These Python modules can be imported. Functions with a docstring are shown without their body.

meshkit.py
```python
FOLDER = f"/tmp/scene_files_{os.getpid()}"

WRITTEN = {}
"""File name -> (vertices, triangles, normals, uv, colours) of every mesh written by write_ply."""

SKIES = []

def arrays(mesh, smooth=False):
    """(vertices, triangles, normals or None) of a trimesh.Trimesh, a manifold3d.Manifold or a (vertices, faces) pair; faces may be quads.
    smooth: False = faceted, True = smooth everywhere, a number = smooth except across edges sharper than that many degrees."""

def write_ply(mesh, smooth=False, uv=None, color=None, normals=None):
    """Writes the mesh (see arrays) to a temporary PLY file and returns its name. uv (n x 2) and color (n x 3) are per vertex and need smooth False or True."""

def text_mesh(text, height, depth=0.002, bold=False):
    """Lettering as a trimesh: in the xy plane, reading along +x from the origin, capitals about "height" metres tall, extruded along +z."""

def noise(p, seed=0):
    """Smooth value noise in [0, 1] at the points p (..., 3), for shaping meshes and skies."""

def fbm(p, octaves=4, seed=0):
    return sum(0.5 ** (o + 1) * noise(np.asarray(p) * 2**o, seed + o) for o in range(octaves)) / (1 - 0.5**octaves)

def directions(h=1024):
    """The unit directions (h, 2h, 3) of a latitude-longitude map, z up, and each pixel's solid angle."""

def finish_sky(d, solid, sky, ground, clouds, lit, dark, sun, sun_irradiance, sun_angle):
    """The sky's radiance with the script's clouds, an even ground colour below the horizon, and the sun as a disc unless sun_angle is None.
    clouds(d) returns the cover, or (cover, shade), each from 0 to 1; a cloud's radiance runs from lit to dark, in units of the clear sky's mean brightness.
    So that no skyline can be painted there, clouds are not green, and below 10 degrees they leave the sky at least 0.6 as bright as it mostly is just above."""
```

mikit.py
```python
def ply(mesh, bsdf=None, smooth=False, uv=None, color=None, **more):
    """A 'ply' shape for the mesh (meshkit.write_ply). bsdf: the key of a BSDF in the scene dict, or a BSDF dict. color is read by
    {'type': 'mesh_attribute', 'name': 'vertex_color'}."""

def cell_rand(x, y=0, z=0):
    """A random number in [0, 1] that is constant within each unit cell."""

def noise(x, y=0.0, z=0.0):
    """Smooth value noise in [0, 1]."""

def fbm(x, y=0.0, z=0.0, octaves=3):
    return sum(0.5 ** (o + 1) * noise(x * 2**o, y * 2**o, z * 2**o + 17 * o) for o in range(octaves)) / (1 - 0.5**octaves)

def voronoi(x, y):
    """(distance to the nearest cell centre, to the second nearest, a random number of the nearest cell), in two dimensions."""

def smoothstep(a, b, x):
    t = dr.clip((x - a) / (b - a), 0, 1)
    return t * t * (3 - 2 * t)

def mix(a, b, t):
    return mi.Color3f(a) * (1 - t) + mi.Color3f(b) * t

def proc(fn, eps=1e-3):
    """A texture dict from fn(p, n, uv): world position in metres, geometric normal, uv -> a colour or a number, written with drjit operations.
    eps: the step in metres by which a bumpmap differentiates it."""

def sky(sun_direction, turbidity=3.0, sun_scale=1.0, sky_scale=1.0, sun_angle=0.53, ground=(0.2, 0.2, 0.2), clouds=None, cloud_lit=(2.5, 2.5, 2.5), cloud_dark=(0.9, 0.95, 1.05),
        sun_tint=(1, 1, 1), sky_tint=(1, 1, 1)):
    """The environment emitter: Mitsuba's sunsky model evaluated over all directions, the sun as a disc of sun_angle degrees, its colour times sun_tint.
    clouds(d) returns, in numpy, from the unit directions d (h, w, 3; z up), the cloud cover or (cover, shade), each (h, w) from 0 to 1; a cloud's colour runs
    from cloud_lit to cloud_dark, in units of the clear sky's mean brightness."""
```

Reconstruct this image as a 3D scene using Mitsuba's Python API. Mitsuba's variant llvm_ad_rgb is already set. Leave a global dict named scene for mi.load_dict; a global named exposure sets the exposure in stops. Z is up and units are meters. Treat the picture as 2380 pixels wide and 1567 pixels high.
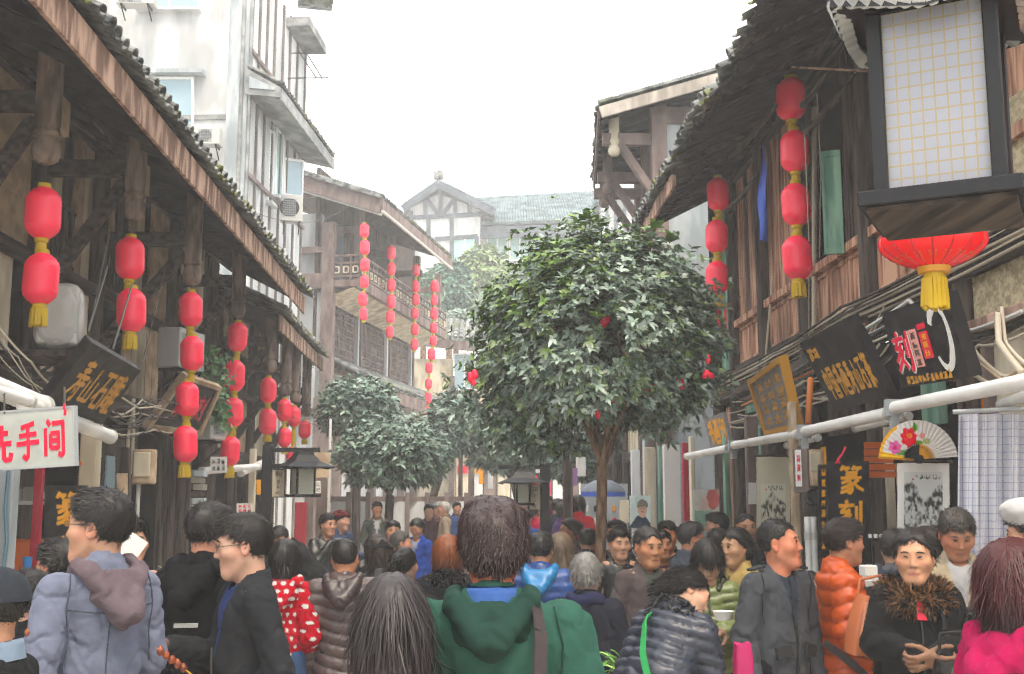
import math, random
import numpy as np
import drjit as dr
import mitsuba as mi
import trimesh
import manifold3d
import mikit, meshkit
from mikit import proc, noise, fbm, cell_rand, smoothstep, mix

T4 = mi.ScalarTransform4f
scene, labels = {}, {}
rnd = random.Random(7)
rng = np.random.default_rng(7)

# ------------------------------------------------------------------ camera, sky, exposure
FPX, CX, CY = 2600.0, 1190.0, 783.5            # the view in units of a 2380 x 1567 frame
EYE = np.array([0.0, 0.0, 1.75])
PITCH, YAW = math.atan(377 / FPX), math.atan(70 / FPX)
FWD = np.array([math.sin(YAW) * math.cos(PITCH), math.cos(YAW) * math.cos(PITCH), math.sin(PITCH)])
RGT = np.array([math.cos(YAW), -math.sin(YAW), 0.0])
UPV = np.cross(RGT, FWD)
scene['camera'] = {'type': 'perspective', 'fov': math.degrees(2 * math.atan(CX / FPX)), 'fov_axis': 'x', 'near_clip': 0.05, 'far_clip': 2000.0,
                   'to_world': T4().look_at(origin=EYE.tolist(), target=(EYE + FWD).tolist(), up=[0, 0, 1]),
                   'medium': {'type': 'ref', 'id': 'haze_air'}}
scene['sky'] = mikit.sky([0.15, -0.45, 0.85], turbidity=3, sun_scale=0.3, sun_angle=20, clouds=lambda d: (np.ones(d.shape[:2]), 1 - np.clip((1 + 2 * d[..., 2]) / 3, 0, 1)),
                         cloud_lit=(3.1, 3.08, 3.04), cloud_dark=(1.9, 1.9, 1.92), ground=(0.22, 0.21, 0.2))
exposure = 3.2
HAZE = 0.0037
scene['haze_air'] = {'type': 'homogeneous', 'albedo': {'type': 'rgb', 'value': [0.925, 0.955, 0.985]}, 'sigma_t': HAZE}


def at(u, v, Y):
    """The point at street depth Y seen in direction (u, v)."""
    d = FWD * FPX + RGT * (u - CX) + UPV * (CY - v)
    return EYE + d * (Y / d[1])


def zat(u, v, Y):
    return float(at(u, v, Y)[2])


def A(*x):
    return np.array(x, float)


def lin(c):
    """sRGB 0-255 triple or hex string -> linear reflectance."""
    if isinstance(c, str):
        c = [int(c[i:i + 2], 16) for i in (0, 2, 4)]
    c = np.asarray(c, float) / 255.0
    return np.where(c <= 0.04045, c / 12.92, ((c + 0.055) / 1.055) ** 2.4)


# ------------------------------------------------------------------ keys, labels
def key_for(name):
    k, n = name, 0
    while k in used_keys:
        n += 1
        k = f'{name}_{n:03d}'
    used_keys.add(k)
    return k


used_keys = set()


def thing(name, label=None, cat=None, group=None, kind=None):
    k = key_for(name)
    d = {}
    if label: d['label'] = label
    if cat: d['category'] = cat
    if group: d['group'] = group
    if kind: d['kind'] = kind
    labels[k] = d
    return k


def ply(mesh, mat, **k):
    return mikit.ply(mesh, 'mat_' + mat, **k)


def put(parent, name, mesh, mat, smooth=False, color=None, kind=None, label=None, own=False, to_world=None):
    """One entry of the scene. own: the mesh IS the thing 'parent'."""
    k = parent if own else key_for(f'{parent}__{name}')
    if color is not None and not isinstance(smooth, bool):
        smooth = True
    d = ply(mesh, mat, smooth=smooth, color=color) if not isinstance(mesh, dict) else dict(mesh)
    if to_world is not None:
        d['to_world'] = to_world
    scene[k] = d
    if kind or label:
        labels.setdefault(k, {})
        if kind: labels[k]['kind'] = kind
        if label: labels[k]['label'] = label
    return k


# ------------------------------------------------------------------ a light mesh builder
class MB:
    def __init__(self):
        self.v, self.f, self.c, self.n = [], [], [], 0

    def add(self, v, f, color=None):
        v = np.asarray(v, float)
        f = np.asarray(f, int)
        if f.shape[1] == 4:
            f = np.vstack([f[:, [0, 1, 2]], f[:, [0, 2, 3]]])
        self.v.append(v)
        self.f.append(f + self.n)
        self.n += len(v)
        if color is not None:
            self.c.append(np.broadcast_to(np.asarray(color, float), (len(v), 3)))
        return self

    def box(self, c, s, R=None, color=None, bevel=0.0):
        c, s = np.asarray(c, float), np.asarray(s, float) / 2
        if bevel > 0:
            b = min(bevel, 0.45 * 2 * s.min())
            pts = []
            for sx in (-1, 1):
                for sy in (-1, 1):
                    for sz in (-1, 1):
                        q = A(sx, sy, sz)
                        pts += [q * (s - A(0, b, b)), q * (s - A(b, 0, b)), q * (s - A(b, b, 0))]
            m = trimesh.convex.convex_hull(np.array(pts))
            v, f = np.array(m.vertices), np.array(m.faces)
        else:
            v = np.array([[x, y, z] for x in (-1, 1) for y in (-1, 1) for z in (-1, 1)], float) * s
            f = np.array([[0, 1, 3, 2], [4, 6, 7, 5], [0, 4, 5, 1], [2, 3, 7, 6], [0, 2, 6, 4], [1, 5, 7, 3]])
        if R is not None:
            v = v @ np.asarray(R).T
        return self.add(v + c, f, color)

    def beam(self, p, q, w, h, up=(0, 0, 1), color=None, bevel=0.0):
        """A bar from p to q, w wide (sideways), h high (along up)."""
        p, q = np.asarray(p, float), np.asarray(q, float)
        y = q - p
        L = np.linalg.norm(y)
        y = y / L
        up = np.asarray(up, float)
        x = np.cross(y, up)
        if np.linalg.norm(x) < 1e-6:
            x = np.cross(y, [1, 0, 0])
        x /= np.linalg.norm(x)
        z = np.cross(x, y)
        return self.box((p + q) / 2, (w, L, h), np.stack([x, y, z], 1), color, bevel)

    def tube(self, pts, r, sides=8, color=None, caps=True):
        p = np.asarray(pts, float)
        r = np.broadcast_to(np.asarray(r, float), (len(p),))
        t = np.gradient(p, axis=0)
        t /= np.linalg.norm(t, axis=1, keepdims=True) + 1e-12
        a0 = np.cross(t[0], [0, 0, 1.0])
        if np.linalg.norm(a0) < 0.1:
            a0 = np.cross(t[0], [1.0, 0, 0])
        a = np.empty_like(p)
        a[0] = a0 / np.linalg.norm(a0)
        for i in range(1, len(p)):
            w = a[i - 1] - t[i] * np.dot(a[i - 1], t[i])
            a[i] = w / (np.linalg.norm(w) + 1e-12)
        b = np.cross(t, a)
        ang = np.arange(sides) * 2 * np.pi / sides
        v = p[:, None] + r[:, None, None] * (np.cos(ang)[None, :, None] * a[:, None] + np.sin(ang)[None, :, None] * b[:, None])
        i, j = np.meshgrid(np.arange(len(p) - 1), np.arange(sides), indexing='ij')
        q = np.stack([i * sides + j, i * sides + (j + 1) % sides, (i + 1) * sides + (j + 1) % sides, (i + 1) * sides + j], -1).reshape(-1, 4)
        f = np.vstack([q[:, [0, 1, 2]], q[:, [0, 2, 3]]])
        v = v.reshape(-1, 3)
        if caps:
            n = len(v)
            v = np.vstack([v, p[:1], p[-1:]])
            e = (len(p) - 1) * sides
            k = np.arange(sides)
            f = np.vstack([f, np.stack([np.full(sides, n), (k + 1) % sides, k], 1), np.stack([np.full(sides, n + 1), e + k, e + (k + 1) % sides], 1)])
        return self.add(v, f, color)

    def lathe(self, prof, c=(0, 0, 0), sides=24, color=None, R=None, closed=True):
        """prof: [(r, z), ...] from bottom to top."""
        prof = np.asarray(prof, float)
        ang = np.arange(sides) * 2 * np.pi / sides
        v = np.stack([prof[:, None, 0] * np.cos(ang), prof[:, None, 0] * np.sin(ang), np.broadcast_to(prof[:, None, 1], (len(prof), sides))], -1).reshape(-1, 3)
        i, j = np.meshgrid(np.arange(len(prof) - 1), np.arange(sides), indexing='ij')
        q = np.stack([i * sides + j, i * sides + (j + 1) % sides, (i + 1) * sides + (j + 1) % sides, (i + 1) * sides + j], -1).reshape(-1, 4)
        if R is not None:
            v = v @ np.asarray(R).T
        return self.add(v + np.asarray(c, float), q, color)

    def quad(self, a, b, c, d, color=None):
        return self.add([a, b, c, d], [[0, 1, 2, 3]], color)

    def grid(self, P, color=None, close=False):
        """P (n, m, 3) surface."""
        n, m = P.shape[:2]
        i, j = np.meshgrid(np.arange(n - 1), np.arange(m - (0 if close else 1)), indexing='ij')
        q = np.stack([i * m + j, i * m + (j + 1) % m, (i + 1) * m + (j + 1) % m, (i + 1) * m + j], -1).reshape(-1, 4)
        return self.add(P.reshape(-1, 3), q, None if color is None else np.asarray(color).reshape(-1, 3) if np.size(color) > 3 else color)

    def prism(self, poly, d0, d1, O, X, Y, color=None):
        """Polygon (list of 2-D points) in the plane O + x X + y Y, extruded from d0 to d1 along X x Y."""
        from shapely.geometry import Polygon
        m = trimesh.creation.extrude_polygon(Polygon(poly), d1 - d0, engine='earcut')
        X, Y = np.asarray(X, float), np.asarray(Y, float)
        Z = np.cross(X, Y)
        v = np.array(m.vertices)
        v = np.asarray(O, float) + v[:, :1] * X + v[:, 1:2] * Y + (v[:, 2:] + d0) * Z
        return self.add(v, np.array(m.faces), color)

    def mesh(self):
        return np.vstack(self.v), np.vstack(self.f)

    def colors(self):
        return np.vstack(self.c)


def rotz(a):
    c, s = math.cos(a), math.sin(a)
    return A((c, -s, 0), (s, c, 0), (0, 0, 1))


def rotx(a):
    c, s = math.cos(a), math.sin(a)
    return A((1, 0, 0), (0, c, -s), (0, s, c))


def roty(a):
    c, s = math.cos(a), math.sin(a)
    return A((c, 0, s), (0, 1, 0), (-s, 0, c))


def unit(v):
    v = np.asarray(v, float)
    return v / np.linalg.norm(v)


def frame_x(x, up=(0, 0, 1)):
    """Columns: x along the given direction, y = up-ish crossing, z."""
    x = unit(x)
    y = unit(np.cross(up, x))
    return np.stack([x, y, np.cross(x, y)], 1)


def sag(p, q, s, n=9):
    p, q = np.asarray(p, float), np.asarray(q, float)
    t = np.linspace(0, 1, n)[:, None]
    out = p + (q - p) * t
    out[:, 2] -= 4 * s * (t * (1 - t))[:, 0]
    return out


# ------------------------------------------------------------------ materials
def bs(name, d, two=True):
    scene['mat_' + name] = {'type': 'twosided', 'bsdf': d} if two else d
    return name


def rgb(c):
    return {'type': 'rgb', 'value': [float(x) for x in c]}


def pr(c, rough=0.7, spec=0.5, **k):
    return {'type': 'principled', 'base_color': rgb(c) if not isinstance(c, dict) else c, 'roughness': rough, 'specular': spec, **k}


def flat(name, c, rough=0.7, spec=0.4, **k):
    return bs(name, pr(lin(c) if not isinstance(c, dict) else c, rough, spec, **k))


def mottled(name, c1, c2, scale=(3, 3, 3), rough=0.8, streak=None, bump=0.0, spec=0.3, contrast=(0.3, 0.7), dirt=None, **k):
    """A surface that wanders between two colours; scale per axis (small across the grain's length)."""
    a, b = lin(c1), lin(c2)
    sx, sy, sz = scale
    dd = None if dirt is None else lin(dirt)

    def fn(p, n, uv):
        t = fbm(p.x * sx, p.y * sy, p.z * sz, 4)
        c = mix(a.tolist(), b.tolist(), smoothstep(contrast[0], contrast[1], t))
        if dd is not None:
            g = fbm(p.x * 0.9 + 5.1, p.y * 0.9, p.z * 0.5 + 3.3, 4)
            c = c * (1 - 0.75 * smoothstep(0.52, 0.75, g)) + mi.Color3f(dd.tolist()) * 0.75 * smoothstep(0.52, 0.75, g)
        return c
    d = pr(proc(fn), rough, spec, **k)
    if bump:
        def bf(p, n, uv):
            return fbm(p.x * sx * 1.7, p.y * sy * 1.7, p.z * sz * 1.7, 3)
        d = {'type': 'bumpmap', 'arbitrary': proc(bf, eps=0.004), 'scale': bump, 'bsdf': d}
    return bs(name, d)


mottled('pendant_wood', '4f443e', '8c7b70', (14, 14, 2.5), 0.8, bump=0.005)
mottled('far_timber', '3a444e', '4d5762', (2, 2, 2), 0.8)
mottled('timber_grey', '625c5a', '7d7775', (5, 5, 2), 0.8)
mottled('weathered', '8f8880', 'b9b2a8', (8, 8, 2), 0.85)
mottled('old_wood_upright', '262220', '50453f', (22, 22, 1.6), 0.85, bump=0.006)
mottled('old_wood_along', '232020', '483f39', (22, 1.6, 22), 0.85, bump=0.006)
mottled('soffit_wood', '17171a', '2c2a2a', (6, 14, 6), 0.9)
mottled('fascia_wood', '6f5548', 'b59684', (9, 12, 2.2), 0.85, bump=0.005, contrast=(0.35, 0.65), dirt='4c352c')
mottled('panel_wood', '7a5545', 'c2977e', (16, 16, 1.4), 0.75, bump=0.006, dirt='4a352b')
mottled('brown_paint', '5f5250', '7d6f6b', (5, 5, 1.5), 0.75)
mottled('green_paint', '4d7a68', '86ab97', (9, 9, 1.2), 0.7, dirt='3a5a4c')
mottled('plaster_white', 'a6aaac', 'cccfd1', (2.2, 2.2, 0.4), 0.9, dirt='96999a', spec=0.2)
mottled('plaster_cream', 'b0a690', 'd0c7b2', (5, 5, 1.2), 0.9, spec=0.2, dirt='857c6a')
mottled('plaster_grit', '8a8068', 'b6a98c', (24, 24, 24), 0.95, spec=0.2, dirt='5e6058', bump=0.006)
mottled('plaster_grey', '8f989d', 'aeb6ba', (5, 5, 1.0), 0.9, spec=0.2)
mottled('stained', '74787a', 'a0a3a2', (3, 3, 3), 0.9, spec=0.2, dirt='5c5f60')
mottled('roof_tile', '43474a', '8b8f8d', (5, 5, 5), 0.85, dirt='5d6350', spec=0.3)
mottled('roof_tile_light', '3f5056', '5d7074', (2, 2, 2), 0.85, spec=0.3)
mottled('moss', '4a522e', '767a52', (20, 20, 20), 0.95, spec=0.1)
mottled('paving', 'a39d93', 'bfb8ad', (2.5, 2.5, 2.5), 0.8, spec=0.3, dirt='8a847a', bump=0.004)
mottled('concrete', '8d8a80', 'aeaba0', (6, 6, 6), 0.9, spec=0.2, dirt='66645c')
mottled('bark', '5a4838', '8d735c', (26, 26, 6), 0.9, spec=0.2, bump=0.01)
mottled('white_enamel', 'c6c8c5', 'e2e2df', (5, 3, 5), 0.35, spec=0.5)
mottled('sign_black', '161518', '252427', (7, 7, 7), 0.55, spec=0.2)
mottled('cardboard', '9b8770', 'bba78d', (7, 7, 7), 0.9, spec=0.15)
flat('dark_metal', '15171c', 0.5, 0.3)
flat('black_rubber', '121214', 0.6, 0.4)
flat('grey_metal', '9aa0a4', 0.4, 0.5)
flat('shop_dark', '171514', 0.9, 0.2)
flat('gold_paint', 'bd8620', 0.5, 0.5)
flat('gold_bright', 'd8940c', 0.5, 0.5)
flat('tassel_gold', 'b89a08', 0.6, 0.4)
flat('red_paint', 'd5163c', 0.55, 0.4)
flat('red_post', '9c1f33', 0.5, 0.4)
flat('white_paint', 'd2d2ce', 0.6, 0.4)
flat('white_plastic', 'b4b4b0', 0.45, 0.5)
flat('orange_wood', 'b8581c', 0.6, 0.4)
flat('cable_black', '3a3836', 0.6, 0.4)
flat('cable_pale', 'b3aa98', 0.6, 0.4)
flat('cable_orange', 'd9792e', 0.5, 0.4)
flat('pane_blue', '8ba7b4', 0.12, 0.6)
flat('pane_green', '8fb7b5', 0.12, 0.6)
flat('frame_white', 'e6e8e8', 0.5, 0.4)
flat('blue_cloth', '4a66c0', 0.8, 0.2)
flat('tone', {'type': 'mesh_attribute', 'name': 'vertex_color'}, 0.75, 0.3)
flat('tone_gloss', {'type': 'mesh_attribute', 'name': 'vertex_color'}, 0.38, 0.5)
bs('print_paper', {'type': 'diffuse', 'reflectance': {'type': 'mesh_attribute', 'name': 'vertex_color'}})
bs('leaf', pr({'type': 'mesh_attribute', 'name': 'vertex_color'}, 0.38, 0.45))
bs('pane_clear', {'type': 'thindielectric', 'int_ior': 1.5}, two=False)


def paint(name, c1, c2, fn2, rough=0.8, spec=0.3):
    """A two-colour pattern; fn2(p, n, uv) -> 0..1."""
    a, b = lin(c1).tolist(), lin(c2).tolist()
    return bs(name, pr(proc(lambda p, n, uv: mix(a, b, fn2(p, n, uv))), rough, spec))
# ------------------------------------------------------------------ builders used by many things
def arc_tile(r, L, t, up=True, seg=6, span=math.pi):
    """A curved roof tile: along y, arc in xz (convex up for a cover tile, down for a pan)."""
    a = np.linspace(-span / 2, span / 2, seg + 1)
    s = 1 if up else -1
    ring = np.concatenate([np.stack([r * np.sin(a), s * (r * np.cos(a) - r * math.cos(span / 2))], 1),
                           np.stack([(r - t) * np.sin(a[::-1]), s * ((r - t) * np.cos(a[::-1]) - r * math.cos(span / 2))], 1)])
    n = len(ring)
    v = np.vstack([np.stack([ring[:, 0] * k, np.full(n, y), ring[:, 1] * k], 1) for y, k in ((0, 1.0), (L, 0.9))])
    i = np.arange(n)
    q = np.stack([i, (i + 1) % n, (i + 1) % n + n, i + n], 1)
    caps = []
    for k in range(seg):
        a0, a1, b0, b1 = k, k + 1, n - 1 - k, n - 2 - k
        caps += [[a0, b0, b1, a1], [a0 + n, a1 + n, b1 + n, b0 + n]]
    q = np.vstack([q, caps])
    return v, q


def tiled_edge(parent, E0, E1, inward, slope, pitch=0.21, courses=3, course=0.22, mat='roof_tile', single=1, jit=0.012, r=0.075, rest_len=1.6, seg=6, sagf=None, part='roof_tile', limit=300):
    """Rows of curved tiles along the eave E0-E1. The lowest 'single' courses are parts, the others one mass."""
    E0, E1 = np.asarray(E0, float), np.asarray(E1, float)
    x = unit(E1 - E0)
    n = unit(inward)
    y = unit(n * math.cos(slope) + A(0, 0, 1) * math.sin(slope))
    z = np.cross(x, y)
    if z[2] < 0:
        z = -z
    N = int(np.linalg.norm(E1 - E0) / pitch)
    cover, pan = arc_tile(r, course * 1.25, 0.014, True, seg), arc_tile(r * 1.15, course * 1.25, 0.014, False, seg, 2.0)
    cover_l, pan_l = arc_tile(r, rest_len, 0.014, True, seg), arc_tile(r * 1.15, rest_len, 0.014, False, seg, 2.0)
    mass, made, tiles = MB(), 0, []
    R = np.stack([x, y, z], 1)
    rr = random.Random(int(abs(E0[1] * 97 + E0[0] * 13)) + N)
    for i in range(N + 1):
        s = i * pitch
        base = E0 + x * s
        if sagf is not None:
            base = base + A(0, 0, sagf(s / max(np.linalg.norm(E1 - E0), 1e-6)))
        for c in range(courses):
            for which, (v, q) in enumerate((cover, pan)):
                off = A(0 if which == 0 else pitch / 2, c * course + (0.03 if which == 0 else -0.02), 0.07 if which == 0 else 0.062)
                j = A(rr.uniform(-jit, jit), rr.uniform(-jit, jit) * 2.2, rr.uniform(-jit, jit) * 0.6)
                yaw = rr.uniform(-1, 1) * jit * 6
                vv = (v @ rotz(yaw).T + off + j) @ R.T + base
                if c < single and made < limit:
                    m = MB().add(vv, q)
                    tiles.append((m.mesh(), 'moss' if (mat == 'roof_tile' and rr.random() < 0.16) else mat))
                    made += 1
                else:
                    mass.add(vv, q)
        for which, (v, q) in enumerate((cover_l, pan_l)):
            off = A(0 if which == 0 else pitch / 2, courses * course, 0.075 if which == 0 else 0.067)
            mass.add((v + off) @ R.T + base, q)
    roof = put(parent, 'roof', mass.mesh(), mat, kind='stuff')
    for tm, tmat in tiles:
        put(roof, part, tm, tmat)


def lattice4(c, a, b):
    """Bilinear point on a quad TL, TR, BR, BL."""
    TL, TR, BR, BL = c
    return (TL * (1 - a) + TR * a) * (1 - b) + (BL * (1 - a) + BR * a) * b


def planar(c):
    """The quad with its third corner moved along the line of sight into the plane of the others."""
    c = [np.asarray(p, float) for p in c]
    n = np.cross(c[1] - c[0], c[3] - c[0])
    d = c[2] - EYE
    k = np.dot(c[0] - EYE, n) / np.dot(d, n)
    return [c[0], c[1], EYE + d * k, c[3]] if .8 < k < 1.25 else c


def quad_normal(c):
    return unit(np.cross(c[1] - c[0], c[3] - c[0]))


def board(parent, name, c, t, mat, own=False):
    """A flat board whose face is the quad c (TL, TR, BR, BL as seen), t thick behind the face."""
    c = planar(c)
    n = quad_normal(c)
    if np.dot(n, EYE - c[0]) < 0:
        n = -n
    m = MB()
    f = [np.asarray(p, float) for p in c]
    b = [p - n * t for p in f]
    m.add(f + b, [[0, 3, 2, 1], [4, 5, 6, 7], [0, 1, 5, 4], [1, 2, 6, 5], [2, 3, 7, 6], [3, 0, 4, 7]])
    return put(parent, name, m.mesh(), mat, own=own)


def frame4(parent, name, c, w, proud, deep, mat):
    """A picture frame round the quad c; w is a share of the quad's width."""
    c = planar(c)
    n = quad_normal(c)
    if np.dot(n, EYE - c[0]) < 0:
        n = -n
    W = np.linalg.norm(c[1] - c[0])
    H = np.linalg.norm(c[3] - c[0])
    a, b = w / W, w / H
    m = MB()
    for (x0, x1, y0, y1) in ((-a, 1 + a, -b, 0), (-a, 1 + a, 1, 1 + b), (-a, 0, 0, 1), (1, 1 + a, 0, 1)):
        q = [lattice4(c, x0, y0), lattice4(c, x1, y0), lattice4(c, x1, y1), lattice4(c, x0, y1)]
        f = [p + n * proud for p in q]
        k = [p - n * deep for p in q]
        m.add(f + k, [[0, 3, 2, 1], [4, 5, 6, 7], [0, 1, 5, 4], [1, 2, 6, 5], [2, 3, 7, 6], [3, 0, 4, 7]])
    return put(parent, name, m.mesh(), mat)


GLYPH = {
    'shou_hand': [[(75, 8), (50, 13), (25, 18)], [(18, 38), (84, 34)], [(8, 58), (93, 54)], [(50, 14), (53, 60), (52, 88), (44, 95), (33, 86)]],
    'jian': [[(22, 8), (34, 20)], [(16, 26), (17, 94)], [(42, 16), (84, 14), (85, 88), (78, 94), (66, 88)], [(36, 40), (36, 76)], [(36, 40), (66, 39), (66, 76)], [(36, 57), (66, 57)], [(36, 75), (66, 75)]],
    'xi': [[(8, 12), (18, 22)], [(4, 38), (14, 46)], [(4, 92), (20, 60)], [(46, 10), (36, 34)], [(40, 26), (84, 24)], [(30, 52), (95, 50)], [(62, 4), (62, 50)], [(52, 52), (48, 74), (28, 94)], [(70, 52), (70, 84), (76, 92), (92, 90), (95, 74)]],
    'shou': [[(22, 14), (78, 12)], [(28, 28), (72, 27)], [(10, 43), (92, 41)], [(50, 4), (46, 40), (34, 62), (8, 88)], [(36, 58), (90, 56)], [(68, 46), (68, 92), (60, 96), (52, 90)], [(46, 68), (54, 78)]],
    'shan': [[(50, 8), (50, 88)], [(16, 38), (16, 88), (86, 88)], [(86, 36), (86, 90)]],
    'shi': [[(10, 14), (92, 12)], [(50, 14), (38, 46), (10, 76)], [(34, 50), (34, 94)], [(34, 50), (82, 48), (82, 94)], [(34, 90), (82, 90)]],
    'diao': [[(10, 14), (8, 60), (2, 92)], [(10, 14), (46, 12), (46, 88), (40, 94)], [(18, 30), (40, 30)], [(29, 20), (29, 48)], [(16, 48), (42, 47)], [(18, 60), (18, 80)], [(18, 60), (38, 60), (38, 80), (18, 80)],
             [(64, 4), (52, 34)], [(58, 26), (58, 96)], [(76, 6), (80, 16)], [(58, 26), (96, 24)], [(58, 46), (92, 46)], [(58, 66), (92, 66)], [(58, 90), (98, 90)], [(76, 26), (76, 90)]],
    'zhuan': [[(24, 2), (12, 20)], [(18, 12), (46, 11)], [(30, 14), (36, 22)], [(64, 2), (54, 18)], [(58, 12), (90, 10)], [(72, 13), (78, 20)], [(34, 27), (70, 26), (66, 43)], [(30, 35), (66, 34)], [(12, 45), (90, 43)],
              [(50, 45), (34, 56), (16, 62)], [(44, 52), (54, 66), (56, 84), (48, 96), (38, 90)], [(48, 62), (34, 74), (14, 80)], [(52, 74), (34, 88), (12, 94)], [(80, 50), (62, 60)], [(60, 58), (74, 74), (97, 86)]],
    'ke': [[(34, 4), (40, 14)], [(8, 22), (66, 20)], [(36, 22), (18, 42), (46, 40)], [(50, 32), (32, 56), (8, 72)], [(54, 46), (36, 72), (8, 94)], [(40, 68), (54, 80), (62, 90)], [(74, 22), (74, 66)], [(90, 6), (90, 90), (84, 96), (76, 90)]],
    'he': [[(40, 4), (14, 12)], [(4, 28), (48, 26)], [(26, 10), (26, 94)], [(26, 32), (6, 64)], [(28, 36), (46, 58)], [(58, 26), (58, 80)], [(58, 26), (90, 25), (90, 80)], [(58, 74), (90, 74)]],
    'ren': [[(50, 8), (44, 44), (12, 92)], [(48, 42), (66, 70), (92, 92)]],
    'xin': [[(14, 46), (8, 76)], [(30, 36), (32, 78), (44, 90), (70, 88), (74, 70)], [(50, 28), (58, 44)], [(78, 36), (90, 56)]],
    'zhi': [[(46, 4), (54, 16)], [(16, 30), (76, 28), (20, 80)], [(20, 78), (40, 86), (94, 88)]],
    'zhong': [[(14, 24), (16, 64)], [(14, 24), (86, 22), (84, 64)], [(16, 62), (84, 60)], [(50, 4), (50, 98)]],
    'guo': [[(12, 8), (12, 94)], [(12, 8), (88, 8), (88, 94)], [(12, 92), (88, 92)], [(28, 26), (72, 26)], [(30, 48), (70, 48)], [(26, 74), (76, 74)], [(50, 26), (50, 74)], [(60, 56), (68, 64)]],
    'yin': [[(44, 6), (14, 16)], [(16, 14), (16, 88)], [(16, 44), (44, 42)], [(16, 82), (48, 74)], [(58, 16), (58, 96)], [(58, 18), (90, 16), (90, 66), (80, 72)]],
    'shu': [[(16, 22), (78, 20), (76, 48)], [(6, 50), (92, 48), (90, 80), (80, 88)], [(48, 4), (48, 96)], [(72, 4), (82, 14)]],
    'hua': [[(10, 10), (90, 9)], [(28, 26), (28, 70)], [(28, 26), (72, 26), (72, 70)], [(28, 48), (72, 48)], [(50, 10), (50, 70)], [(28, 69), (72, 69)], [(12, 34), (12, 92), (88, 92)], [(88, 32), (88, 94)]],
}


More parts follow.
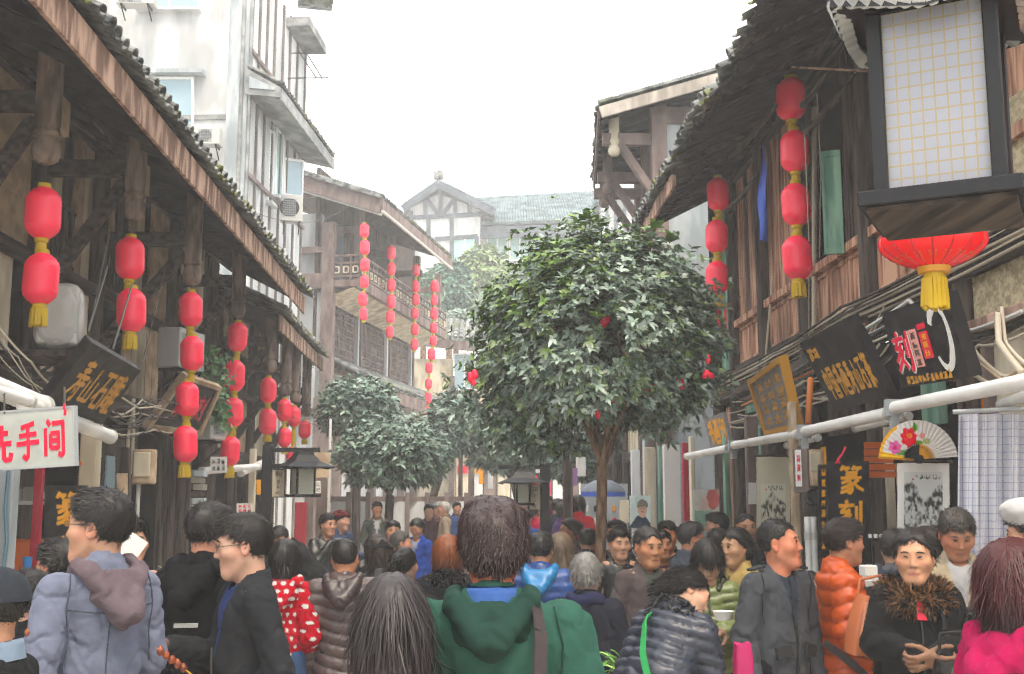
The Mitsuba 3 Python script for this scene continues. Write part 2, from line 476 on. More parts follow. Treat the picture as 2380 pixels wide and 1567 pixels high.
def pseudo(seed):
    """A character too small to read: some horizontals, verticals and a box, never the same twice."""
    r = random.Random(seed)
    s = [[(10, y + r.uniform(-4, 4)), (90, y + r.uniform(-6, 2))] for y in sorted(r.sample([10, 26, 42, 58, 74, 90], r.choice([2, 3])))]
    s += [[(x, r.uniform(4, 20)), (x + r.uniform(-4, 4), r.uniform(80, 96))] for x in r.sample([20, 36, 50, 66, 80], 2)]
    if r.random() < 0.6:
        s += [[(50, 40), (r.uniform(8, 20), 92)], [(50, 44), (r.uniform(82, 94), 92)]]
    return s


def lettering(parent, c, items, mat, depth=0.004, name='lettering'):
    """items: (strokes or key, x0, y0, x1, y1, stroke width) in shares of the quad c; one raised part."""
    from shapely.geometry import LineString
    from shapely.ops import unary_union
    c = planar(c)
    n = quad_normal(c)
    if np.dot(n, EYE - c[0]) < 0:
        n = -n
    m = MB()
    for g, x0, y0, x1, y1, w in items:
        ss = GLYPH[g] if isinstance(g, str) else g
        sh = unary_union([LineString(s).buffer(w, cap_style=2, join_style=1, quad_segs=2) for s in ss]).simplify(0.6)
        for p in getattr(sh, 'geoms', [sh]):
            tm = trimesh.creation.extrude_polygon(p, 1.0, engine='earcut')
            v = np.array(tm.vertices)
            a, b = x0 + (x1 - x0) * v[:, 0] / 100, y0 + (y1 - y0) * v[:, 1] / 100
            TL, TR, BR, BL = c
            q = (TL * (1 - a)[:, None] + TR * a[:, None]) * (1 - b)[:, None] + (BL * (1 - a)[:, None] + BR * a[:, None]) * b[:, None]
            m.add(q + n * (v[:, 2:] * depth + 0.0008), np.array(tm.faces))
    put(parent, name, m.mesh(), mat)


def shapes_on(parent, name, c, polys, mat, depth=0.003, lift=0.0008):
    """Flat shapes (shapely, in 0..100 units) raised on the quad c."""
    c = planar(c)
    n = quad_normal(c)
    if np.dot(n, EYE - c[0]) < 0:
        n = -n
    m = MB()
    for sh in polys:
        for p in getattr(sh, 'geoms', [sh]):
            if p.is_empty:
                continue
            tm = trimesh.creation.extrude_polygon(p, 1.0, engine='earcut')
            v = np.array(tm.vertices)
            a, b = v[:, :1] / 100, v[:, 1:2] / 100
            TL, TR, BR, BL = c
            m.add((TL * (1 - a) + TR * a) * (1 - b) + (BL * (1 - a) + BR * a) * b + n * (v[:, 2:] * depth + lift), np.array(tm.faces))
    put(parent, name, m.mesh(), mat)


# ------------------------------------------------------------------ paper lanterns
bs('lantern_paper', pr(lin((255, 44, 80)), .42, .55, sheen=.6, sheen_tint=.3))


def lantern_mesh(d, h, rings=12, sides=26):
    prof = []
    n = rings * 2
    for i in range(n + 1):
        t = i / n
        zz = (t - 0.5) * h
        e = abs(2 * t - 1)
        r = d / 2 * (1 - max(0, (e - 0.42) / 0.58) ** 2.3 * 0.62)
        r *= 1 - (0.055 if i % 2 else 0)
        prof.append((r, zz))
    return MB().lathe(prof, sides=sides).mesh()


LANT = lantern_mesh(0.27, 0.40)
LANT_PLY = ply(LANT, 'lantern_paper', smooth=True)
LANT_PLY_FAR = ply(lantern_mesh(0.27, 0.40, 8, 16), 'lantern_paper', smooth=True)
CAP_PLY = ply(MB().lathe([(0.0, -0.018), (0.05, -0.018), (0.052, 0.012), (0.045, 0.022), (0.0, 0.022)], sides=16).mesh(), 'tassel_gold', smooth=40)


def tassel_mesh(r, h, n=26, seed=1):
    r_, m = random.Random(seed), MB()
    m.lathe([(0.0, 0.0), (r * 0.85, 0.0), (r * 0.92, -h * 0.16), (r * 0.85, -h * 0.2)], sides=14)
    for k in range(n):
        a = k / n * 2 * math.pi + r_.uniform(-.1, .1)
        rr = r * (0.75 + 0.2 * r_.random())
        p0 = A(math.cos(a) * rr, math.sin(a) * rr, -h * 0.15)
        p1 = p0 * A(1.08, 1.08, 1) + A(r_.uniform(-.006, .006), r_.uniform(-.006, .006), -h * (0.8 + 0.12 * r_.random()))
        m.tube([p0, (p0 + p1) / 2 * A(1.03, 1.03, 1), p1], r * 0.2, 5)
    m.lathe([(r * 0.62, -h * 0.16), (r * 0.66, -h * 0.9), (0, -h * 0.9)], sides=12)
    return m.mesh()


TASSEL_PLY = ply(tassel_mesh(0.06, 0.15), 'tassel_gold')
ORD = ['topmost', 'second', 'third', 'fourth', 'fifth', 'sixth', 'seventh', 'eighth', 'ninth', 'tenth', 'eleventh']


def lantern_string(Y, spots, group, where, cord_top=None, far=False, tassel=None, dY=0.0, size=None):
    """spots: (u, v_top, v_bottom) of each lantern of one string."""
    for i, (u, v0, v1) in enumerate(spots):
        Yi = Y + dY * i
        p0, p1 = at(u, v0, Yi), at(u, v1, Yi)
        h = p0[2] - p1[2]
        s = h / 0.40 if size is None else size
        c = (p0 + p1) / 2
        pos = ORD[i] if i < len(spots) - 1 or i == 0 else 'lowest'
        if len(spots) == 1:
            pos = 'single'
        lab = f'{pos} red ribbed paper lantern {where}'
        k = thing('paper_lantern', lab, 'lantern', group)
        W = T4().translate(c.tolist()).rotate([0, 0, 1], rnd.uniform(0, 360)).rotate([1, 0, 0], rnd.uniform(-3, 3)).rotate([0, 1, 0], rnd.uniform(-3, 3)).scale([s, s, h / 0.40])
        put(k, 'paper_body', LANT_PLY_FAR if far else LANT_PLY, None, to_world=W)
        put(k, 'cap', CAP_PLY, None, to_world=T4().translate((c + A(0, 0, h / 2 + 0.012 * s)).tolist()).scale([s] * 3))
        put(k, 'bottom_ring', CAP_PLY, None, to_world=T4().translate((c - A(0, 0, h / 2 + 0.008 * s)).tolist()).scale([s] * 3))
        last = i == len(spots) - 1
        if last:
            th = 1.0 if tassel is None else tassel
            put(k, 'tassel', TASSEL_PLY, None, to_world=T4().translate((c - A(0, 0, h / 2 + 0.01 * s)).tolist()).scale([s, s, s * th]))
        else:
            q0 = at(spots[i + 1][0], spots[i + 1][1], Yi + dY)
            gap = max(p1[2] - q0[2], 0.03)
            bot = c - A(0, 0, h / 2 + 0.02 * s)
            put(k, 'tassel', TASSEL_PLY, None, to_world=T4().translate(bot.tolist()).scale([s * 0.62, s * 0.62, gap / 0.15 * 0.85]))
            m = MB().tube([bot, q0 + A(0, 0, 0.01)], 0.004, 4)
            put(k, 'cord', m.mesh(), 'tassel_gold')
        if i == 0 and cord_top is not None:
            top = c + A(0, 0, h / 2)
            m = MB().tube([top, A(top[0], top[1], cord_top)], 0.005, 4)
            put(k, 'hanging_cord', m.mesh(), 'cable_black')
# ------------------------------------------------------------------ ground and air
k = thing('street_paving', 'worn grey stone paving of the pedestrian street', None, kind='structure')
g = MB()
gx_, gy_ = np.meshgrid(np.linspace(-220, 220, 45), np.linspace(-60, 330, 40), indexing='ij')
g.grid(np.stack([gx_, gy_, gx_ * 0], -1))
put(k, 'street_paving', g.mesh(), 'paving', own=True)
slabs = 0
for iy in range(14):                                   # the paving slabs near enough to be told apart
    for ix in range(8):
        if slabs >= 112: break
        x, y = -2.6 + ix * 0.72 + (0.36 if iy % 2 else 0), 5.2 + iy * 0.62
        put(k, 'paving_slab', MB().box((x, y, 0.008), (0.70, 0.60, 0.024 + rnd.uniform(-.004, .004)), color=None, bevel=0.006).mesh(), 'paving')
        slabs += 1

# haze is added at the end of the script, around everything

# ------------------------------------------------------------------ left timber house along the street
LX, LZ = -4.4, 4.73


def leave(Y):
    return -2.74 - 0.0143 * (Y - 6.85)


def long_house(Y0, Y1, zf, xf, wallx, label, pend, fh=0.27, lower=2.9, seed=3, slope=math.radians(27), shops=True, mirror=1, slit=True):
    """A timber house with deep tiled eaves along the street; zf: z of the fascia's lower edge, xf(Y): its x."""
    r = random.Random(seed)
    k = thing('timber_house', label, 'house')
    n_in = A(-mirror, 0, 0)
    # fascia boards
    ys = np.arange(Y0, Y1, 2.1).tolist() + [Y1]
    for a, b in zip(ys[:-1], ys[1:]):
        p, q = A(xf(a), a + 0.004, zf + fh / 2), A(xf(b), b - 0.004, zf + fh / 2 + r.uniform(-.008, .008))
        put(k, 'fascia_board', MB().beam(p, q, 0.035, fh, bevel=0.006).mesh(), 'fascia_wood')
    E0, E1 = A(xf(Y0) + 0.09 * mirror, Y0, zf + fh + 0.0), A(xf(Y1) + 0.09 * mirror, Y1, zf + fh + 0.0)
    tiled_edge(k, E0, E1, n_in, slope, pitch=0.2, courses=2, single=1, rest_len=4.5)
    # soffit boards and rafters
    run = abs(wallx - xf((Y0 + Y1) / 2)) + 1.5
    up = n_in * math.cos(slope) + A(0, 0, math.sin(slope))
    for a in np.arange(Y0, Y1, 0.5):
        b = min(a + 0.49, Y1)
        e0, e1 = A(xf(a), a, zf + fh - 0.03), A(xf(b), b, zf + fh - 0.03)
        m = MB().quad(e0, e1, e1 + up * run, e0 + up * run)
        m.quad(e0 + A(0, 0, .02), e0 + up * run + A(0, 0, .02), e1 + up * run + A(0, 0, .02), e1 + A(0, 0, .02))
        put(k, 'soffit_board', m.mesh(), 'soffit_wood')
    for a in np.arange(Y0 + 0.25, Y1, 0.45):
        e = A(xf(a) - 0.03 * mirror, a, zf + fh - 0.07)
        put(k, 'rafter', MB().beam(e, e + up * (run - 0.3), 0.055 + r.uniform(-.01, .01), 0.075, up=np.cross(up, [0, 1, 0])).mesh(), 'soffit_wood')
    zw = zf + fh + (abs(wallx - xf(Y0))) * math.tan(slope)
    # wall posts, beams, pendants with braces
    posts = sorted([p[1] for p in pend] + [Y0 + 0.3, Y1 - 0.15])
    for y in posts:
        put(k, 'wall_post', MB().tube([A(wallx + .05 * mirror, y, 0), A(wallx + .05 * mirror, y, zw)], 0.1, 12).mesh(), 'old_wood_upright', smooth=40)
    for z, h in ((lower, 0.2), (lower + 1.15, 0.12), (zw - 0.12, 0.2)):
        put(k, 'wall_beam', MB().box((wallx + 0.03 * mirror, (Y0 + Y1) / 2, z), (0.16, Y1 - Y0, h)).mesh(), 'old_wood_along')
    for (x, y, zb, rr) in pend:
        zt = zf + fh + abs(x - xf(y)) * math.tan(slope)
        p = MB()
        p.lathe([(0, 0), (rr * 0.55, 0.0), (rr * 0.95, 0.035), (rr * 1.06, 0.09), (rr * 1.04, 0.15), (rr * 0.9, 0.195), (rr * 0.8, 0.21), (rr * 1.0, 0.225), (rr * 1.05, 0.25), (rr * 0.92, 0.275), (rr * 0.9, 0.29), (rr * 0.96, 0.34), (rr * 0.97, zt - zb)], (x, y, zb), 20)
        put(k, 'pendant_post', p.mesh(), 'pendant_wood', smooth=40)
        put(k, 'tie_beam', MB().box(((x + wallx) / 2, y, zb + 0.52), (abs(x - wallx), 0.1, 0.16)).mesh(), 'old_wood_along')
        put(k, 'brace', MB().beam((wallx + 0.1 * mirror, y, zb - 0.75), (x - 0.1 * mirror, y, zb + 0.38), 0.09, 0.12).mesh(), 'old_wood_along')
        put(k, 'bracket_board', MB().box((x - 0.02, y + 0.28, zb + 0.52), (0.05, 0.34, 0.3)).mesh(), 'cardboard' if r.random() < .5 else 'old_wood_along')
    # infill boards between the posts
    tones = ['plaster_cream', 'plaster_cream', 'plaster_cream', 'old_wood_upright', 'cardboard', 'cardboard']
    for a, b in zip(posts[:-1], posts[1:]):
        n = max(2, int((b - a) / 0.3))
        for i in range(n):
            y0, y1 = a + 0.1 + (b - a - 0.2) * i / n, a + 0.1 + (b - a - 0.2) * (i + 1) / n
            for z0, z1, ts in ((lower + 0.1, lower + 1.09, tones), (lower + 1.21, zw - 0.2, tones[2:])):
                if r.random() < 0.1: continue
                put(k, 'wall_plank', MB().box((wallx - 0.01 * mirror + r.uniform(-.012, .012), (y0 + y1) / 2, (z0 + z1) / 2), (0.03, y1 - y0 - 0.012, z1 - z0 - r.uniform(0, .03))).mesh(), r.choice(ts))
        if slit:
            m = MB()
            for i in range(8):
                y = a + 0.25 + i * 0.09
                if y < b - 0.2: m.box((wallx + 0.06 * mirror, y, lower + 1.55), (0.03, 0.03, 0.6))
            for z in (lower + 1.25, lower + 1.85): m.box((wallx + 0.061 * mirror, a + 0.56, z), (0.034, 0.75, 0.04))
            put(k, 'window_lattice', m.mesh(), 'old_wood_upright')
    # dark rooms behind and roof ridge side
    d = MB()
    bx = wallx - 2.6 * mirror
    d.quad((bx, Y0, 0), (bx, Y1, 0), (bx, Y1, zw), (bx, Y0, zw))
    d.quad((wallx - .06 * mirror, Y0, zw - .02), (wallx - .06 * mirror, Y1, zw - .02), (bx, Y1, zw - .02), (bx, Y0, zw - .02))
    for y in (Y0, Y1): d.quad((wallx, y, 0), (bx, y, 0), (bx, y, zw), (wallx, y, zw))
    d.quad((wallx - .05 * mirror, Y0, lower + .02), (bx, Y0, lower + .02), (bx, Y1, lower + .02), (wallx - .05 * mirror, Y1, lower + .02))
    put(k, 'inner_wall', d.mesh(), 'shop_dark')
    return k, zw, posts


PEND1 = []
for (u, v, Y, rr) in ((105, 381, 8.8, .107), (310, 512, 10.8, .105), (446, 662, 12.5, .1), (552, 738, 15.6, .1)):
    p = at(u, v, Y)
    PEND1.append((p[0], Y, p[2], rr))
left_house, LZW, lposts = long_house(4.2, 18.0, LZ, leave, LX, 'old timber house with deep tiled eave and turned hanging posts on the left', PEND1)
# second, lower left house
a2, b2 = at(650, 752, 18.15), at(748, 893, 24.0)


def leave2(Y):
    return a2[0] + (b2[0] - a2[0]) * (Y - 18.15) / (24.0 - 18.15)


PEND2 = []
for (u, v, Y, rr) in ((628, 866, 18.6, .1), (664, 920, 20.2, .1), (686, 938, 21.6, .1), (711, 968, 23.4, .1)):
    p = at(u, v, Y)
    PEND2.append((p[0], Y, p[2], rr))
long_house(18.15, 24.0, b2[2] + 0.28, leave2, -4.5, 'lower dark timber house with sagging mossy eave beyond the first left house', PEND2, lower=2.5, seed=9, slope=math.radians(25))

G = 'red lanterns under the left eaves'
lantern_string(8.8, [(100, 437, 555), (95, 590, 708)], G, 'on the leftmost string under the left eave', cord_top=PEND1[0][2], tassel=1.05)
lantern_string(10.8, [(302, 553, 650), (305, 672, 772)], G, 'on the second string from the left edge', cord_top=PEND1[1][2], tassel=1.0)
lantern_string(12.5, [(443, 680, 760), (446, 782, 862), (435, 888, 968), (431, 990, 1075)], G, 'on the third string from the left edge', cord_top=PEND1[2][2])
lantern_string(15.6, [(552, 750, 818), (545, 838, 910), (543, 925, 992), (535, 1015, 1083)], G, 'on the fourth string from the left edge', cord_top=PEND1[3][2])
lantern_string(18.6, [(623, 878, 937), (622, 950, 1011)], G, 'on the short string above the left lamp post', cord_top=PEND2[0][2], tassel=.6)
lantern_string(20.2, [(661, 928, 980), (662, 995, 1040)], G, 'on the string just right of the left lamp post', cord_top=PEND2[1][2], tassel=.8)
lantern_string(21.6, [(683, 945, 992), (677, 1040, 1076)], G, 'half hidden behind the left lamp post arm', cord_top=PEND2[2][2])
lantern_string(23.4, [(708, 977, 1020)], G, 'at the far end of the low left eave', cord_top=PEND2[3][2], tassel=.7)

# hanging sticks and loose boards under the eave
for i, (u0, v0, u1, v1, Y) in enumerate(((150, 270, 275, 355, 9.6), (185, 240, 262, 330, 10.2), (60, 160, 82, 190, 8.6), (452, 560, 540, 630, 14.5))):
    k = thing('loose_batten', ['long bent wooden batten under the left eave beside the first hanging post', 'grey batten wedged under the left eave above the second hanging post', 'short stick caught under the left eave near the top corner', 'broken batten hanging under the eave past the third post'][i], 'batten')
    put(k, 'loose_batten', MB().beam(at(u0, v0, Y), at(u1, v1, Y + 0.5), 0.04, 0.03).mesh(), 'old_wood_along', own=True)

# ---------------------------------------------- things on the left shop fronts
# wrapped air conditioner
def ac_unit(name_lab, c, w, h, d, yaw, wrapped=False, grille=True):
    k = thing('air_conditioner', name_lab, 'air conditioner')
    R = rotz(yaw)
    put(k, 'casing', MB().box(c, (d, w, h), R, bevel=0.015).mesh(), 'white_plastic')
    if grille:
        m = MB()
        for i in range(9):
            m.box(c + R @ A(d / 2 + .006, -w * .12, (i - 4) * h * 0.085), (0.01, w * 0.6, h * 0.022), R)
        for i in range(7):
            m.box(c + R @ A(d / 2 + .009, -w * .12 + (i - 3) * w * 0.095, 0), (0.008, 0.006, h * 0.74), R)
        gk = put(k, 'grille', m.mesh(), 'grey_metal')
        put(gk, 'fan_opening', MB().lathe([(0, 0), (h * .36, 0), (h * .36, .004), (0, .004)], c + R @ A(d / 2 + .001, -w * .12, 0), 20, R=R @ roty(math.pi / 2)).mesh(), 'black_rubber')
    m = MB()
    for s in (-.35, .35):
        m.box(c + R @ A(0, w * s, -h / 2 - .02), (d * 1.15, .035, .035), R)
        m.beam(c + R @ A(d * .5, w * s, -h / 2 - .04), c + R @ A(-d * .55, w * s, -h / 2 - .28), .025, .025)
    put(k, 'bracket', m.mesh(), 'dark_metal')
    if wrapped:
        s = trimesh.creation.icosphere(4)
        v = np.array(s.vertices)
        q = np.sign(v) * np.abs(v) ** 0.55
        q = q * A(d * .62, w * .58, h * .6)
        q *= 1 + 0.13 * (meshkit.fbm(v * 3.2 + 4, 4)[:, None] - .5) + 0.05 * (np.abs(meshkit.noise(v * 9) - .5)[:, None])
        put(k, 'plastic_wrap', (q @ R.T + c, np.array(s.faces)), 'wrap_film', smooth=50)
    return k


scene['mat_wrap_film'] = {'type': 'blendbsdf', 'weight': 0.42, 'a': {'type': 'thindielectric'}, 'b': {'type': 'twosided', 'bsdf': pr(lin('c9cbc6'), 0.25, 0.6)}}
ac_unit('air conditioner wrapped in crumpled clear plastic behind the first lantern string', at(168, 742, 9.7) + A(-.1, 0, 0), .52, .5, .32, 0.25, wrapped=True)
ac_unit('white air conditioner behind the third lantern string', at(440, 815, 14.2) + A(-.1, 0, 0), .7, .5, .3, -0.2)
ac_unit('small air conditioner behind the fourth lantern string near the vine', at(515, 985, 15.4) + A(-.15, 0, 0), .6, .45, .3, -0.2)
k = thing('wall_shelf', 'dark plank shelf carrying the plastic wrapped air conditioner', 'shelf')
put(k, 'wall_shelf', MB().box(at(160, 825, 9.7) + A(-.2, 0, -.03), (1.0, .75, .05)).mesh(), 'old_wood_along', own=True)

# black tilted sign with four gold characters
S1 = [at(213, 796, 7.45), at(327, 862, 8.5), at(237, 988, 8.85), at(104, 936, 7.75)]
k = thing('shop_sign', 'black tilted shop sign with four gold characters above the left awning tube', 'sign')
board(k, 'sign_board', S1, 0.07, 'sign_black')
lettering(k, S1, [('shou', .12, .16, .34, .86, 5), ('shan', .33, .20, .52, .84, 5), ('shi', .53, .16, .72, .86, 5), ('diao', .72, .14, .93, .86, 4.5)], 'gold_paint')
m = MB()
for u, v in ((205, 770), (262, 812)):
    m.tube([at(u, v, 8.0), at(u + 45, v - 150, 9.2)], 0.008, 5)
put(k, 'hanging_wire', m.mesh(), 'cable_black')
# framed sign with red characters
S2 = [at(428, 880, 13.1), at(505, 905, 13.9), at(462, 1000, 14.1), at(352, 986, 13.3)]
k = thing('shop_sign', 'tilted dark sign in a yellowed wooden frame with red characters behind the third lantern string', 'sign')
board(k, 'sign_board', S2, 0.05, 'sign_black')
frame4(k, 'sign_frame', S2, 0.06, 0.03, 0.05, 'cardboard')
lettering(k, S2, [('yin', .2, .25, .42, .8, 5), ('shi', .44, .22, .66, .8, 5), ('ke', .68, .2, .92, .8, 5)], 'red_paint')
mottled('board_white', 'a0a6a2', 'b4bab6', (4, 4, 4), .5)
# white board with red characters
S3 = [at(-46, 964, 6.35), at(168.5, 948, 6.2), at(171, 1078, 6.2), at(-46, 1092, 6.35)]
k = thing('toilet_sign', 'white board with large red painted characters at the left edge', 'sign')
board(k, 'sign_board', S3, 0.03, 'board_white')
frame4(k, 'sign_frame', S3, 0.012, 0.006, 0.03, 'grey_metal')
u_ = lambda x: (x + 46) / 216.0
lettering(k, S3, [('xi', u_(-38), .2, u_(31), .92, 6.5), ('shou_hand', u_(36), .17, u_(96), .9, 6), ('jian', u_(98), .14, u_(157), .88, 6)], 'red_paint')
m = MB()
m.tube([at(150, 950, 6.2), at(150, 900, 6.5)], .006, 5)
m.tube([at(10, 960, 6.3), at(10, 900, 6.6)], .006, 5)
put(k, 'hanging_wire', m.mesh(), 'cable_black')
k = thing('ribbon', 'small pink ribbon tied to the top of the white toilet sign', 'ribbon')
put(k, 'ribbon', MB().tube([at(151, 940, 6.18), at(148, 948, 6.17), at(152, 955, 6.17), at(150, 966, 6.17)], .008, 6).mesh(), 'red_paint', own=True)
# awning tubes
def awning(lab, pts, r, brackets=()):
    k = thing('awning_tube', lab, 'awning')
    p = [np.asarray(q, float) for q in pts]
    tube_key = put(k, 'roller_tube', MB().tube(p, r, 16).mesh(), 'white_enamel', smooth=40)
    for q in (p[0], p[-1]):
        d = unit(p[-1] - p[0])
        put(tube_key, 'end_cap', MB().tube([q - d * .02, q + d * .02], r * 1.12, 16).mesh(), 'white_plastic', smooth=40)
    for (t, kind) in brackets:
        q = p[0] + (p[-1] - p[0]) * t
        put(k, 'bracket', MB().box(q + A(0, 0, 0.0), (r * 2.5, .06, r * 2.6)).box(q + A(0, 0, -r * 2), (r * 1.2, .05, r * 2.6)).mesh(), 'grey_metal')
    return k


awning('white rolled awning tube behind the tilted black sign on the left', [at(60, 938, 7.3), at(255, 1015, 9.2)], 0.055)
awning('short white awning tube end at the left edge above the toilet sign', [at(-30, 905, 6.4), at(68, 930, 6.9)], 0.04)
awning('white tube at the left edge under the cables', [at(-60, 880, 6.9), at(100, 945, 7.6)], 0.07)

# bundles of cable along the left wall
def cables(lab, pts, n, spread, mats, seed, r=0.008, name='cable_bundle'):
    rr = random.Random(seed)
    k = thing(name, lab, 'cables')
    pts = np.asarray(pts, float)
    for j in range(n):
        off = A(rr.uniform(-spread, spread), 0, rr.uniform(-spread, spread) * 1.6)
        wob = np.array([[rr.uniform(-spread, spread) * .5, rr.uniform(-.05, .05), rr.uniform(-spread, spread) * .7] for _ in pts])
        P = pts + off + wob
        t = np.linspace(0, len(P) - 1, len(P) * 5)
        i = np.clip(t.astype(int), 0, len(P) - 2)
        f = (t - i)[:, None]
        f = f * f * (3 - 2 * f)
        Q = P[i] * (1 - f) + P[i + 1] * f
        Q[:, 2] -= 0.03 * np.sin(np.pi * (t - i)) * rr.random()
        put(k, 'cable', MB().tube(Q, r * rr.uniform(.7, 1.7), 5).mesh(), rr.choice(mats), smooth=True)
    return k


cables('tangle of grey cables behind the tilted black sign', [at(235, 960, 9.5), at(290, 985, 10.5), at(345, 970, 11.5), at(390, 980, 12.5)], 12, .1, ['cable_black', 'cable_pale', 'cable_black'], 1, r=.006)
cables('loose cables dropping from the wrapped air conditioner on the left wall', [at(-20, 800, 8), at(40, 870, 8.2), at(90, 930, 8.6), at(120, 960, 9)], 6, .08, ['cable_black', 'cable_pale'], 2, r=.005)
cables('pale pipes and cables down the wall beside the meter box', [at(320, 960, 11.5), at(318, 1030, 11.5), at(312, 1110, 11.5)], 4, .08, ['cable_pale', 'cable_pale', 'cable_black'], 3, r=.014)
for (a, b, s, lab) in ((at(255, 540, 9.5), at(200, 800, 9), .0, 'thin wire from the eave down to the tilted black sign'), (at(385, 620, 12), at(330, 850, 11), .0, 'thin wire hanging past the second lantern string'), (at(560, 480, 17), at(820, 470, 30), .4, 'thin overhead wire from the left eave to the brown balcony house'), (at(650, 960, 20), at(1090, 955, 30), .5, 'thin overhead wire across the street above the small trees')):
    k = thing('overhead_wire', lab, 'wire')
    put(k, 'overhead_wire', MB().tube(sag(a, b, s), .006, 4).mesh(), 'cable_black', own=True)

# hanging creeper
def leaf_cloud(centers, size, cols, r, droop=0.3, long=2.0):
    """Leaf-shaped faces at the centres; returns v, f, c."""
    n = len(centers)
    d = rng.normal(size=(n, 3))
    d[:, 2] = d[:, 2] * .5 - droop
    d /= np.linalg.norm(d, axis=1, keepdims=True)
    s = np.cross(d, rng.normal(size=(n, 3)))
    s /= np.linalg.norm(s, axis=1, keepdims=True)
    nn = np.cross(s, d)
    L = (size * (0.7 + .6 * rng.random(n)))[:, None]
    w = L / long * .5
    P = np.stack([centers, centers + d * L * .35 + s * w, centers + d * L * .4 + nn * w * .35, centers + d * L * .35 - s * w, centers + d * L], 1)
    f = np.array([[0, 1, 2], [0, 2, 3], [1, 4, 2], [2, 4, 3]])
    F = (f[None] + (np.arange(n) * 5)[:, None, None]).reshape(-1, 3)
    c = np.asarray(cols)[rng.integers(0, len(cols), n)] * (0.75 + .5 * rng.random((n, 1)))
    return P.reshape(-1, 3), F, np.repeat(c, 5, 0)


k = thing('hanging_creeper', 'green creeper trailing down between the third and fourth lantern strings', 'plant')
cen = []
for j in range(5):
    P = sag(at(487 + j * 8, 800 + j * 10, 14.6), at(500 + j * 5, 975 + 4 * j, 14.8), 0, 30)
    cen.append(P + rng.normal(size=P.shape) * [.05, .05, .02])
    put(k, 'stem', MB().tube(P[::4], .006, 4).mesh(), 'bark')
cen = np.repeat(np.vstack(cen), 3, 0) + rng.normal(size=(450, 3)) * .03
v, f, c = leaf_cloud(cen, .09, [lin('5f8a58'), lin('7fa877'), lin('456a48')], rng, .6, 1.5)
put(k, 'leaves', (v, f), 'leaf', color=c, kind='stuff')

# shop front details, left
def upright_board(lab, c4, mat, t=.04, cat='sign', name='hanging_board'):
    k = thing(name, lab, cat)
    board(k, 'panel', c4, t, mat)
    return k


def rect4(u0, v0, u1, v1, Y0, Y1=None):
    Y1 = Y0 if Y1 is None else Y1
    return [at(u0, v0, Y0), at(u1, v0, Y1), at(u1, v1, Y1), at(u0, v1, Y0)]


B1 = rect4(103, 1128, 200, 1330, 8.6)
k = upright_board('black upright board with two gold characters beside the man in glasses on the left', B1, 'sign_black', name='shop_sign')
lettering(k, B1, [('zhuan', .22, .07, .9, .47, 5.5), ('ke', .22, .57, .9, .95, 6)], 'gold_bright')
k = thing('display_cabinet', 'shop display shelves with boxes and a red post at the left edge', 'shelf')
for z in (2.05, 1.72, 1.4, 1.08, .6):
    put(k, 'shelf_board', MB().box(at(62, 1200, 9.4) * A(1, 1, 0) + A(0, .15, z), (.75, .4, .03)).mesh(), 'white_plastic' if z in (1.72, 1.08) else 'orange_wood')
bx = at(62, 1200, 9.4)
put(k, 'side_post', MB().box((at(92, 1200, 9.2)[0], 9.15, 1.25), (.06, .06, 2.5)).mesh(), 'red_post')
put(k, 'cabinet_door', MB().box((at(50, 1200, 9.2)[0], 9.14, 0.98), (.26, .03, .86)).mesh(), 'orange_wood')
for i in range(10):
    lab = ['small brown box', 'pale tin', 'carved stone block', 'white paper packet', 'yellow box'][i % 5]
    kk = thing('shop_box', f'{lab} on the {"upper" if i < 5 else "lower"} display shelf at the left edge', 'box', 'goods on the left display shelf')
    put(kk, 'shop_box', MB().box((bx[0] - .28 + (i % 5) * .13, 9.5, (1.735 if i < 5 else 1.095) + .05), (.09, .1, .07 + .03 * (i % 3)), bevel=.006).mesh(), ['cardboard', 'white_plastic', 'concrete', 'white_paint', 'gold_paint'][i % 5], own=True)
kk = thing('blue_cup', 'blue plastic cup beside the orange cabinet door', 'cup')
p = at(63, 1310, 9.0)
put(kk, 'blue_cup', MB().lathe([(0, 0), (.028, 0), (.036, .1), (.033, .1), (.026, .008), (0, .008)], p - A(0, 0, .05), 16).mesh(), flat('blue_plastic', '2c7fc4', .4), own=True, smooth=40)
k = thing('door_post', 'whitewashed post at the left edge with a grey cable', 'post')
put(k, 'shaft', MB().box((at(14, 1200, 8.7)[0], 8.7, 1.15), (.13, .13, 2.3), bevel=.01).mesh(), 'plaster_grey')
put(k, 'cable', MB().tube([at(20, 1090, 8.6), at(12, 1180, 8.6), at(16, 1260, 8.6), at(6, 1330, 8.6)], .012, 6).mesh(), flat('cable_blue', '5a7d92', .6), smooth=True)
k = thing('meter_box', 'pale meter box with pipe on the left shop front', 'meter box')
q = at(336, 1085, 11.2)
bk_ = put(k, 'box', MB().box(q, (.2, .16, .34), bevel=.012).mesh(), 'cardboard')
put(bk_, 'lid', MB().box(q + A(0.0, -.09, .02), (.16, .02, .24), bevel=.006).mesh(), 'plaster_cream')
put(k, 'pipe', MB().tube([q + A(-.05, 0, -.17), q + A(-.05, 0, -.75)], .022, 8).mesh(), 'white_plastic', smooth=True)
k = thing('shop_door', 'glazed timber shop door with greenish pane behind the man in the grey hoodie', 'door')
put(k, 'frame', MB().box((-3.95, 12.2, 1.2), (.08, 1.1, 2.4)).mesh(), 'old_wood_upright')
put(k, 'pane', MB().box((-3.9, 12.2, 1.35), (.02, .8, 1.7)).mesh(), 'pane_blue')
k = thing('door_leaf', 'narrow dark door leaf with tan lower panel left of the meter box', 'door')
D = rect4(268, 1040, 300, 1250, 10.6)
board(k, 'leaf', D, .04, 'old_wood_upright')
shapes = rect4(271, 1100, 296, 1170, 10.57)
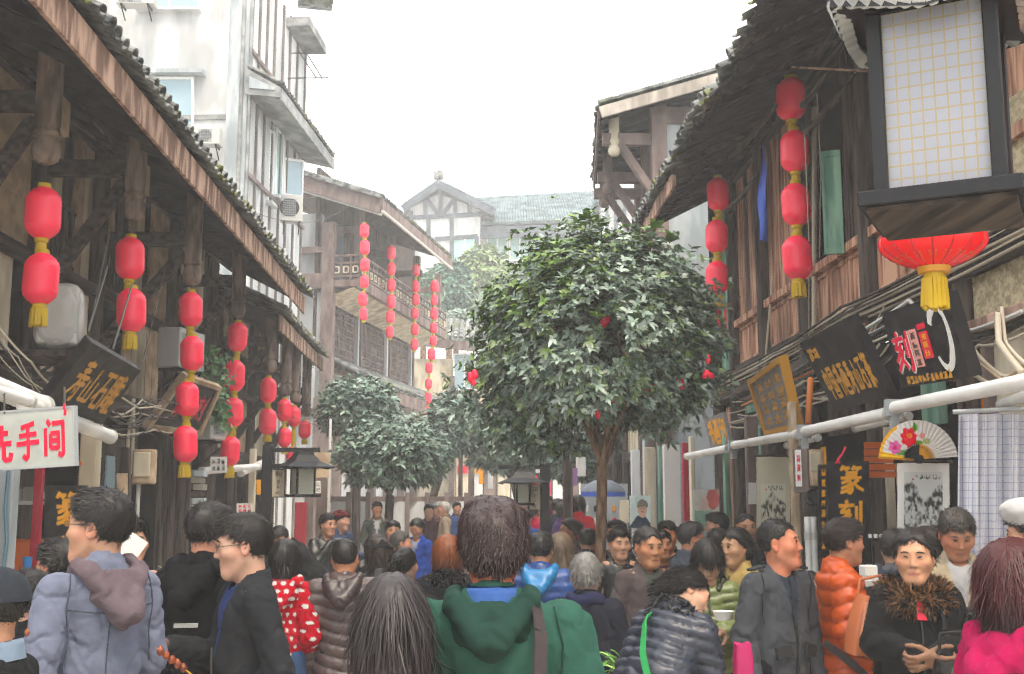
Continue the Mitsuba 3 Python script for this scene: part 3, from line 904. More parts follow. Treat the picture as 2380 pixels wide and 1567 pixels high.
board(k, 'lower_panel', shapes, .01, 'cardboard')
for i, (u, w, mat, lab) in enumerate(((205, 40, 'plaster_cream', 'flaking cream door jamb right of the black upright board'), (375, 18, 'old_wood_upright', 'dark timber door post behind the spiky plant'), (425, 28, 'old_wood_upright', 'thick dark timber post under the third lantern string'), (400, 10, 'old_wood_upright', 'thin dark post beside the thick timber post'), (585, 14, 'plaster_cream', 'pale post left of the black lamp post'))):
    Y = (9.6, 12.6, 12.9, 12.7, 17)[i]
    k = thing('door_post', lab, 'post')
    p = at(u, 1160, Y)
    put(k, 'door_post', MB().box((p[0], Y, 1.25), (w / 2600 * Y, .12, 2.5), bevel=.01).mesh(), mat, own=True)
# brick pier
k = thing('brick_pier', 'slim grey brick pier behind the two men with black jackets', 'pier')
p = at(447, 1220, 13.4)
for r_ in range(26):
    for c_ in range(2):
        off = (.06 if r_ % 2 else 0)
        put(k, 'brick', MB().box((p[0] - .07 + c_ * .12 + off * .4, 13.4, .05 + r_ * .08), (.115, .2 + rnd.uniform(-.01, .01), .07)).mesh(), ['concrete', 'plaster_grey', 'old_wood_along'][rnd.randrange(3)])
# signs and clutter further on
for (u0, v0, u1, v1, Y, mat, lab) in ((489, 1062, 527, 1098, 14.8, 'white_paint', 'white patterned cloth hanging under the fourth lantern string'), (550, 1170, 588, 1195, 15.5, 'white_paint', 'small white sign with red print left of the lamp post'), (596, 1115, 606, 1150, 15.0, 'gold_bright', 'narrow yellow sign left of the black lamp post'), (731, 1052, 765, 1110, 17.0, 'cardboard', 'tan square board right of the hanging lamp'), (729, 1118, 745, 1146, 16.9, 'white_paint', 'small white notice under the tan square board')):
    q = rect4(u0, v0, u1, v1, Y)
    k = upright_board(lab, q, mat, .02)
    if 'print' in lab or 'notice' in lab or 'patterned' in lab:
        lettering(k, q, [(pseudo(u0 + i), .1 + .28 * (i % 3), .12 + .42 * (i // 3), .33 + .28 * (i % 3), .48 + .42 * (i // 3), 7) for i in range(6)], 'red_paint' if 'red' in lab else 'cable_black', depth=.002, name='print')
awning('pale awning slat over the shop left of the lamp post', [at(470, 1095, 15), at(600, 1085, 16.5)], .05)
awning('white awning tube over the far left shop', [at(560, 1100, 16), at(612, 1075, 17)], .05)
# planter with a spiky plant
k = thing('stone_planter', 'grey stone planter on the left behind the men in black', 'planter')
p = at(415, 1420, 8.2)
put(k, 'stone_planter', MB().box((p[0], 8.2, .48), (.8, .5, .96), bevel=.02).mesh(), 'concrete', own=True)


def spiky_plant(lab, base, n, L, cols, seed):
    r_ = random.Random(seed)
    k = thing('spiky_plant', lab, 'plant')
    for i in range(n):
        a = r_.uniform(0, 2 * math.pi)
        t = np.linspace(0, 1, 7)
        reach, up_ = L * r_.uniform(.25, .8), L * r_.uniform(.6, 1)
        P = base + np.stack([np.cos(a) * reach * t, np.sin(a) * reach * t, up_ * (t * 1.5 - t * t * r_.uniform(.7, 1.3))], 1)
        side = A(-math.sin(a), math.cos(a), 0) * .014
        w = np.sin(np.pi * np.clip(t * .95 + .05, 0, 1))[:, None]
        Pg = np.stack([P - side * w, P + A(0, 0, .004), P + side * w], 1)
        c = cols[r_.randrange(len(cols))] * r_.uniform(.7, 1.2)
        put(k, 'blade', MB().grid(Pg).mesh(), 'leaf', color=np.broadcast_to(c, (21, 3)), smooth=True)


spiky_plant('spiky green plant growing from the stone planter on the left', A(p[0], 8.2, .96), 60, .42, [lin('5c8a3a'), lin('86b35a'), lin('3f6a34')], 5)
p = at(80, 1490, 5.5)
spiky_plant('bright green leaves low at the left edge behind the skewers', A(p[0], 5.5, p[2] - .2), 26, .32, [lin('6aa64a'), lin('a8c98a')], 6)
k = thing('plant_pot', 'low grey pot under the bright green leaves at the left edge', 'pot')
put(k, 'plant_pot', MB().lathe([(0, 0), (.13, 0), (.17, p[2] - .2), (.15, p[2] - .2), (.14, p[2] - .24), (0, p[2] - .24)], (p[0], 5.5, 0), 20).mesh(), 'concrete', own=True, smooth=40)
p = at(1470, 1515, 5.6)
spiky_plant('low grassy plant on the ground right of the man in green', A(p[0], 5.6, max(p[2] - .2, .3)), 44, .3, [lin('5d8f36'), lin('8cb85c'), lin('3c6a30')], 8)
k = thing('stone_planter', 'low stone planter under the grassy plant right of the man in green', 'planter')
put(k, 'stone_planter', MB().box((p[0] + .05, 5.75, max(p[2] - .2, .3) / 2), (.5, .4, max(p[2] - .2, .3)), bevel=.02).mesh(), 'concrete', own=True)


# lamp posts
def street_lamp(lab, u, v_top, Y, du, yaw=0.0, s=1.0, sign=True):
    """A black post with a cross arm that carries a roofed paper-pane lantern and a small hanging sign."""
    k = thing('street_lamp', lab, 'street lamp')
    top = at(u, v_top, Y)
    x = top[0]
    put(k, 'post', MB().box((x, Y, top[2] / 2), (.12, .12, top[2]), bevel=.012).mesh(), 'dark_metal')
    sx = 1 if du > 0 else -1
    put(k, 'arm', MB().box((x + sx * .3, Y, top[2] - .06), (.6, .06, .05)).box((x + sx * .13, Y, top[2] - .24), (.3, .045, .035)).mesh(), 'dark_metal')
    lx = x + du / 2600 * Y
    lamp_box(k, A(lx, Y, top[2] - .08), .23 * s, .29 * s, yaw)
    if sign:
        sxx = x + sx * .13
        q = [A(sxx - .07, Y - .01, top[2] - .29), A(sxx + .07, Y - .01, top[2] - .29), A(sxx + .07, Y - .01, top[2] - .6), A(sxx - .07, Y - .01, top[2] - .6)]
        pk = board(k, 'sign_plate', q, .02, 'plaster_cream')
        frame4(pk, 'sign_frame', q, .012, .006, .02, 'old_wood_upright')
        lettering(pk, q, [('he', .22, .06, .8, .3, 6), ('zhi', .34, .38, .66, .52, 9), ('ren', .34, .57, .66, .71, 9), ('xin', .3, .76, .7, .92, 9)], 'cable_black', depth=.002)


def lamp_box(k, top, w, h, yaw, roof=True):
    R = rotz(yaw)
    zc = top[2] - .2 - h / 2
    c = A(top[0], top[1], zc)
    if roof:
        P = []
        for (e, z) in ((.09, .2), (.1, .16), (.16, .08), (.3, .02), (w * 1.05 + .06, -.005)):
            P.append([c + R @ A(sx * e, sy * e, h / 2 + z + .0) for sx, sy in ((-1, -1), (0, -1), (1, -1), (1, 0), (1, 1), (0, 1), (-1, 1), (-1, 0))])
        P = np.array(P)
        P[-1, ::2, 2] += .03
        rk = put(k, 'lamp_roof', MB().grid(P, close=True).mesh(), 'dark_metal')
        put(rk, 'roof_cap', MB().box(c + A(0, 0, h / 2 + .2), (.1, .1, .06), R).mesh(), 'dark_metal')
    m = MB()
    b = .022
    for sx in (-1, 1):
        for sy in (-1, 1):
            m.box(c + R @ A(sx * (w / 2 - b / 2), sy * (w / 2 - b / 2), 0), (b, b, h), R)
    m.box(c + A(0, 0, -h / 2 - .02), (w + .1, w + .1, .035), R)
    m.box(c + A(0, 0, h / 2 + .008), (w + .02, w + .02, .016), R)
    lk = put(k, 'lamp_frame', m.mesh(), 'dark_metal')
    for (dx, dy) in ((0, -1), (1, 0), (-1, 0), (0, 1)):
        pc = c + R @ A(dx * (w / 2 - .012), dy * (w / 2 - .012), 0)
        s3 = (w - 2 * b, .004, h) if dx == 0 else (.004, w - 2 * b, h)
        put(lk, 'lamp_pane', MB().box(pc, s3, R).mesh(), 'lamp_paper')


bs('lamp_paper', pr(lin('b2b4a6'), .6, .3))
street_lamp('black lamp post with roofed lantern and hanging sign on the left', 624, 1034, 13.2, 81, yaw=.5)
street_lamp('far black lamp post with lantern behind the man in green', 1266, 1075, 14.5, -52, yaw=.1, s=.8)
# ------------------------------------------------------------------ right timber house along the street
RX, REZ, REX = 3.7, 5.83, 2.40
k = thing('timber_house', 'old brown timber house with ragged tiled eave and wooden panel wall on the right', 'house')
right_house = k
r = random.Random(21)
SL = math.radians(27)
UPR = A(math.cos(SL), 0, math.sin(SL))
# fascia only at the far end
for a, b in ((13.5, 15.3), (15.3, 17.1)):
    put(k, 'fascia_board', MB().beam((REX, a, REZ - .1), (REX, b - .005, REZ - .1), .035, .21, bevel=.006).mesh(), 'fascia_wood')
tiled_edge(k, (REX - .09, 13.5, REZ), (REX - .09, 17.1, REZ), (1, 0, 0), SL, pitch=.2, courses=2, single=1, rest_len=4.5)
tiled_edge(k, (REX - .04, 4.6, REZ + .03), (REX - .06, 13.5, REZ + .03), (1, 0, 0), SL, pitch=.19, courses=2, single=2, jit=.03, rest_len=4.5,
           sagf=lambda t: .07 * math.sin(t * 17) + .05 * math.sin(t * 41 + 1), limit=200)
for a in np.arange(4.6, 17.1, .19):
    e = A(REX - .03 + r.uniform(-.06, .05), a + r.uniform(-.02, .02), REZ - .03 + (.07 * math.sin((a - 4.6) / 8.9 * 17) if a < 13.5 else 0))
    put(k, 'rafter', MB().beam(e, e + UPR * (3.2 + r.uniform(0, .2)) + A(0, r.uniform(-.1, .1), 0), .05 + r.uniform(-.012, .014), .06, up=(-math.sin(SL), 0, math.cos(SL))).mesh(), r.choice(['soffit_wood', 'old_wood_along', 'soffit_wood']))
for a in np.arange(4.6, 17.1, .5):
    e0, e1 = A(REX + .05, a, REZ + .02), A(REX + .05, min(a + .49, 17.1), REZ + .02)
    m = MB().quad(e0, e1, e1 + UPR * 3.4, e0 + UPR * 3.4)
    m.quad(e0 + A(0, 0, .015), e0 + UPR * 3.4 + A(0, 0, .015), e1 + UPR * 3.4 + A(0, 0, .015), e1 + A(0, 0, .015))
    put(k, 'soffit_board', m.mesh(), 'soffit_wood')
zw = REZ + (RX - REX) * math.tan(SL)
# upper wall: posts, rails, planks and framed panels
WP = [4.6, 8.2, 10.2, 12.25, 14.1, 15.8, 17.0]
for y in WP:
    put(k, 'wall_post', MB().tube([A(RX - .06, y, 0), A(RX - .06, y, zw)], .105, 14).mesh(), 'old_wood_upright', smooth=40)
for z, h in ((3.5, .24), (4.22, .09), (zw - .1, .2)):
    put(k, 'wall_beam', MB().box((RX - .03, 10.8, z), (.15, 12.6, h)).mesh(), 'old_wood_along' if h > .1 else 'panel_wood')
for i, (a, b) in enumerate(zip(WP[:-1], WP[1:])):
    n = max(3, int((b - a) / .24))
    green = a >= 15.8
    for j in range(n):
        y0, y1 = a + .08 + (b - a - .16) * j / n, a + .08 + (b - a - .16) * (j + 1) / n
        window = i in (1, 2) and n * .3 < j < n * .78
        if not window:
            put(k, 'wall_plank', MB().box((RX + r.uniform(-.01, .012), (y0 + y1) / 2, (4.28 + zw - .2) / 2), (.03, y1 - y0 - .012, zw - .2 - 4.28)).mesh(), 'green_paint' if green else r.choice(['panel_wood', 'panel_wood', 'old_wood_upright']))
        if not (b <= 8.3):
            pass
    # framed panels under the rail
    m_ = max(1, int((b - a) / .62))
    for j in range(m_):
        y0, y1 = a + .1 + (b - a - .2) * j / m_, a + .1 + (b - a - .2) * (j + 1) / m_
        if b > 8.3:
            mat = 'green_paint' if green else 'panel_wood'
            wpk = put(k, 'wall_panel', MB().box((RX + .005, (y0 + y1) / 2, 3.9), (.03, y1 - y0 - .02, .52)).mesh(), mat)
            f = MB()
            for (yy, zz, sy, sz) in (((y0 + y1) / 2, 4.14, y1 - y0 - .04, .05), ((y0 + y1) / 2, 3.66, y1 - y0 - .04, .05), (y0 + .045, 3.9, .05, .43), (y1 - .045, 3.9, .05, .43)):
                f.box((RX - .022, yy, zz), (.03, sy, sz), bevel=.006)
            put(wpk, 'panel_moulding', f.mesh(), mat)
# plastered near bay and its window
put(k, 'plaster_field', MB().box((RX - .02, 6.3, 3.24), (.06, 4.4, .5)).mesh(), 'plaster_grit')
put(k, 'plaster_field', MB().box((RX - .02, 6.3, 4.0), (.06, 3.5, 1.0)).mesh(), 'plaster_grit')
put(k, 'lintel', MB().box((RX - .1, 6.6, 2.98), (.16, 3.0, .1), bevel=.01).mesh(), 'fascia_wood')
wf = MB()
for y in (5.6, 6.9, 7.9): wf.box((RX - .06, y, 2.6), (.07, .07, .68))
wf.box((RX - .062, 6.7, 2.26), (.07, 2.4, .06)).box((RX - .062, 6.7, 2.93), (.068, 2.4, .05))
wk_ = put(k, 'window_frame', wf.mesh(), 'brown_paint')
put(wk_, 'window_pane', MB().box((RX - .03, 6.7, 2.6), (.01, 2.3, .62)).mesh(), 'plaster_cream')
# ledge under the cables and lower shop wall
put(k, 'wall_ledge', MB().box((RX - .12, 12.6, 3.22), (.2, 8.6, .1)).mesh(), 'old_wood_along')
for i, y in enumerate(np.arange(8.4, 17.0, .42)):
    put(k, 'ledge_board', MB().box((RX - .05 + r.uniform(-.02, .02), y + .2, 3.36), (.05, .41, .2)).mesh(), r.choice(['cardboard', 'old_wood_along', 'panel_wood']))
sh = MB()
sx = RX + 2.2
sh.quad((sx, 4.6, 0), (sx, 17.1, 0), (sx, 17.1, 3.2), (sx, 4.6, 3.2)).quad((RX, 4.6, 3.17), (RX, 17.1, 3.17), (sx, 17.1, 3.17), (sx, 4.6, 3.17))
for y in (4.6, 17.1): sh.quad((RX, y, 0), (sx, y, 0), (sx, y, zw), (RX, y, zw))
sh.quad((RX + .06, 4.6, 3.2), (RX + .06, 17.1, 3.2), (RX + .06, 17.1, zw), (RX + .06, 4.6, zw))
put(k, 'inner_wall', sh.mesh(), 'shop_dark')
put(k, 'ceiling_board', MB().box((4.3, 8.0, 2.72), (1.2, 1.7, .06)).mesh(), 'orange_wood')
for (y, w, z0, z1, mat) in ((13.0, .7, 0, 3.1, 'old_wood_upright'), (15.0, .8, 0, 3.1, 'green_paint'), (16.3, .6, 0, 3.1, 'panel_wood'), (9.0, .35, 2.35, 3.1, 'green_paint'), (11.2, 1.0, 2.4, 3.1, 'old_wood_upright'), (10.2, .3, 0, 2.4, 'plaster_cream'), (8.0, .12, 0, 2.6, 'orange_wood')):
    put(k, 'shop_panel', MB().box((RX - .02, y, (z0 + z1) / 2), (.07, w, z1 - z0)).mesh(), mat)
# green shutters standing open
for (y, z0, z1, yaw, lab) in ((10.8, 4.16, 5.22, 1.2, None),):
    f = MB()
    R = rotz(yaw)
    c = A(RX - .2, y, (z0 + z1) / 2)
    f.box(c, (.035, .19, z1 - z0), R)
    shk = put(k, 'shutter', f.mesh(), 'green_paint')
    f = MB()
    for (yy, zz, sy, sz) in ((0, (z1 - z0) / 2 - .03, .19, .06), (0, -(z1 - z0) / 2 + .03, .19, .06), (-.08, 0, .03, z1 - z0 - .12), (.08, 0, .03, z1 - z0 - .12)):
        f.box(c + R @ A(-.026, yy, zz), (.02, sy, sz), R)
    put(shk, 'shutter_frame', f.mesh(), 'green_paint')
# struts, rods and lines under the eave
for (u0, v0, u1, v1, X, lab) in ((1922, 168, 1866, 245, 3.0, 'upper strut pole right of the tall lantern string'), (1986, 171, 1875, 306, 3.2, 'long strut pole right of the tall lantern string'), (1942, 64, 1902, 128, 3.0, 'short strut pole high under the right eave'), (1804, 245, 1700, 366, 2.9, 'strut pole under the eave left of the tall lantern string'), (1764, 400, 1687, 494, 2.95, 'bent strut pole right of the three lantern string')):
    kk = thing('strut_pole', lab, 'pole')
    Y0, Y1 = X * FPX / (u0 - 1120), X * FPX / (u1 - 1120)
    a_, b_ = at(u0, v0, Y0), at(u1, v1, Y1)
    put(kk, 'strut_pole', MB().tube([a_, (a_ + b_) / 2 + A(0, 0, -.03), b_], [.022, .03, .035], 7).mesh(), 'old_wood_along', own=True, smooth=True)
kk = thing('hanging_rod', 'thin rusty rod strung across under the right eave above the tall lantern string', 'rod')
put(kk, 'hanging_rod', MB().tube([at(1841, 156, 10.6), at(2023, 166, 9.4)], .012, 6).mesh(), 'fascia_wood', own=True)
kk = thing('blue_cloth', 'long blue cloth strip hanging under the right eave', 'cloth')
t = np.linspace(0, 1, 24)
P = np.array([[at(1773 + w * (4 + 7 * tt) + 3 * math.sin(tt * 9), 335 + 225 * tt, 11.9) + A(0, .04 * math.sin(w * 2 + tt * 6), 0) for w in (-1, -.4, .2, 1)] for tt in t])
put(kk, 'blue_cloth', MB().grid(P).mesh(), 'blue_cloth', own=True, smooth=True)
for (u0, v0, u1, v1, Y0, Y1, rr_, mat, lab) in ((1796, 642, 1776, 870, 13.7, 13.9, .014, 'cable_pale', 'thin pale stick leaning on the right wooden wall'), (1893, 250, 1893, 800, 11.95, 11.95, .03, 'cable_pale', 'pale drain pipe beside the dark post of the right house'), (1884, 880, 1878, 985, 10.4, 10.2, .03, 'cable_orange', 'orange and white plastic pipe above the awning tube')):
    kk = thing('wall_pipe', lab, 'pipe')
    put(kk, 'wall_pipe', MB().tube([at(u0, v0, Y0), at((u0 + u1) / 2, (v0 + v1) / 2, (Y0 + Y1) / 2), at(u1, v1, Y1)], rr_, 9).mesh(), mat, own=True, smooth=True)
for (u0, v0, u1, v1, lab) in ((1898, 200, 1905, 600, 'thin wire hanging beside the tall lantern string'), (1870, 310, 1880, 800, 'pale wire down the right wooden wall')):
    kk = thing('overhead_wire', lab, 'wire')
    put(kk, 'overhead_wire', MB().tube([at(u0, v0, 10.8), at(u0 + 10, (v0 + v1) / 2, 11.2), at(u1, v1, 11.8)], .006, 4).mesh(), 'cable_pale', own=True, smooth=True)

cables('thick bundle of dusty cables along the ledge of the right house', [(3.5, 5.6, 3.55), (3.5, 8.0, 3.5), (3.52, 10.5, 3.5), (3.55, 13.2, 3.45), (3.55, 16.8, 3.46)], 16, .06, ['cable_black', 'cable_pale', 'cable_pale', 'old_wood_along'], 5, r=.009)
cables('orange and pale cables over the gold framed sign', [(3.2, 9.3, 3.2), (3.15, 10.4, 3.02), (3.2, 12.0, 2.98), (3.4, 14.5, 3.0)], 7, .05, ['cable_orange', 'cable_orange', 'cable_pale', 'cable_black'], 6, r=.009)
cables('messy cable tangle behind the gold framed sign', [(3.3, 8.9, 3.1), (3.35, 10.0, 2.85), (3.4, 11.5, 2.9), (3.5, 13.5, 2.85), (3.5, 15.5, 2.9)], 12, .11, ['cable_black', 'cable_pale', 'old_wood_along'], 7, r=.007)
cables('white cables looping over the black sign with the white ring', [at(2400, 740, 6.2), at(2280, 785, 6.9), at(2190, 790, 7.4), at(2120, 730, 8.0), at(2000, 790, 9)], 5, .05, ['cable_pale', 'white_plastic', 'cable_black'], 8, r=.014)
cables('pale loose cables at the right edge above the awning', [at(2390, 850, 5.8), at(2330, 780, 6.0), at(2320, 715, 6.1)], 2, .03, ['cable_pale'], 9, r=.014)
cables('thin cables sagging under the reddish beam at the right edge', [at(2250, 810, 6.8), at(2330, 862, 6.3), at(2400, 820, 5.9)], 3, .04, ['cable_pale', 'cardboard'], 10, r=.009)

G = 'red lanterns under the right eave'
lantern_string(11.3, [(1838, 183, 280), (1847, 305, 400), (1850, 428, 525), (1853, 550, 650)], G, 'on the tall string under the right eave', cord_top=6.25, tassel=1.0)
lantern_string(14.0, [(1669, 415, 490), (1666, 512, 588), (1666, 608, 685)], G, 'on the string just right of the round tree', cord_top=6.1, tassel=.9)
kk = thing('firecracker_string', 'bunch of red firecrackers hanging under the three lantern string beside the tree', 'firecrackers')
for i in range(10):
    for s in (-1, 1):
        c = at(1678 + s * 5, 712 + i * 6, 14.0)
        put(kk, 'cracker', MB().tube([c, c + A(s * .03, -.01 * (i % 2), .035)], .014, 7).mesh(), 'red_paint', smooth=40)

# ---------------------------------------------- signs and goods on the right
SC = [at(2048.6, 731, 7.33), at(2196, 679, 6.35), at(2254, 877, 6.3), at(2096, 902, 7.33)]
k = thing('shop_sign', 'black tilted sign with a white brush ring and red characters above the right awning', 'sign')
board(k, 'sign_board', SC, .08, 'sign_black')
lettering(k, SC, [('ke', .045, .27, .335, .83, 7.5)], 'white_paint', depth=.003, name='lettering_outline')
lettering(k, SC, [('ke', .04, .26, .33, .82, 5)], 'red_paint', depth=.007)
from shapely.geometry import box as sbox, Polygon, Point, LineString
shapes_on(k, 'plaque', SC, [sbox(34, 30, 46, 78)], flat('plaque_pink', 'd8938a', .6))
lettering(k, SC, [(pseudo(300 + i), .36, .34 + .11 * i, .44, .43 + .11 * i, 6) for i in range(4)], 'cable_black', depth=.006, name='plaque_lettering')
shapes_on(k, 'red_seal', SC, [sbox(49, 36, 62, 70), sbox(49, 26, 61, 33)], 'red_paint')
lettering(k, SC, [(pseudo(310 + i), .515, .38 + .1 * i, .6, .47 + .1 * i, 6) for i in range(3)], 'gold_bright', depth=.006, name='seal_lettering')
ring = [(79 + 14 * math.cos(a) * (1), 47 + 43 * math.sin(a)) for a in np.radians(np.linspace(205, 505, 60))]
wid = np.interp(np.linspace(0, 1, 60), [0, .15, .4, .7, 1], [4.5, 7.5, 3.2, 6.5, 2.0])
inner = [(79 + (14 - w) * math.cos(a), 47 + (43 - w * 2.0) * math.sin(a)) for a, w in zip(np.radians(np.linspace(205, 505, 60)), wid)]
shapes_on(k, 'brush_ring', SC, [Polygon(ring + inner[::-1]).buffer(0)], 'white_paint')
lettering(k, SC, [(pseudo(330 + i), .12 + .062 * i, .87, .175 + .062 * i, .975, 8) for i in range(11)], 'gold_paint', depth=.003, name='small_lettering')
SD = [at(1858, 797, 8.75), at(1976, 734, 7.6), at(2070, 921, 7.53), at(1941, 958, 8.71)]
k = thing('shop_sign', 'worn black tilted sign with rows of gold characters left of the ringed sign', 'sign')
board(k, 'sign_board', SD, .06, 'sign_black')
lettering(k, SD, [(g, .10 + .105 * i, .42 + .0 * i, .195 + .105 * i, .86, 6) for i, g in enumerate(['zhong', 'guo', 'shu', 'hua', 'shou', 'shan', 'shi', 'zhuan'])], 'gold_paint')
lettering(k, SD, [(pseudo(340 + i), .06 + .045 * i, .13, .1 + .045 * i, .3, 8) for i in range(4)], 'gold_paint', name='small_lettering')
SE = [at(1748, 893, 10.95), at(1818, 842, 9.8), at(1851, 983, 9.73), at(1782, 1000, 10.9)]
k = thing('shop_sign', 'grey tilted gold framed sign with gold seal script left of the worn black sign', 'sign')
board(k, 'sign_board', SE, .04, paint('sign_grey', '6c6a6d', '84817c', lambda p, n, uv: fbm(p.x * 9, p.y * 9, p.z * 9)))
frame4(k, 'sign_frame', SE, .045, .03, .05, 'gold_paint')
lettering(k, SE, [(pseudo(400 + i * 7 + j), .1 + .28 * i, .08 + .22 * j, .32 + .28 * i, .28 + .22 * j, 5) for i in range(3) for j in range(4)], 'gold_paint')
SF = [at(1636, 975, 13.6), at(1680, 958, 12.9), at(1699, 1032, 12.8), at(1652, 1044, 13.5)]
k = thing('shop_sign', 'grey sign with yellow brush characters partly behind the round tree', 'sign')
board(k, 'sign_board', SF, .04, 'sign_grey')
lettering(k, SF, [('shu', .08, .1, .36, .92, 9), ('hua', .38, .12, .64, .92, 8), ('yin', .68, .12, .94, .92, 9)], 'gold_bright')

awning('white awning tube at the right edge below the ringed sign', [at(2420, 880, 5.5), at(2072, 949, 7.55)], .044, [(.98, 0)])
awning('white awning tube below the worn black sign', [at(2068, 960, 7.6), at(1866, 1004, 9.55)], .044, [(.98, 0)])
awning('white awning tube below the gold framed sign', [at(1860, 1009, 9.6), at(1702, 1036, 12.25)], .044, [(.98, 0)])
awning('farthest white awning tube on the right beside the red post', [at(1694, 1042, 12.4), at(1597, 1061, 15.0)], .044)
for (u0, v0, u1, v1, Y0, Y1, lab) in ((2330, 940, 2420, 905, 6.4, 5.9, 'short white awning arm at the right edge'), (1990, 995, 2110, 968, 8.6, 8.0, 'white awning arm behind the flowered fan'), (1830, 1035, 1900, 1018, 10.4, 9.8, 'white awning arm above the brown meter box')):
    awning(lab, [at(u0, v0, Y0), at(u1, v1, Y1)], .03)

# ink landscape scrolls and posters: flat prints in vertex colours on a fine sheet
def print_sheet(lab, name, cat, c4, fn, nx=60, ny=90, rod=True, border=None, mat='print_paper', part='paper'):
    k = thing(name, lab, cat)
    a, b = np.meshgrid(np.linspace(0, 1, nx), np.linspace(0, 1, ny), indexing='xy')
    TL, TR, BR, BL = [np.asarray(p) for p in c4]
    P = (TL * (1 - a[..., None]) + TR * a[..., None]) * (1 - b[..., None]) + (BL * (1 - a[..., None]) + BR * a[..., None]) * b[..., None]
    nrm = quad_normal(c4)
    if np.dot(nrm, EYE - TL) < 0: nrm = -nrm
    P = P + nrm * (.006 * np.sin(a * 5 + b * 3))[..., None]
    col = fn(a, b)
    put(k, part, MB().grid(P).mesh(), mat, color=col.reshape(-1, 3), smooth=True)
    if rod:
        for (p, q) in ((TL, TR), (BL, BR)):
            d = unit(q - p)
            put(k, 'scroll_rod', MB().tube([p - d * .02, q + d * .02], .011, 8).mesh(), 'old_wood_along', smooth=True)
    return k


def fb(x, y, s=1, seed=0):
    return meshkit.fbm(np.stack([x * s, y * s, np.full_like(x, seed * 1.7)], -1), 4)


def landscape(a, b, x0=.13, x1=.88, y0=.13, y1=1.02, paper=(246, 246, 242), in_paper=(224, 228, 226), ink=(44, 47, 48), peak=((0, .17), (.2, .11), (.36, .2), (.42, .33), (.55, .35), (.62, .33), (.8, .21), (.96, .14))):
    P, I, K = lin(paper), lin(in_paper), lin(ink)
    inside = (a > x0) & (a < x1) & (b > y0) & (b < y1)
    x, y = (a - x0) / (x1 - x0), (b - y0) / (y1 - y0)
    ridge = np.interp(x, [p[0] for p in peak], [p[1] for p in peak]) + .06 * (fb(x, y * 0, 14, 2) - .5)
    under = np.clip((y - ridge) / .05, 0, 1)
    tex = np.clip((fb(x, y, 16, 3) - .38) * 4.2, 0, 1) * .8 + .15
    tex = tex * np.where(np.abs(y - .78 - .03 * np.sin(x * 9)) < .035, .15, 1)
    water = np.clip((y - .86) / .04, 0, 1)
    tex = tex * (1 - water * .55)
    t = under * tex
    script = ((np.abs(y - .07) < .035) & (x > .3) & (x < .92)) * (fb(x * 2.4, y, 22, 5) > .54) * .9
    t = np.maximum(t, script)
    c = np.where(inside[..., None], I * (1 - t[..., None]) + K * t[..., None], P)
    seal = (np.hypot((x - .22) / 1, (y - .1) * 1.4) < .025) & inside
    return np.where(seal[..., None], lin((190, 60, 60)), c)


print_sheet('white ink landscape scroll with mountains hanging below the flowered fan', 'scroll_painting', 'scroll', rect4(2085, 1073, 2207, 1262, 7.55), landscape)


def landscape2(a, b):
    c = landscape(a, b, .12, .88, .32, 1.02, (196, 192, 170), (206, 204, 186), (58, 54, 50), ((.0, .34), (.2, .26), (.45, .1), (.62, .18), (.8, .26), (1, .3)))
    return c


print_sheet('cream scroll with an ink drawing of a roofed house under the gold framed sign', 'scroll_painting', 'scroll', rect4(1758, 1060, 1836, 1262, 10.8), landscape2)


def portrait(a, b):
    c = np.broadcast_to(lin((196, 214, 214)), a.shape + (3,)).copy()
    c = c * (.85 + .3 * fb(a, b, 6, 1)[..., None])
    a, b = a + .05 * (fb(a, b, 7, 6) - .5), b + .05 * (fb(a, b, 7, 8) - .5)
    face = np.hypot((a - .62) / .22, (b - .42) / .2) < 1
    hair = (np.hypot((a - .62) / .27, (b - .34) / .22) < 1) & (b < .36)
    body = (b > .62) & (np.abs(a - .55) < .18 + (b - .62) * 1.2)
    hand = np.hypot((a - .62) / .16, (b - .6) / .08) < 1
    eyes_ = (np.hypot((a - .55) / .05, (b - .4) / .015) < 1) | (np.hypot((a - .7) / .05, (b - .4) / .015) < 1) | (np.hypot((a - .62) / .08, (b - .5) / .014) < 1)
    for mk, col in ((body, (52, 66, 84)), (face, (196, 158, 140)), (hair, (120, 112, 108)), (hand, (206, 166, 148)), (eyes_, (110, 78, 70))):
        c[mk] = lin(col)
    return c * (.9 + .2 * fb(a, b, 20, 4)[..., None])


print_sheet('pale blue poster of a person in dark clothes on the far right shop front', 'poster', 'poster', rect4(1463, 1152, 1512, 1228, 15.2), portrait, 40, 60, rod=False)


def bride(a, b):
    c = np.broadcast_to(lin((206, 204, 196)), a.shape + (3,)).copy()
    red = (np.hypot((a - .75) / .25, (b - .22) / .26) < 1)
    face = np.hypot((a - .42) / .16, (b - .36) / .16) < 1
    green = (b > .5) & (np.abs(a - .4) < .36)
    for mk, col in ((green, (136, 174, 158)), (red, (206, 108, 104)), (face, (220, 190, 178))):
        c[mk] = lin(col)
    return c * (.85 + .3 * fb(a, b, 9, 4)[..., None])


print_sheet('faded poster with red and green shapes beside the red post on the right', 'poster', 'poster', rect4(1612, 1138, 1672, 1236, 12.9), bride, 40, 60, rod=False)
k = upright_board('yellowish notice board left of the blue poster on the far right', rect4(1440, 1162, 1462, 1215, 15.6), 'plaster_cream', .02)

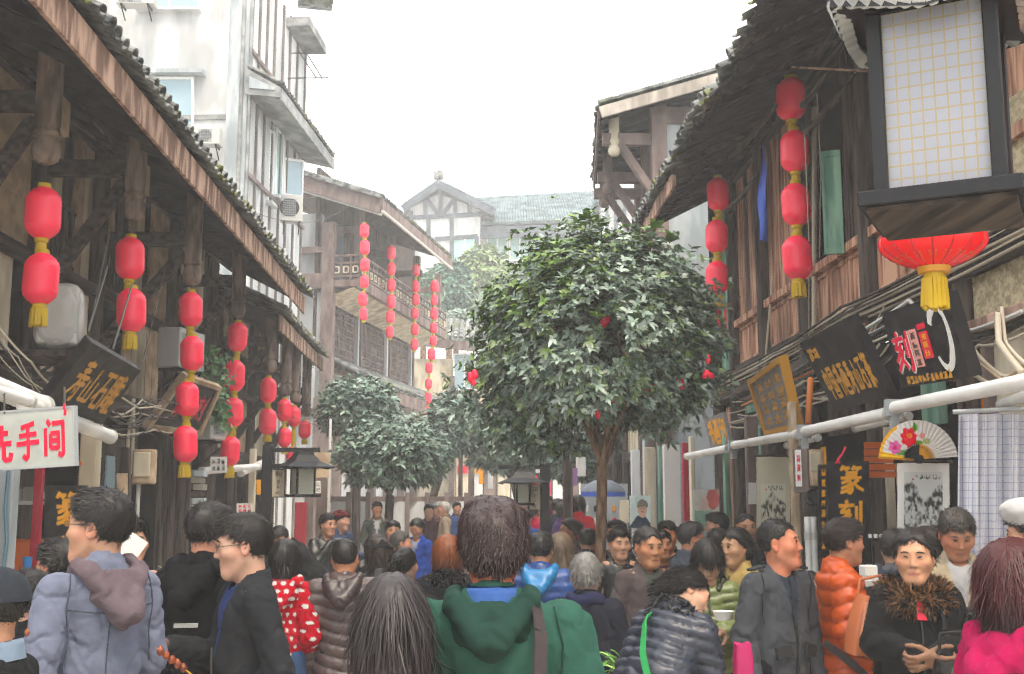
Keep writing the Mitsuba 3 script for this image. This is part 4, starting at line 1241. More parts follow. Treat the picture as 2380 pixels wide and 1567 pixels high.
# the vertical board with two gold characters
B2 = rect4(1925, 1072, 2020, 1242, 8.3)
k = upright_board('black upright board with two large gold characters right of the white pipe', B2, 'sign_black', name='shop_sign')
lettering(k, B2, [('zhuan', .22, .05, .88, .46, 5.5), ('ke', .2, .52, .86, .95, 6)], 'gold_bright')
k = thing('ribbon', 'red ribbon knot at the top corner of the right black upright board', 'ribbon')
put(k, 'ribbon', MB().tube([at(1965, 1040, 8.25), at(1958, 1055, 8.2), at(1948, 1068, 8.2), at(1942, 1078, 8.2), at(1951, 1076, 8.2), at(1946, 1068, 8.2)], .008, 6).mesh(), 'red_paint', own=True, smooth=True)
B3 = rect4(1904, 1080, 1923, 1300, 8.8)
k = upright_board('narrow dark banner with a column of yellow characters beside the white pipe', B3, 'sign_black', name='shop_banner')
lettering(k, B3, [(pseudo(500 + i), .25, .04 + .11 * i, .8, .125 + .11 * i, 8) for i in range(8)], 'gold_bright')
k = thing('wall_box', 'dark red brown wall box with a red and white label below the right awning', 'box')
q = at(1862, 1095, 9.3)
put(k, 'box', MB().box(q, (.125, .2, .36), rotz(-.3), bevel=.008).mesh(), 'brown_paint')
put(k, 'label_plate', MB().box(q + A(-.05, -.1, .02), (.05, .006, .3), rotz(-.3)).mesh(), 'white_paint')
L4 = [q + A(-.072, -.108, .15), q + A(-.03, -.108, .15), q + A(-.03, -.108, -.1), q + A(-.072, -.108, -.1)]
lettering(k, L4, [(pseudo(520 + i), .1, .1 + .3 * i, .9, .34 + .3 * i, 8) for i in range(3)], 'red_paint', depth=.002)
k = thing('meter_box', 'tan meter box on the right beside the dark wall box', 'meter box')
q = at(1895, 1088, 9.2)
put(k, 'box', MB().box(q, (.1, .14, .3), bevel=.01).mesh(), 'cardboard')
put(k, 'lid', MB().box(q + A(-.02, -.075, .05), (.09, .02, .16), bevel=.006).mesh(), 'plaster_cream')
put(k, 'edge_strip', MB().box(q + A(.06, -.04, -.0), (.015, .1, .34)).mesh(), 'gold_paint')
k = thing('flood_lamp', 'round black flood lamp under the brown wall box', 'lamp')
q = at(1888, 1160, 9.1)
Rl = rotx(math.pi / 2 - .35)
put(k, 'housing', MB().lathe([(0, -.05), (.04, -.05), (.062, 0), (.068, .05), (.06, .055), (.03, .03), (0, .03)], q, 20, R=Rl).mesh(), 'black_rubber', smooth=40)
put(k, 'lens', MB().lathe([(0, .034), (.052, .05), (.052, .046), (0, .03)], q, 20, R=Rl).mesh(), 'dark_metal')
put(k, 'arm', MB().tube([q + A(0, .05, 0), q + A(.02, .2, .04)], .012, 6).mesh(), 'black_rubber')
k = thing('drain_pipe', 'white drain pipes standing right of the scroll with the roofed house', 'pipe')
for du in (0, 13):
    q = at(1876 + du, 1190, 9.3)
    put(k, 'pipe', MB().tube([A(q[0], 9.3, 0), A(q[0], 9.3, 1.5), A(q[0], 9.3, q[2] - .04)], .028, 12).mesh(), 'white_enamel', smooth=True)
    put(k, 'collar', MB().tube([A(q[0], 9.3, 1.42), A(q[0], 9.3, 1.48)], .034, 12).mesh(), 'white_plastic')
k = upright_board('white paper notice on the post left of the cream scroll', rect4(1740, 1122, 1758, 1172, 11.3), 'white_paint', .005, name='paper_notice')
k = thing('door_post', 'brown timber post carrying a white paper notice on the right', 'post')
q = at(1750, 1150, 11.5)
put(k, 'door_post', MB().box((q[0], 11.5, 1.3), (.12, .12, 2.6), bevel=.01).mesh(), 'brown_paint', own=True)
for (u, w, Y, mat, lab) in ((1562, 38, 17.6, 'white_paint', 'broad white pillar left of the red post on the right'), (1594, 13, 17.0, 'red_post', 'slim red post on the right shop front'), (1510, 26, 18.5, 'plaster_cream', 'cream pillar left of the white pillar'), (1478, 20, 19.5, 'plaster_white', 'narrow pale pillar beside the tree trunk'), (1610, 10, 15.2, 'plaster_cream', 'thin cream door post right of the red post'), (1690, 12, 13.0, 'green_paint', 'thin green door post beside the dark shop opening'), (1848, 14, 9.8, 'cardboard', 'tan door jamb left of the drain pipes'), (1535, 8, 18.0, 'green_paint', 'slim green pipe on the far right pillar')):
    k = thing('door_post', lab, 'post')
    q = at(u, 1160, Y)
    put(k, 'door_post', MB().box((q[0], Y, 1.3), (w / 2600 * Y, .14, 2.6), bevel=.01).mesh(), mat, own=True)

# folding fan
k = thing('folding_fan', 'large white folding fan with painted red and pink peonies on the right shop front', 'fan')
O = at(2133, 1068, 7.3)
RF = .262
Xf, Yf = A(1, 0, 0) * 1.0, A(0, 0, 1)
ang = np.radians(np.linspace(176, 4, 97))
rad = np.linspace(.36, 1, 30)
P = np.zeros((97, 30, 3))
col = np.zeros((97, 30, 3))
for i, a_ in enumerate(ang):
    for j, q in enumerate(rad):
        P[i, j] = O + RF * q * (math.cos(a_) * A(1, 0, 0) + math.sin(a_) * A(0, 0, 1) * .98) + A(0, -.006 * (i % 4 < 2) - .012, 0)
        x, y = q * math.cos(a_), q * math.sin(a_)
        c = lin((226, 222, 218))
        if math.hypot((x + .22) / .2, (y - .56) / .24) < 1 + .12 * math.sin(7 * math.atan2(y - .56, x + .22)): c = lin((228, 20, 48)) if math.hypot(x + .2, y - .6) > .07 else lin((240, 130, 40))
        elif math.hypot((x + .58) / .16, (y - .3) / .17) < 1 + .15 * math.sin(6 * math.atan2(y - .3, x + .58)): c = lin((226, 110, 176)) if math.hypot(x + .58, y - .3) > .06 else lin((214, 40, 120))
        elif math.hypot((x + .4) / .18, (y - .17) / .07) < 1 or math.hypot((x - .02) / .1, (y - .42) / .07) < 1 or math.hypot((x + .05) / .06, (y - .82) / .12) < 1: c = lin((86, 160, 50))
        elif math.hypot((x - .12) / .07, (y - .6) / .08) < 1: c = lin((224, 150, 150))
        elif math.hypot((x - .22) / .1, (y - .46) / .08) < 1: c = lin((170, 180, 110))
        elif x < -.5 and q > .93: c = lin((240, 178, 30))
        elif i < 5: c = lin((244, 196, 40))
        col[i, j] = c
put(k, 'fan_paper', MB().grid(P).mesh(), 'print_paper', color=col.reshape(-1, 3))
for i in range(21):
    a_ = math.radians(172 - i * 164 / 20)
    d = A(math.cos(a_), 0, math.sin(a_) * .98)
    put(k, 'rib', MB().beam(O - d * .01 + A(0, -.02, 0), O + d * RF * .4 + A(0, -.024, 0), .0065, .004, up=(0, 1, 0)).mesh(), 'black_rubber' if i < 11 else 'gold_bright')
put(k, 'pivot', MB().lathe([(0, -.012), (.028, -.012), (.03, .012), (0, .012)], O + A(0, -.02, 0), 16, R=rotx(math.pi / 2)).mesh(), 'black_rubber', smooth=40)
put(k, 'guard_rib', MB().beam(O, O + A(-RF * .99, 0, .015), .02, .01, up=(0, 1, 0)).mesh(), 'gold_bright')
# orange lit boards in the shop, price labels, white carton
k = thing('wooden_shelf', 'orange wooden shelf unit behind the right black upright board', 'shelf')
for i in range(5):
    put(k, 'shelf_plank', MB().box(at(2052, 1035 + i * 17, 8.9), (.3, .02, .05)).mesh(), 'orange_wood')
put(k, 'side_plank', MB().box(at(2087, 1070, 8.86), (.03, .04, .4)).mesh(), 'cardboard')
k = thing('carton', 'small white and red carton on the stall beside the man in orange', 'carton')
put(k, 'carton', MB().box(at(2018, 1326, 6.55), (.085, .07, .06), rotz(.3), bevel=.006).mesh(), 'white_paint', own=True)
k = thing('market_stall', 'dark shop counter with white top behind the man in orange', 'counter')
q = at(2022, 1344, 6.6)
put(k, 'counter_top', MB().box((q[0] + .15, 6.6, q[2] - .02), (.5, .35, .035)).mesh(), 'white_plastic')
put(k, 'counter_front', MB().box((q[0] + .15, 6.6, (q[2] - .04) / 2), (.46, .31, q[2] - .04)).mesh(), 'shop_dark')
k = thing('price_card', 'row of small white price cards in the dark shop below the black board', 'card')
put(k, 'card_rail', MB().box(at(2042, 1254, 7.6), (.22, .01, .012)).mesh(), 'shop_dark')
for i in range(4):
    put(k, 'card', MB().box(at(2022 + i * 13, 1246, 7.58), (.022, .006, .026)).mesh(), 'white_paint')

# checked curtain
k = thing('curtain', 'white curtain with thin blue checks at the right edge', 'curtain')
chk = bs('curtain_check', pr(proc(lambda p, n, uv: mix(lin('c2c3ca').tolist(), lin('767ea4').tolist(), dr.maximum(dr.select(dr.abs(uv.x * 24 - dr.floor(uv.x * 24) - .5) > .44, .75, 0.0), dr.select(dr.abs(uv.y * 14 - dr.floor(uv.y * 14) - .5) > .45, .75, 0.0)))), .8, .2))
ts = np.linspace(0, 1, 70)
P = np.array([[at(2226 + 190 * t_, v, 6.3) + A(0, .035 * math.sin(t_ * 26) + .02 * math.sin(t_ * 61 + v * .004), 0) for v in np.linspace(962, 1560, 24)] for t_ in ts])
uv = np.stack(np.meshgrid(ts, np.linspace(0, 1, 24) * 2.4, indexing='ij'), -1).reshape(-1, 2)
g = MB().grid(P).mesh()
scene[k + '__cloth'] = ply(g, 'curtain_check', smooth=True, uv=uv)
put(k, 'curtain_rod', MB().tube([at(2215, 958, 6.3), at(2420, 948, 6.2)], .014, 8).mesh(), 'grey_metal', smooth=True)
# near wall lamp and the big palace lantern
k = thing('hanging_lamp', 'large black framed lamp with yellow checked pane in the upper right corner', 'lamp')
NL = at(2188, 262, 3.2)
yaw = -.5
R = rotz(yaw)
w, h = .36, .545
m = MB()
b = .042
for sx_ in (-1, 1):
    for sy_ in (-1, 1):
        put(k, 'corner_post', MB().box(NL + R @ A(sx_ * (w / 2 - b / 2), sy_ * (w / 2 - b / 2), 0), (b, b, h), R, bevel=.004).mesh(), 'dark_metal')
bpk = put(k, 'base_plate', MB().box(NL + A(0, 0, -h / 2 - .022), (w + .08, w + .08, .045), R, bevel=.004).mesh(), 'dark_metal')
put(bpk, 'base_underside', MB().box(NL + A(0, 0, -h / 2 - .052), (w + .04, w + .04, .016), R).mesh(), 'old_wood_along')
put(k, 'top_rail', MB().box(NL + A(0, 0, h / 2 + .012), (w, w, .025), R).mesh(), 'dark_metal')
chk2 = bs('lamp_check', pr(proc(lambda p, n, uv: mix(lin('868a95').tolist(), lin('8c7a38').tolist(), dr.maximum(dr.select(dr.abs(uv.x * 8 - dr.floor(uv.x * 8) - .5) > .43, .62, 0.0), dr.select(dr.abs(uv.y * 14 - dr.floor(uv.y * 14) - .5) > .43, .62, 0.0)))), .35, .5))
for (dx, dy) in ((0, -1), (1, 0), (-1, 0), (0, 1)):
    tx = R @ A(-dy if dx == 0 else 0, dx if dy == 0 else 0, 0)
    if dx == 0: tx = R @ A(1, 0, 0)
    else: tx = R @ A(0, 1, 0)
    pc = NL + R @ A(dx * (w / 2 - .02), dy * (w / 2 - .02), 0)
    hw = w / 2 - b
    q4 = np.array([pc - tx * hw + A(0, 0, h / 2), pc + tx * hw + A(0, 0, h / 2), pc + tx * hw - A(0, 0, h / 2), pc - tx * hw - A(0, 0, h / 2)])
    kk_ = key_for(k + '__lamp_pane')
    if dx == 1:
        scene[kk_] = ply((q4, np.array([[0, 1, 2], [0, 2, 3]])), 'orange_wood')
    else:
        scene[kk_] = ply((q4, np.array([[0, 1, 2], [0, 2, 3]])), 'lamp_check', uv=np.array([[0, 0], [1, 0], [1, 1], [0, 1.0]]))
P = []
for (e, z) in ((.06, .30), (.09, .22), (.14, .12), (.2, .04), (.262, -.01), (.266, -.04)):
    P.append([NL + R @ A(sx_ * e, sy_ * e, h / 2 + z) for sx_, sy_ in ((-1, -1), (0, -1), (1, -1), (1, 0), (1, 1), (0, 1), (-1, 1), (-1, 0))])
P = np.array(P)
P[-2:, ::2, 2] += .05
rk = put(k, 'lamp_roof', MB().grid(P, close=True).mesh(), 'dark_metal')
ed = MB()
for i in range(8):
    a_, b_ = P[-1, i], P[-1, (i + 1) % 8]
    n_ = 7
    for j in range(n_):
        c = a_ + (b_ - a_) * (j + .5) / n_
        ed.tube([c + A(0, 0, .012), c + (NL * A(1, 1, 0) + A(0, 0, c[2] + .05) - c) * .12 + A(0, 0, .02)], .02, 7)
put(rk, 'roof_tiles', ed.mesh(), 'stained', smooth=40, kind='stuff')
und = MB().quad(*[P[-1, i] - A(0, 0, .004) for i in (0, 2, 4, 6)])
put(rk, 'roof_underside', und.mesh(), 'dark_metal')
put(k, 'hanging_rod', MB().tube([NL + A(0, 0, h / 2 + .3), NL + A(0.3, .3, h / 2 + 1.6)], .02, 8).mesh(), 'dark_metal')
k = thing('palace_lantern', 'large round red silk lantern with gold trim below the black framed lamp', 'lantern')
PL = at(2167, 562, 5.3)
rr_, hh = .252, .255
n_rib = 16
angs = np.arange(n_rib * 4) * 2 * math.pi / (n_rib * 4)
prof = []
for t_ in np.linspace(-1, 1, 25):
    prof.append((rr_ * (1 - abs(t_) ** 2.3 * .70), t_ * hh / 2))
P = np.array([[PL + A(q * (1 - .035 * abs(math.sin(a_ * n_rib / 2))) * math.cos(a_), q * (1 - .035 * abs(math.sin(a_ * n_rib / 2))) * math.sin(a_), z) for a_ in angs] for q, z in prof])
put(k, 'silk_body', MB().grid(P, close=True).mesh(), bs('lantern_silk', pr(lin((236, 18, 26)), .35, .5), two=True), smooth=True)
for i in range(n_rib):
    a_ = i * 2 * math.pi / n_rib
    put(k, 'rib', MB().tube([PL + A(q * 1.004 * math.cos(a_), q * 1.004 * math.sin(a_), z) for q, z in prof[::2]], .003, 4).mesh(), 'red_post')
tr = MB()
for i in range(n_rib):
    a_ = (i + .5) * 2 * math.pi / n_rib
    for (q, z) in prof[3:5]:
        tr.tube([PL + A(q * 1.012 * math.cos(a_ + s * .14), q * 1.012 * math.sin(a_ + s * .14), z + .02 * (1 - abs(s))) for s in (-1, -.5, 0, .5, 1)], .003, 4)
put(k, 'gold_trim', tr.mesh(), 'gold_paint')
put(k, 'ring', MB().lathe([(.04, -.0), (.08, .0), (.075, -.03), (.04, -.03)], PL - A(0, 0, hh / 2), 20).mesh(), 'gold_paint', smooth=40)
put(k, 'ring', MB().lathe([(.04, .0), (.08, .0), (.075, .03), (.04, .03)], PL + A(0, 0, hh / 2), 20).mesh(), 'gold_paint', smooth=40)
put(k, 'tassel', ply(tassel_mesh(.055, .17, 34, 5), 'tassel_gold'), None, to_world=T4().translate((PL - A(0, 0, hh / 2 + .03)).tolist()))
put(k, 'hanging_cord', MB().tube([PL + A(0, 0, hh / 2), PL + A(0.1, 0, 2.4)], .006, 5).mesh(), 'cable_black')

# ---------------------------------------------- higher house behind with bracketed eave
k = thing('bracketed_house', 'taller timber house with carved bracket eave rising behind the right house', 'house')
E0, E1 = at(1395, 255, 18.0), at(1383, 430, 22.3)
E1[2] = E0[2]
SLB = math.atan2(.64, 2.1)
UPB = A(math.cos(SLB), 0, math.sin(SLB))
tiled_edge(k, E0 + A(-.05, 0, 0), E1 + A(-.05, 0, 0), (1, 0, 0), SLB, pitch=.21, courses=2, single=1, rest_len=5.0)
put(k, 'verge_board', MB().beam(E0 + A(0, -.06, -.07), E0 + UPB * 4.5 + A(0, -.06, -.07), .05, .19).mesh(), 'weathered')
put(k, 'fascia_board', MB().beam(E0 + A(-.02, 0, -.08), E1 + A(-.02, 0, -.08), .04, .17).mesh(), 'brown_paint')
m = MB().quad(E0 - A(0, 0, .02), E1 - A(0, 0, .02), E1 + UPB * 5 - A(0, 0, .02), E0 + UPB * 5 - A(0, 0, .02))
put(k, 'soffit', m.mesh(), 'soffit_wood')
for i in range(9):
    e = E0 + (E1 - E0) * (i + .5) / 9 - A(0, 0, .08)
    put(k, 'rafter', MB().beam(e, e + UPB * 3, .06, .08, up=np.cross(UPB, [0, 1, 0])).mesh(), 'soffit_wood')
colx = 3.02
for y in (18.5, 20.5, 22.1):
    put(k, 'column', MB().box((colx + .1 * (y - 18.5) * .6, y, 4.3), (.26, .26, 8.6)).mesh(), 'brown_paint')
for (u, v, Y) in ((1428, 362, 18.5), (1413, 447, 20.5), (1404, 482, 22.0)):
    p = at(u, v, Y)
    put(k, 'pendant_post', MB().lathe([(0, 0), (.06, 0), (.1, .04), (.11, .1), (.08, .16), (.1, .2), (.11, .24), (.09, .3), (.09, E0[2] + .1 - p[2])], p, 16).mesh(), 'plaster_cream' if Y < 19 else 'brown_paint', smooth=40)
    cx = colx + .06 * (Y - 18.5)
    put(k, 'tie_beam', MB().box(((p[0] + cx) / 2 - .05, Y, p[2] + .28), (cx - p[0] + .3, .14, .2)).mesh(), 'brown_paint')
    put(k, 'brace', MB().beam((p[0] + .1, Y, p[2] + .2), (cx - .05, Y, p[2] - .75), .12, .16, up=(0, 1, 0)).mesh(), 'brown_paint')
put(k, 'wall_panel', MB().box((4.9, 18.6, 4.2), (3.5, .1, 8.2)).mesh(), 'plaster_grey')
put(k, 'side_wall', MB().box((3.2, 20.4, 3.4), (.1, 3.6, 6.8)).mesh(), 'plaster_grey')
put(k, 'gable_board', MB().box((4.8, 18.54, 8.32), (3.4, .08, .3)).mesh(), 'brown_paint')
# next lower houses further along on the right, seen through the tree
for (y0, y1, x, z, seed, lab) in ((19.5, 26.5, 3.45, 4.6, 31, 'two storey timber house with white plaster walls beyond the right bracketed house'), (27, 36, 3.3, 5.0, 32, 'far timber house with tiled eave on the right behind the round tree')):
    long_house(y0, y1, z, (lambda xx: (lambda Y: xx - .8))(x), x, lab, [(x - .55, y0 + 1.5, z - .5, .09), (x - .55, (y0 + y1) / 2, z - .5, .09)], seed=seed, mirror=-1, lower=2.7, slit=False)
# ------------------------------------------------------------------ white apartment house at the left
k = thing('apartment_house', 'tall white plastered house with dark timber strips and tiled canopy at the left', 'house')
CY0 = 26.0
c0 = at(565, 500, CY0)
dirw = unit(A(.09, 1, 0))
nout = A(dirw[1], -dirw[0], 0)
far = None
L_ = 5.5
HT = 15.0
base = A(c0[0], CY0, 0)


def WP_(s, z, out=0.0):
    return base + dirw * s + nout * out + A(0, 0, z)


m = MB()
gx = base - A(9.0, -1.0, 0)
m.quad(base, WP_(L_, 0), WP_(L_, HT), WP_(0, HT)).quad(gx, base, WP_(0, HT), gx + A(0, 0, HT))
m.quad(WP_(L_, 0), WP_(L_, 0) - A(9, 0, 0), WP_(L_, HT) - A(9, 0, 0), WP_(L_, HT)).quad(WP_(0, HT), WP_(L_, HT), WP_(L_, HT) - A(9, 0, 0), gx + A(0, 0, HT))
put(k, 'wall', m.mesh(), 'plaster_white')
ps = unit(base - gx)
put(k, 'corner_pier', MB().box(base - ps * .24 + A(0, 0, HT / 2) - nout * .0, (.5, .1, HT), np.stack([ps, np.cross([0, 0, 1], ps), A(0, 0, 1)], 1)).mesh(), 'plaster_grey')
def on_side0(u):
    d = at(u, 1160, 10.0) - EYE
    nn = np.cross(ps, [0, 0, 1])
    q = EYE + d * (np.dot(base - EYE, nn) / np.dot(d, nn))
    return A(q[0], q[1] - .06, 0)


zc = lambda v, Y=CY0: 1.75 + (1160 - v) / FPX * Y
# timber strips on the street side
for s in (.12, .75, 1.4, 2.1, 2.9, 3.6, 4.4, 5.3):
    put(k, 'timber_strip', MB().beam(WP_(s, 0, .03), WP_(s, HT, .03), .075, .05, up=nout).mesh(), 'timber_grey')
for z in (zc(390), zc(80)):
    put(k, 'timber_rail', MB().beam(WP_(0, z, .05), WP_(L_, z, .05), .06, .1).mesh(), 'brown_paint')
for u_, r_ in ((528, .05), (548, .035)):
    q = on_side0(u_)
    put(k, 'drain_pipe', MB().tube([q, q + A(0, 0, HT)], r_, 8).mesh(), 'stained', smooth=True)
for z in (zc(1000), zc(620), zc(250)):
    put(k, 'floor_band', MB().beam(gx + A(0, -.02, z), base + A(0, -.02, z), .06, .12).mesh(), 'stained')
# canopy half way up
zb = 1.75 + (1160 - 370) / FPX * 31.2
P = [WP_(-.1, zb + .2, 0), WP_(L_ + .1, zb + .2, 0), WP_(L_ + .1, zb, .85), WP_(-.1, zb, .85)]
put(k, 'canopy_underside', MB().quad(*P).mesh(), 'stained')
put(k, 'canopy_fascia', MB().beam(WP_(-.1, zb + .12, .85), WP_(L_ + .1, zb + .12, .85), .05, .3).mesh(), 'stained')
tiled_edge(k, WP_(-.1, zb + .28, .87), WP_(L_ + .1, zb + .28, .87), -nout, .5, pitch=.22, courses=2, single=1, rest_len=.6)
put(k, 'canopy_end', MB().prism([(0, 0), (.85, -.1), (.85, .15), (0, .65)], 0, .06, WP_(-.12, zb + .12, 0), nout, A(0, 0, 1)).mesh(), 'stained')
put(k, 'canopy_opening', MB().prism([(.1, .12), (.72, .05), (.72, .1), (.1, .42)], 0.07, .09, WP_(-.12, zb + .14, 0), nout, A(0, 0, 1)).mesh(), 'plaster_grey')
# second canopy near the top edge
z2 = zc(40, 30)
put(k, 'upper_canopy', MB().box(WP_(4.2, z2, .3), (.7, 2.0, .25), np.stack([nout, dirw, A(0, 0, 1)], 1)).mesh(), 'stained')
# windows of the side wall
def flat_window(k, c4, cols, mat, fr=.03, sill=True, lintel=False):
    n = quad_normal(c4)
    if np.dot(n, EYE - c4[0]) < 0: n = -n
    W, H = np.linalg.norm(c4[1] - c4[0]), np.linalg.norm(c4[3] - c4[0])
    wk = frame4(k, 'window', [p + n * .03 for p in c4], fr, .03, .06, 'frame_white')
    board(wk, 'pane', [p + n * .02 for p in c4], .02, mat)
    for i in range(1, cols):
        p, q = lattice4(c4, i / cols, 0) + n * .04, lattice4(c4, i / cols, 1) + n * .04
        put(wk, 'mullion', MB().beam(p, q, fr, .03, up=n).mesh(), 'frame_white')
    x = unit(c4[1] - c4[0])
    if sill:
        p, q = c4[3] - x * .1 + n * .08 - A(0, 0, .08), c4[2] + x * .1 + n * .08 - A(0, 0, .08)
        put(wk, 'sill', MB().beam(p, q, .2, .08).mesh(), 'plaster_white')
    if lintel:
        p, q = c4[0] - x * .15 + n * .12 + A(0, 0, .14), c4[1] + x * .35 + n * .12 + A(0, 0, .14)
        put(wk, 'lintel', MB().beam(p, q, .3, .1).mesh(), 'plaster_grey')


def on_side(u, v):
    """Point of the side wall plane seen at (u, v)."""
    nn = np.cross(ps, [0, 0, 1])
    d = at(u, v, 10.0) - EYE
    t = np.dot(base - EYE, nn) / np.dot(d, nn)
    return EYE + d * t


flat_window(k, [on_side(362, 186), on_side(446, 186), on_side(446, 330), on_side(362, 330)], 1, 'pane_blue', .06, lintel=True)
flat_window(k, [on_side(330, -60), on_side(460, -60), on_side(460, 18), on_side(330, 18)], 2, 'pane_green', .05)
# windows on the street side
def on_face(u, v):
    d = at(u, v, 10.0) - EYE
    t = np.dot(base - EYE, nout) / np.dot(d, nout)
    return EYE + d * t


for (u0, u1, v0, v1) in ((625, 633, 305, 470), (640, 655, 300, 455)):
    a_, b_ = on_face(u0, v0), on_face(u1, v0)
    z0 = on_face(u0, v1)[2]
    flat_window(k, [a_, A(b_[0], b_[1], a_[2]), A(b_[0], b_[1], z0), A(a_[0], a_[1], z0)], 1, 'pane_green', .04)
kk = thing('window_sash', 'white window sash standing open at the far edge of the white house', 'window')
q = [at(662, 372, 29.5), at(702, 378, 30.2), at(700, 455, 30.2), at(662, 450, 29.5)]
frame4(kk, 'sash_frame', q, .07, .02, .03, 'frame_white')
board(kk, 'pane', q, .01, 'pane_blue')
for (u, v, Y, w, h, yaw, lab) in ((487, 320, 25.6, .55, .42, -1.57, 'white air conditioner on the side wall of the tall white house'), (678, 487, 28.4, .55, .7, -1.35, 'white air conditioner below the open sash of the tall white house'), (640, 597, 27.6, .5, .4, -1.35, 'white air conditioner low on the tall white house above the tiled eave'), (318, 5, 25.6, .9, .22, -1.57, 'white air conditioner cut by the upper frame edge beside the window')):
    ac_unit(lab, at(u, v, Y), w, h, .35, yaw)
kk = thing('drying_rack', 'thin metal drying rods sticking out of the tall white house', 'rack')
for (u0, v0, u1, v1) in ((625, 122, 723, 125), (660, 182, 762, 181), (705, 112, 748, 181), (693, 118, 735, 181)):
    put(kk, 'rod', MB().tube([at(u0, v0, 29.5), at(u1, v1, 29.7)], .018, 5).mesh(), 'dark_metal')
kk = thing('roof_corner', 'tiled roof corner jutting in at the top edge above the white house', 'roof')
put(kk, 'roof_corner', MB().box(at(735, -8, 31), (1.0, 1.5, .14), rotz(.2)).box(at(745, -2, 31), (.5, 1.2, .08), rotz(.2)).mesh(), 'roof_tile', own=True)

# ------------------------------------------------------------------ brown house with a balcony
k = thing('balcony_house', 'brown timber house with lantern hung balcony and latticed windows left of centre', 'house')
Bd = unit(A(.2006, .9797, 0))
Bn = A(Bd[1], -Bd[0], 0)
B0 = A(-4.06, 36.0, 0)
Lb = 12.2


def BP(s, out, z):
    return B0 + Bd * s + Bn * out + A(0, 0, z)


RB = np.stack([Bd, -Bn, A(0, 0, 1)], 1)
zfl, zrail, zwin1, zwin0 = 8.75, 9.68, 8.3, 6.05
zeave = 1.75 + 690 / FPX * 35.2
din = -1.35
# front wall facing us with white panels
fr0, fr1 = BP(0.2, din, 0), BP(0.2, din - 5.5, 0)
put(k, 'wall', MB().box((fr0 + fr1) / 2 + A(0, .2, 5.6), (np.linalg.norm(fr1 - fr0), .25, 11.2), np.stack([Bn, Bd, A(0, 0, 1)], 1)).mesh(), 'plaster_white')
for (o, w) in ((-1.02, .40), (-2.45, .2), (-3.6, .2)):
    put(k, 'timber_post', MB().box(BP(.05, o, 5.4), (w, .3, 10.8), np.stack([Bn, Bd, A(0, 0, 1)], 1)).mesh(), 'brown_paint')
for z, h in ((zc(650, 36.2), .5), (zc(575, 36.2), .2), (zc(425, 36.2), .5), (zc(960, 36.2), .25)):
    put(k, 'timber_beam', MB().box(BP(.06, -3.3, z), (4.2, .26, h), np.stack([Bn, Bd, A(0, 0, 1)], 1)).mesh(), 'brown_paint')
# long wall behind the balcony: dark upper openings, latticed lower windows
put(k, 'upper_wall', MB().box(BP(Lb / 2, din - .1, 10.6), (Lb, .1, 4.2), RB).mesh(), 'old_wood_upright')
put(k, 'lower_wall', MB().box(BP(Lb / 2, din - .1, 3.0), (Lb, .1, 6.1), RB).mesh(), 'plaster_white')
put(k, 'window_band', MB().box(BP(Lb / 2, din - .12, 7.3), (Lb, .08, 2.7), RB).mesh(), 'old_wood_upright')
put(k, 'upper_shutter', MB().box(BP(1.6, din, 10.1), (1.6, .05, 2.2), RB).mesh(), flat('hazy_blue_wood', '4c5a66', .7))
BS = (.1, 3.9, 7.6, 11.2)
for s in BS:
    put(k, 'white_post', MB().box(BP(s + .1, din + .02, 7.2), (.16, .2, 2.6), RB).mesh(), 'plaster_white')
    put(k, 'white_post', MB().box(BP(s + .5, din + .02, 7.2), (.12, .2, 2.6), RB).mesh(), 'brown_paint')
    put(k, 'balcony_post', MB().box(BP(min(s + .8, Lb - .2), -.28, (zfl + zeave) / 2 + .2), (.26, .26, zeave - zfl + .3), RB).mesh(), 'brown_paint')
    put(k, 'tie_beam', MB().box(BP(min(s + .8, Lb - .2), -.7, zeave - .35), (.18, 1.3, .25), RB).mesh(), 'brown_paint')
for a_, b_ in zip(BS[:-1], BS[1:]):
    n = 5
    for j in range(n):
        s0 = a_ + .7 + (b_ - a_ - .8) * j / n
        w = (b_ - a_ - .8) / n - .04
        m = MB()
        for t_ in (0, .25, .5, .75, 1):
            m.box(BP(s0 + w * t_, din + .03, 7.15), (.035, .03, 2.0), RB)
        for t_ in np.linspace(0, 1, 9):
            m.box(BP(s0 + w / 2, din + .035, 6.15 + t_ * 2.0), (w, .03, .035), RB)
        put(k, 'lattice_window', m.mesh(), 'brown_paint')
    put(k, 'window_sill', MB().box(BP((a_ + b_) / 2, din + .08, zwin0), (b_ - a_, .2, .14), RB).mesh(), 'brown_paint')
# balcony floor, sloping white board under it, railing
put(k, 'balcony_floor', MB().box(BP(Lb / 2, din / 2, zfl), (Lb, -din + .1, .22), RB).mesh(), 'brown_paint')
put(k, 'balcony_beam', MB().box(BP(Lb / 2, .04, zfl - .02), (Lb, .14, .34), RB).mesh(), 'brown_paint')
put(k, 'soffit_board', MB().quad(BP(0, -.15, zfl - .14), BP(Lb, -.15, zfl - .14), BP(Lb, din + .12, zfl - .5), BP(0, din + .12, zfl - .5)).mesh(), 'plaster_cream')


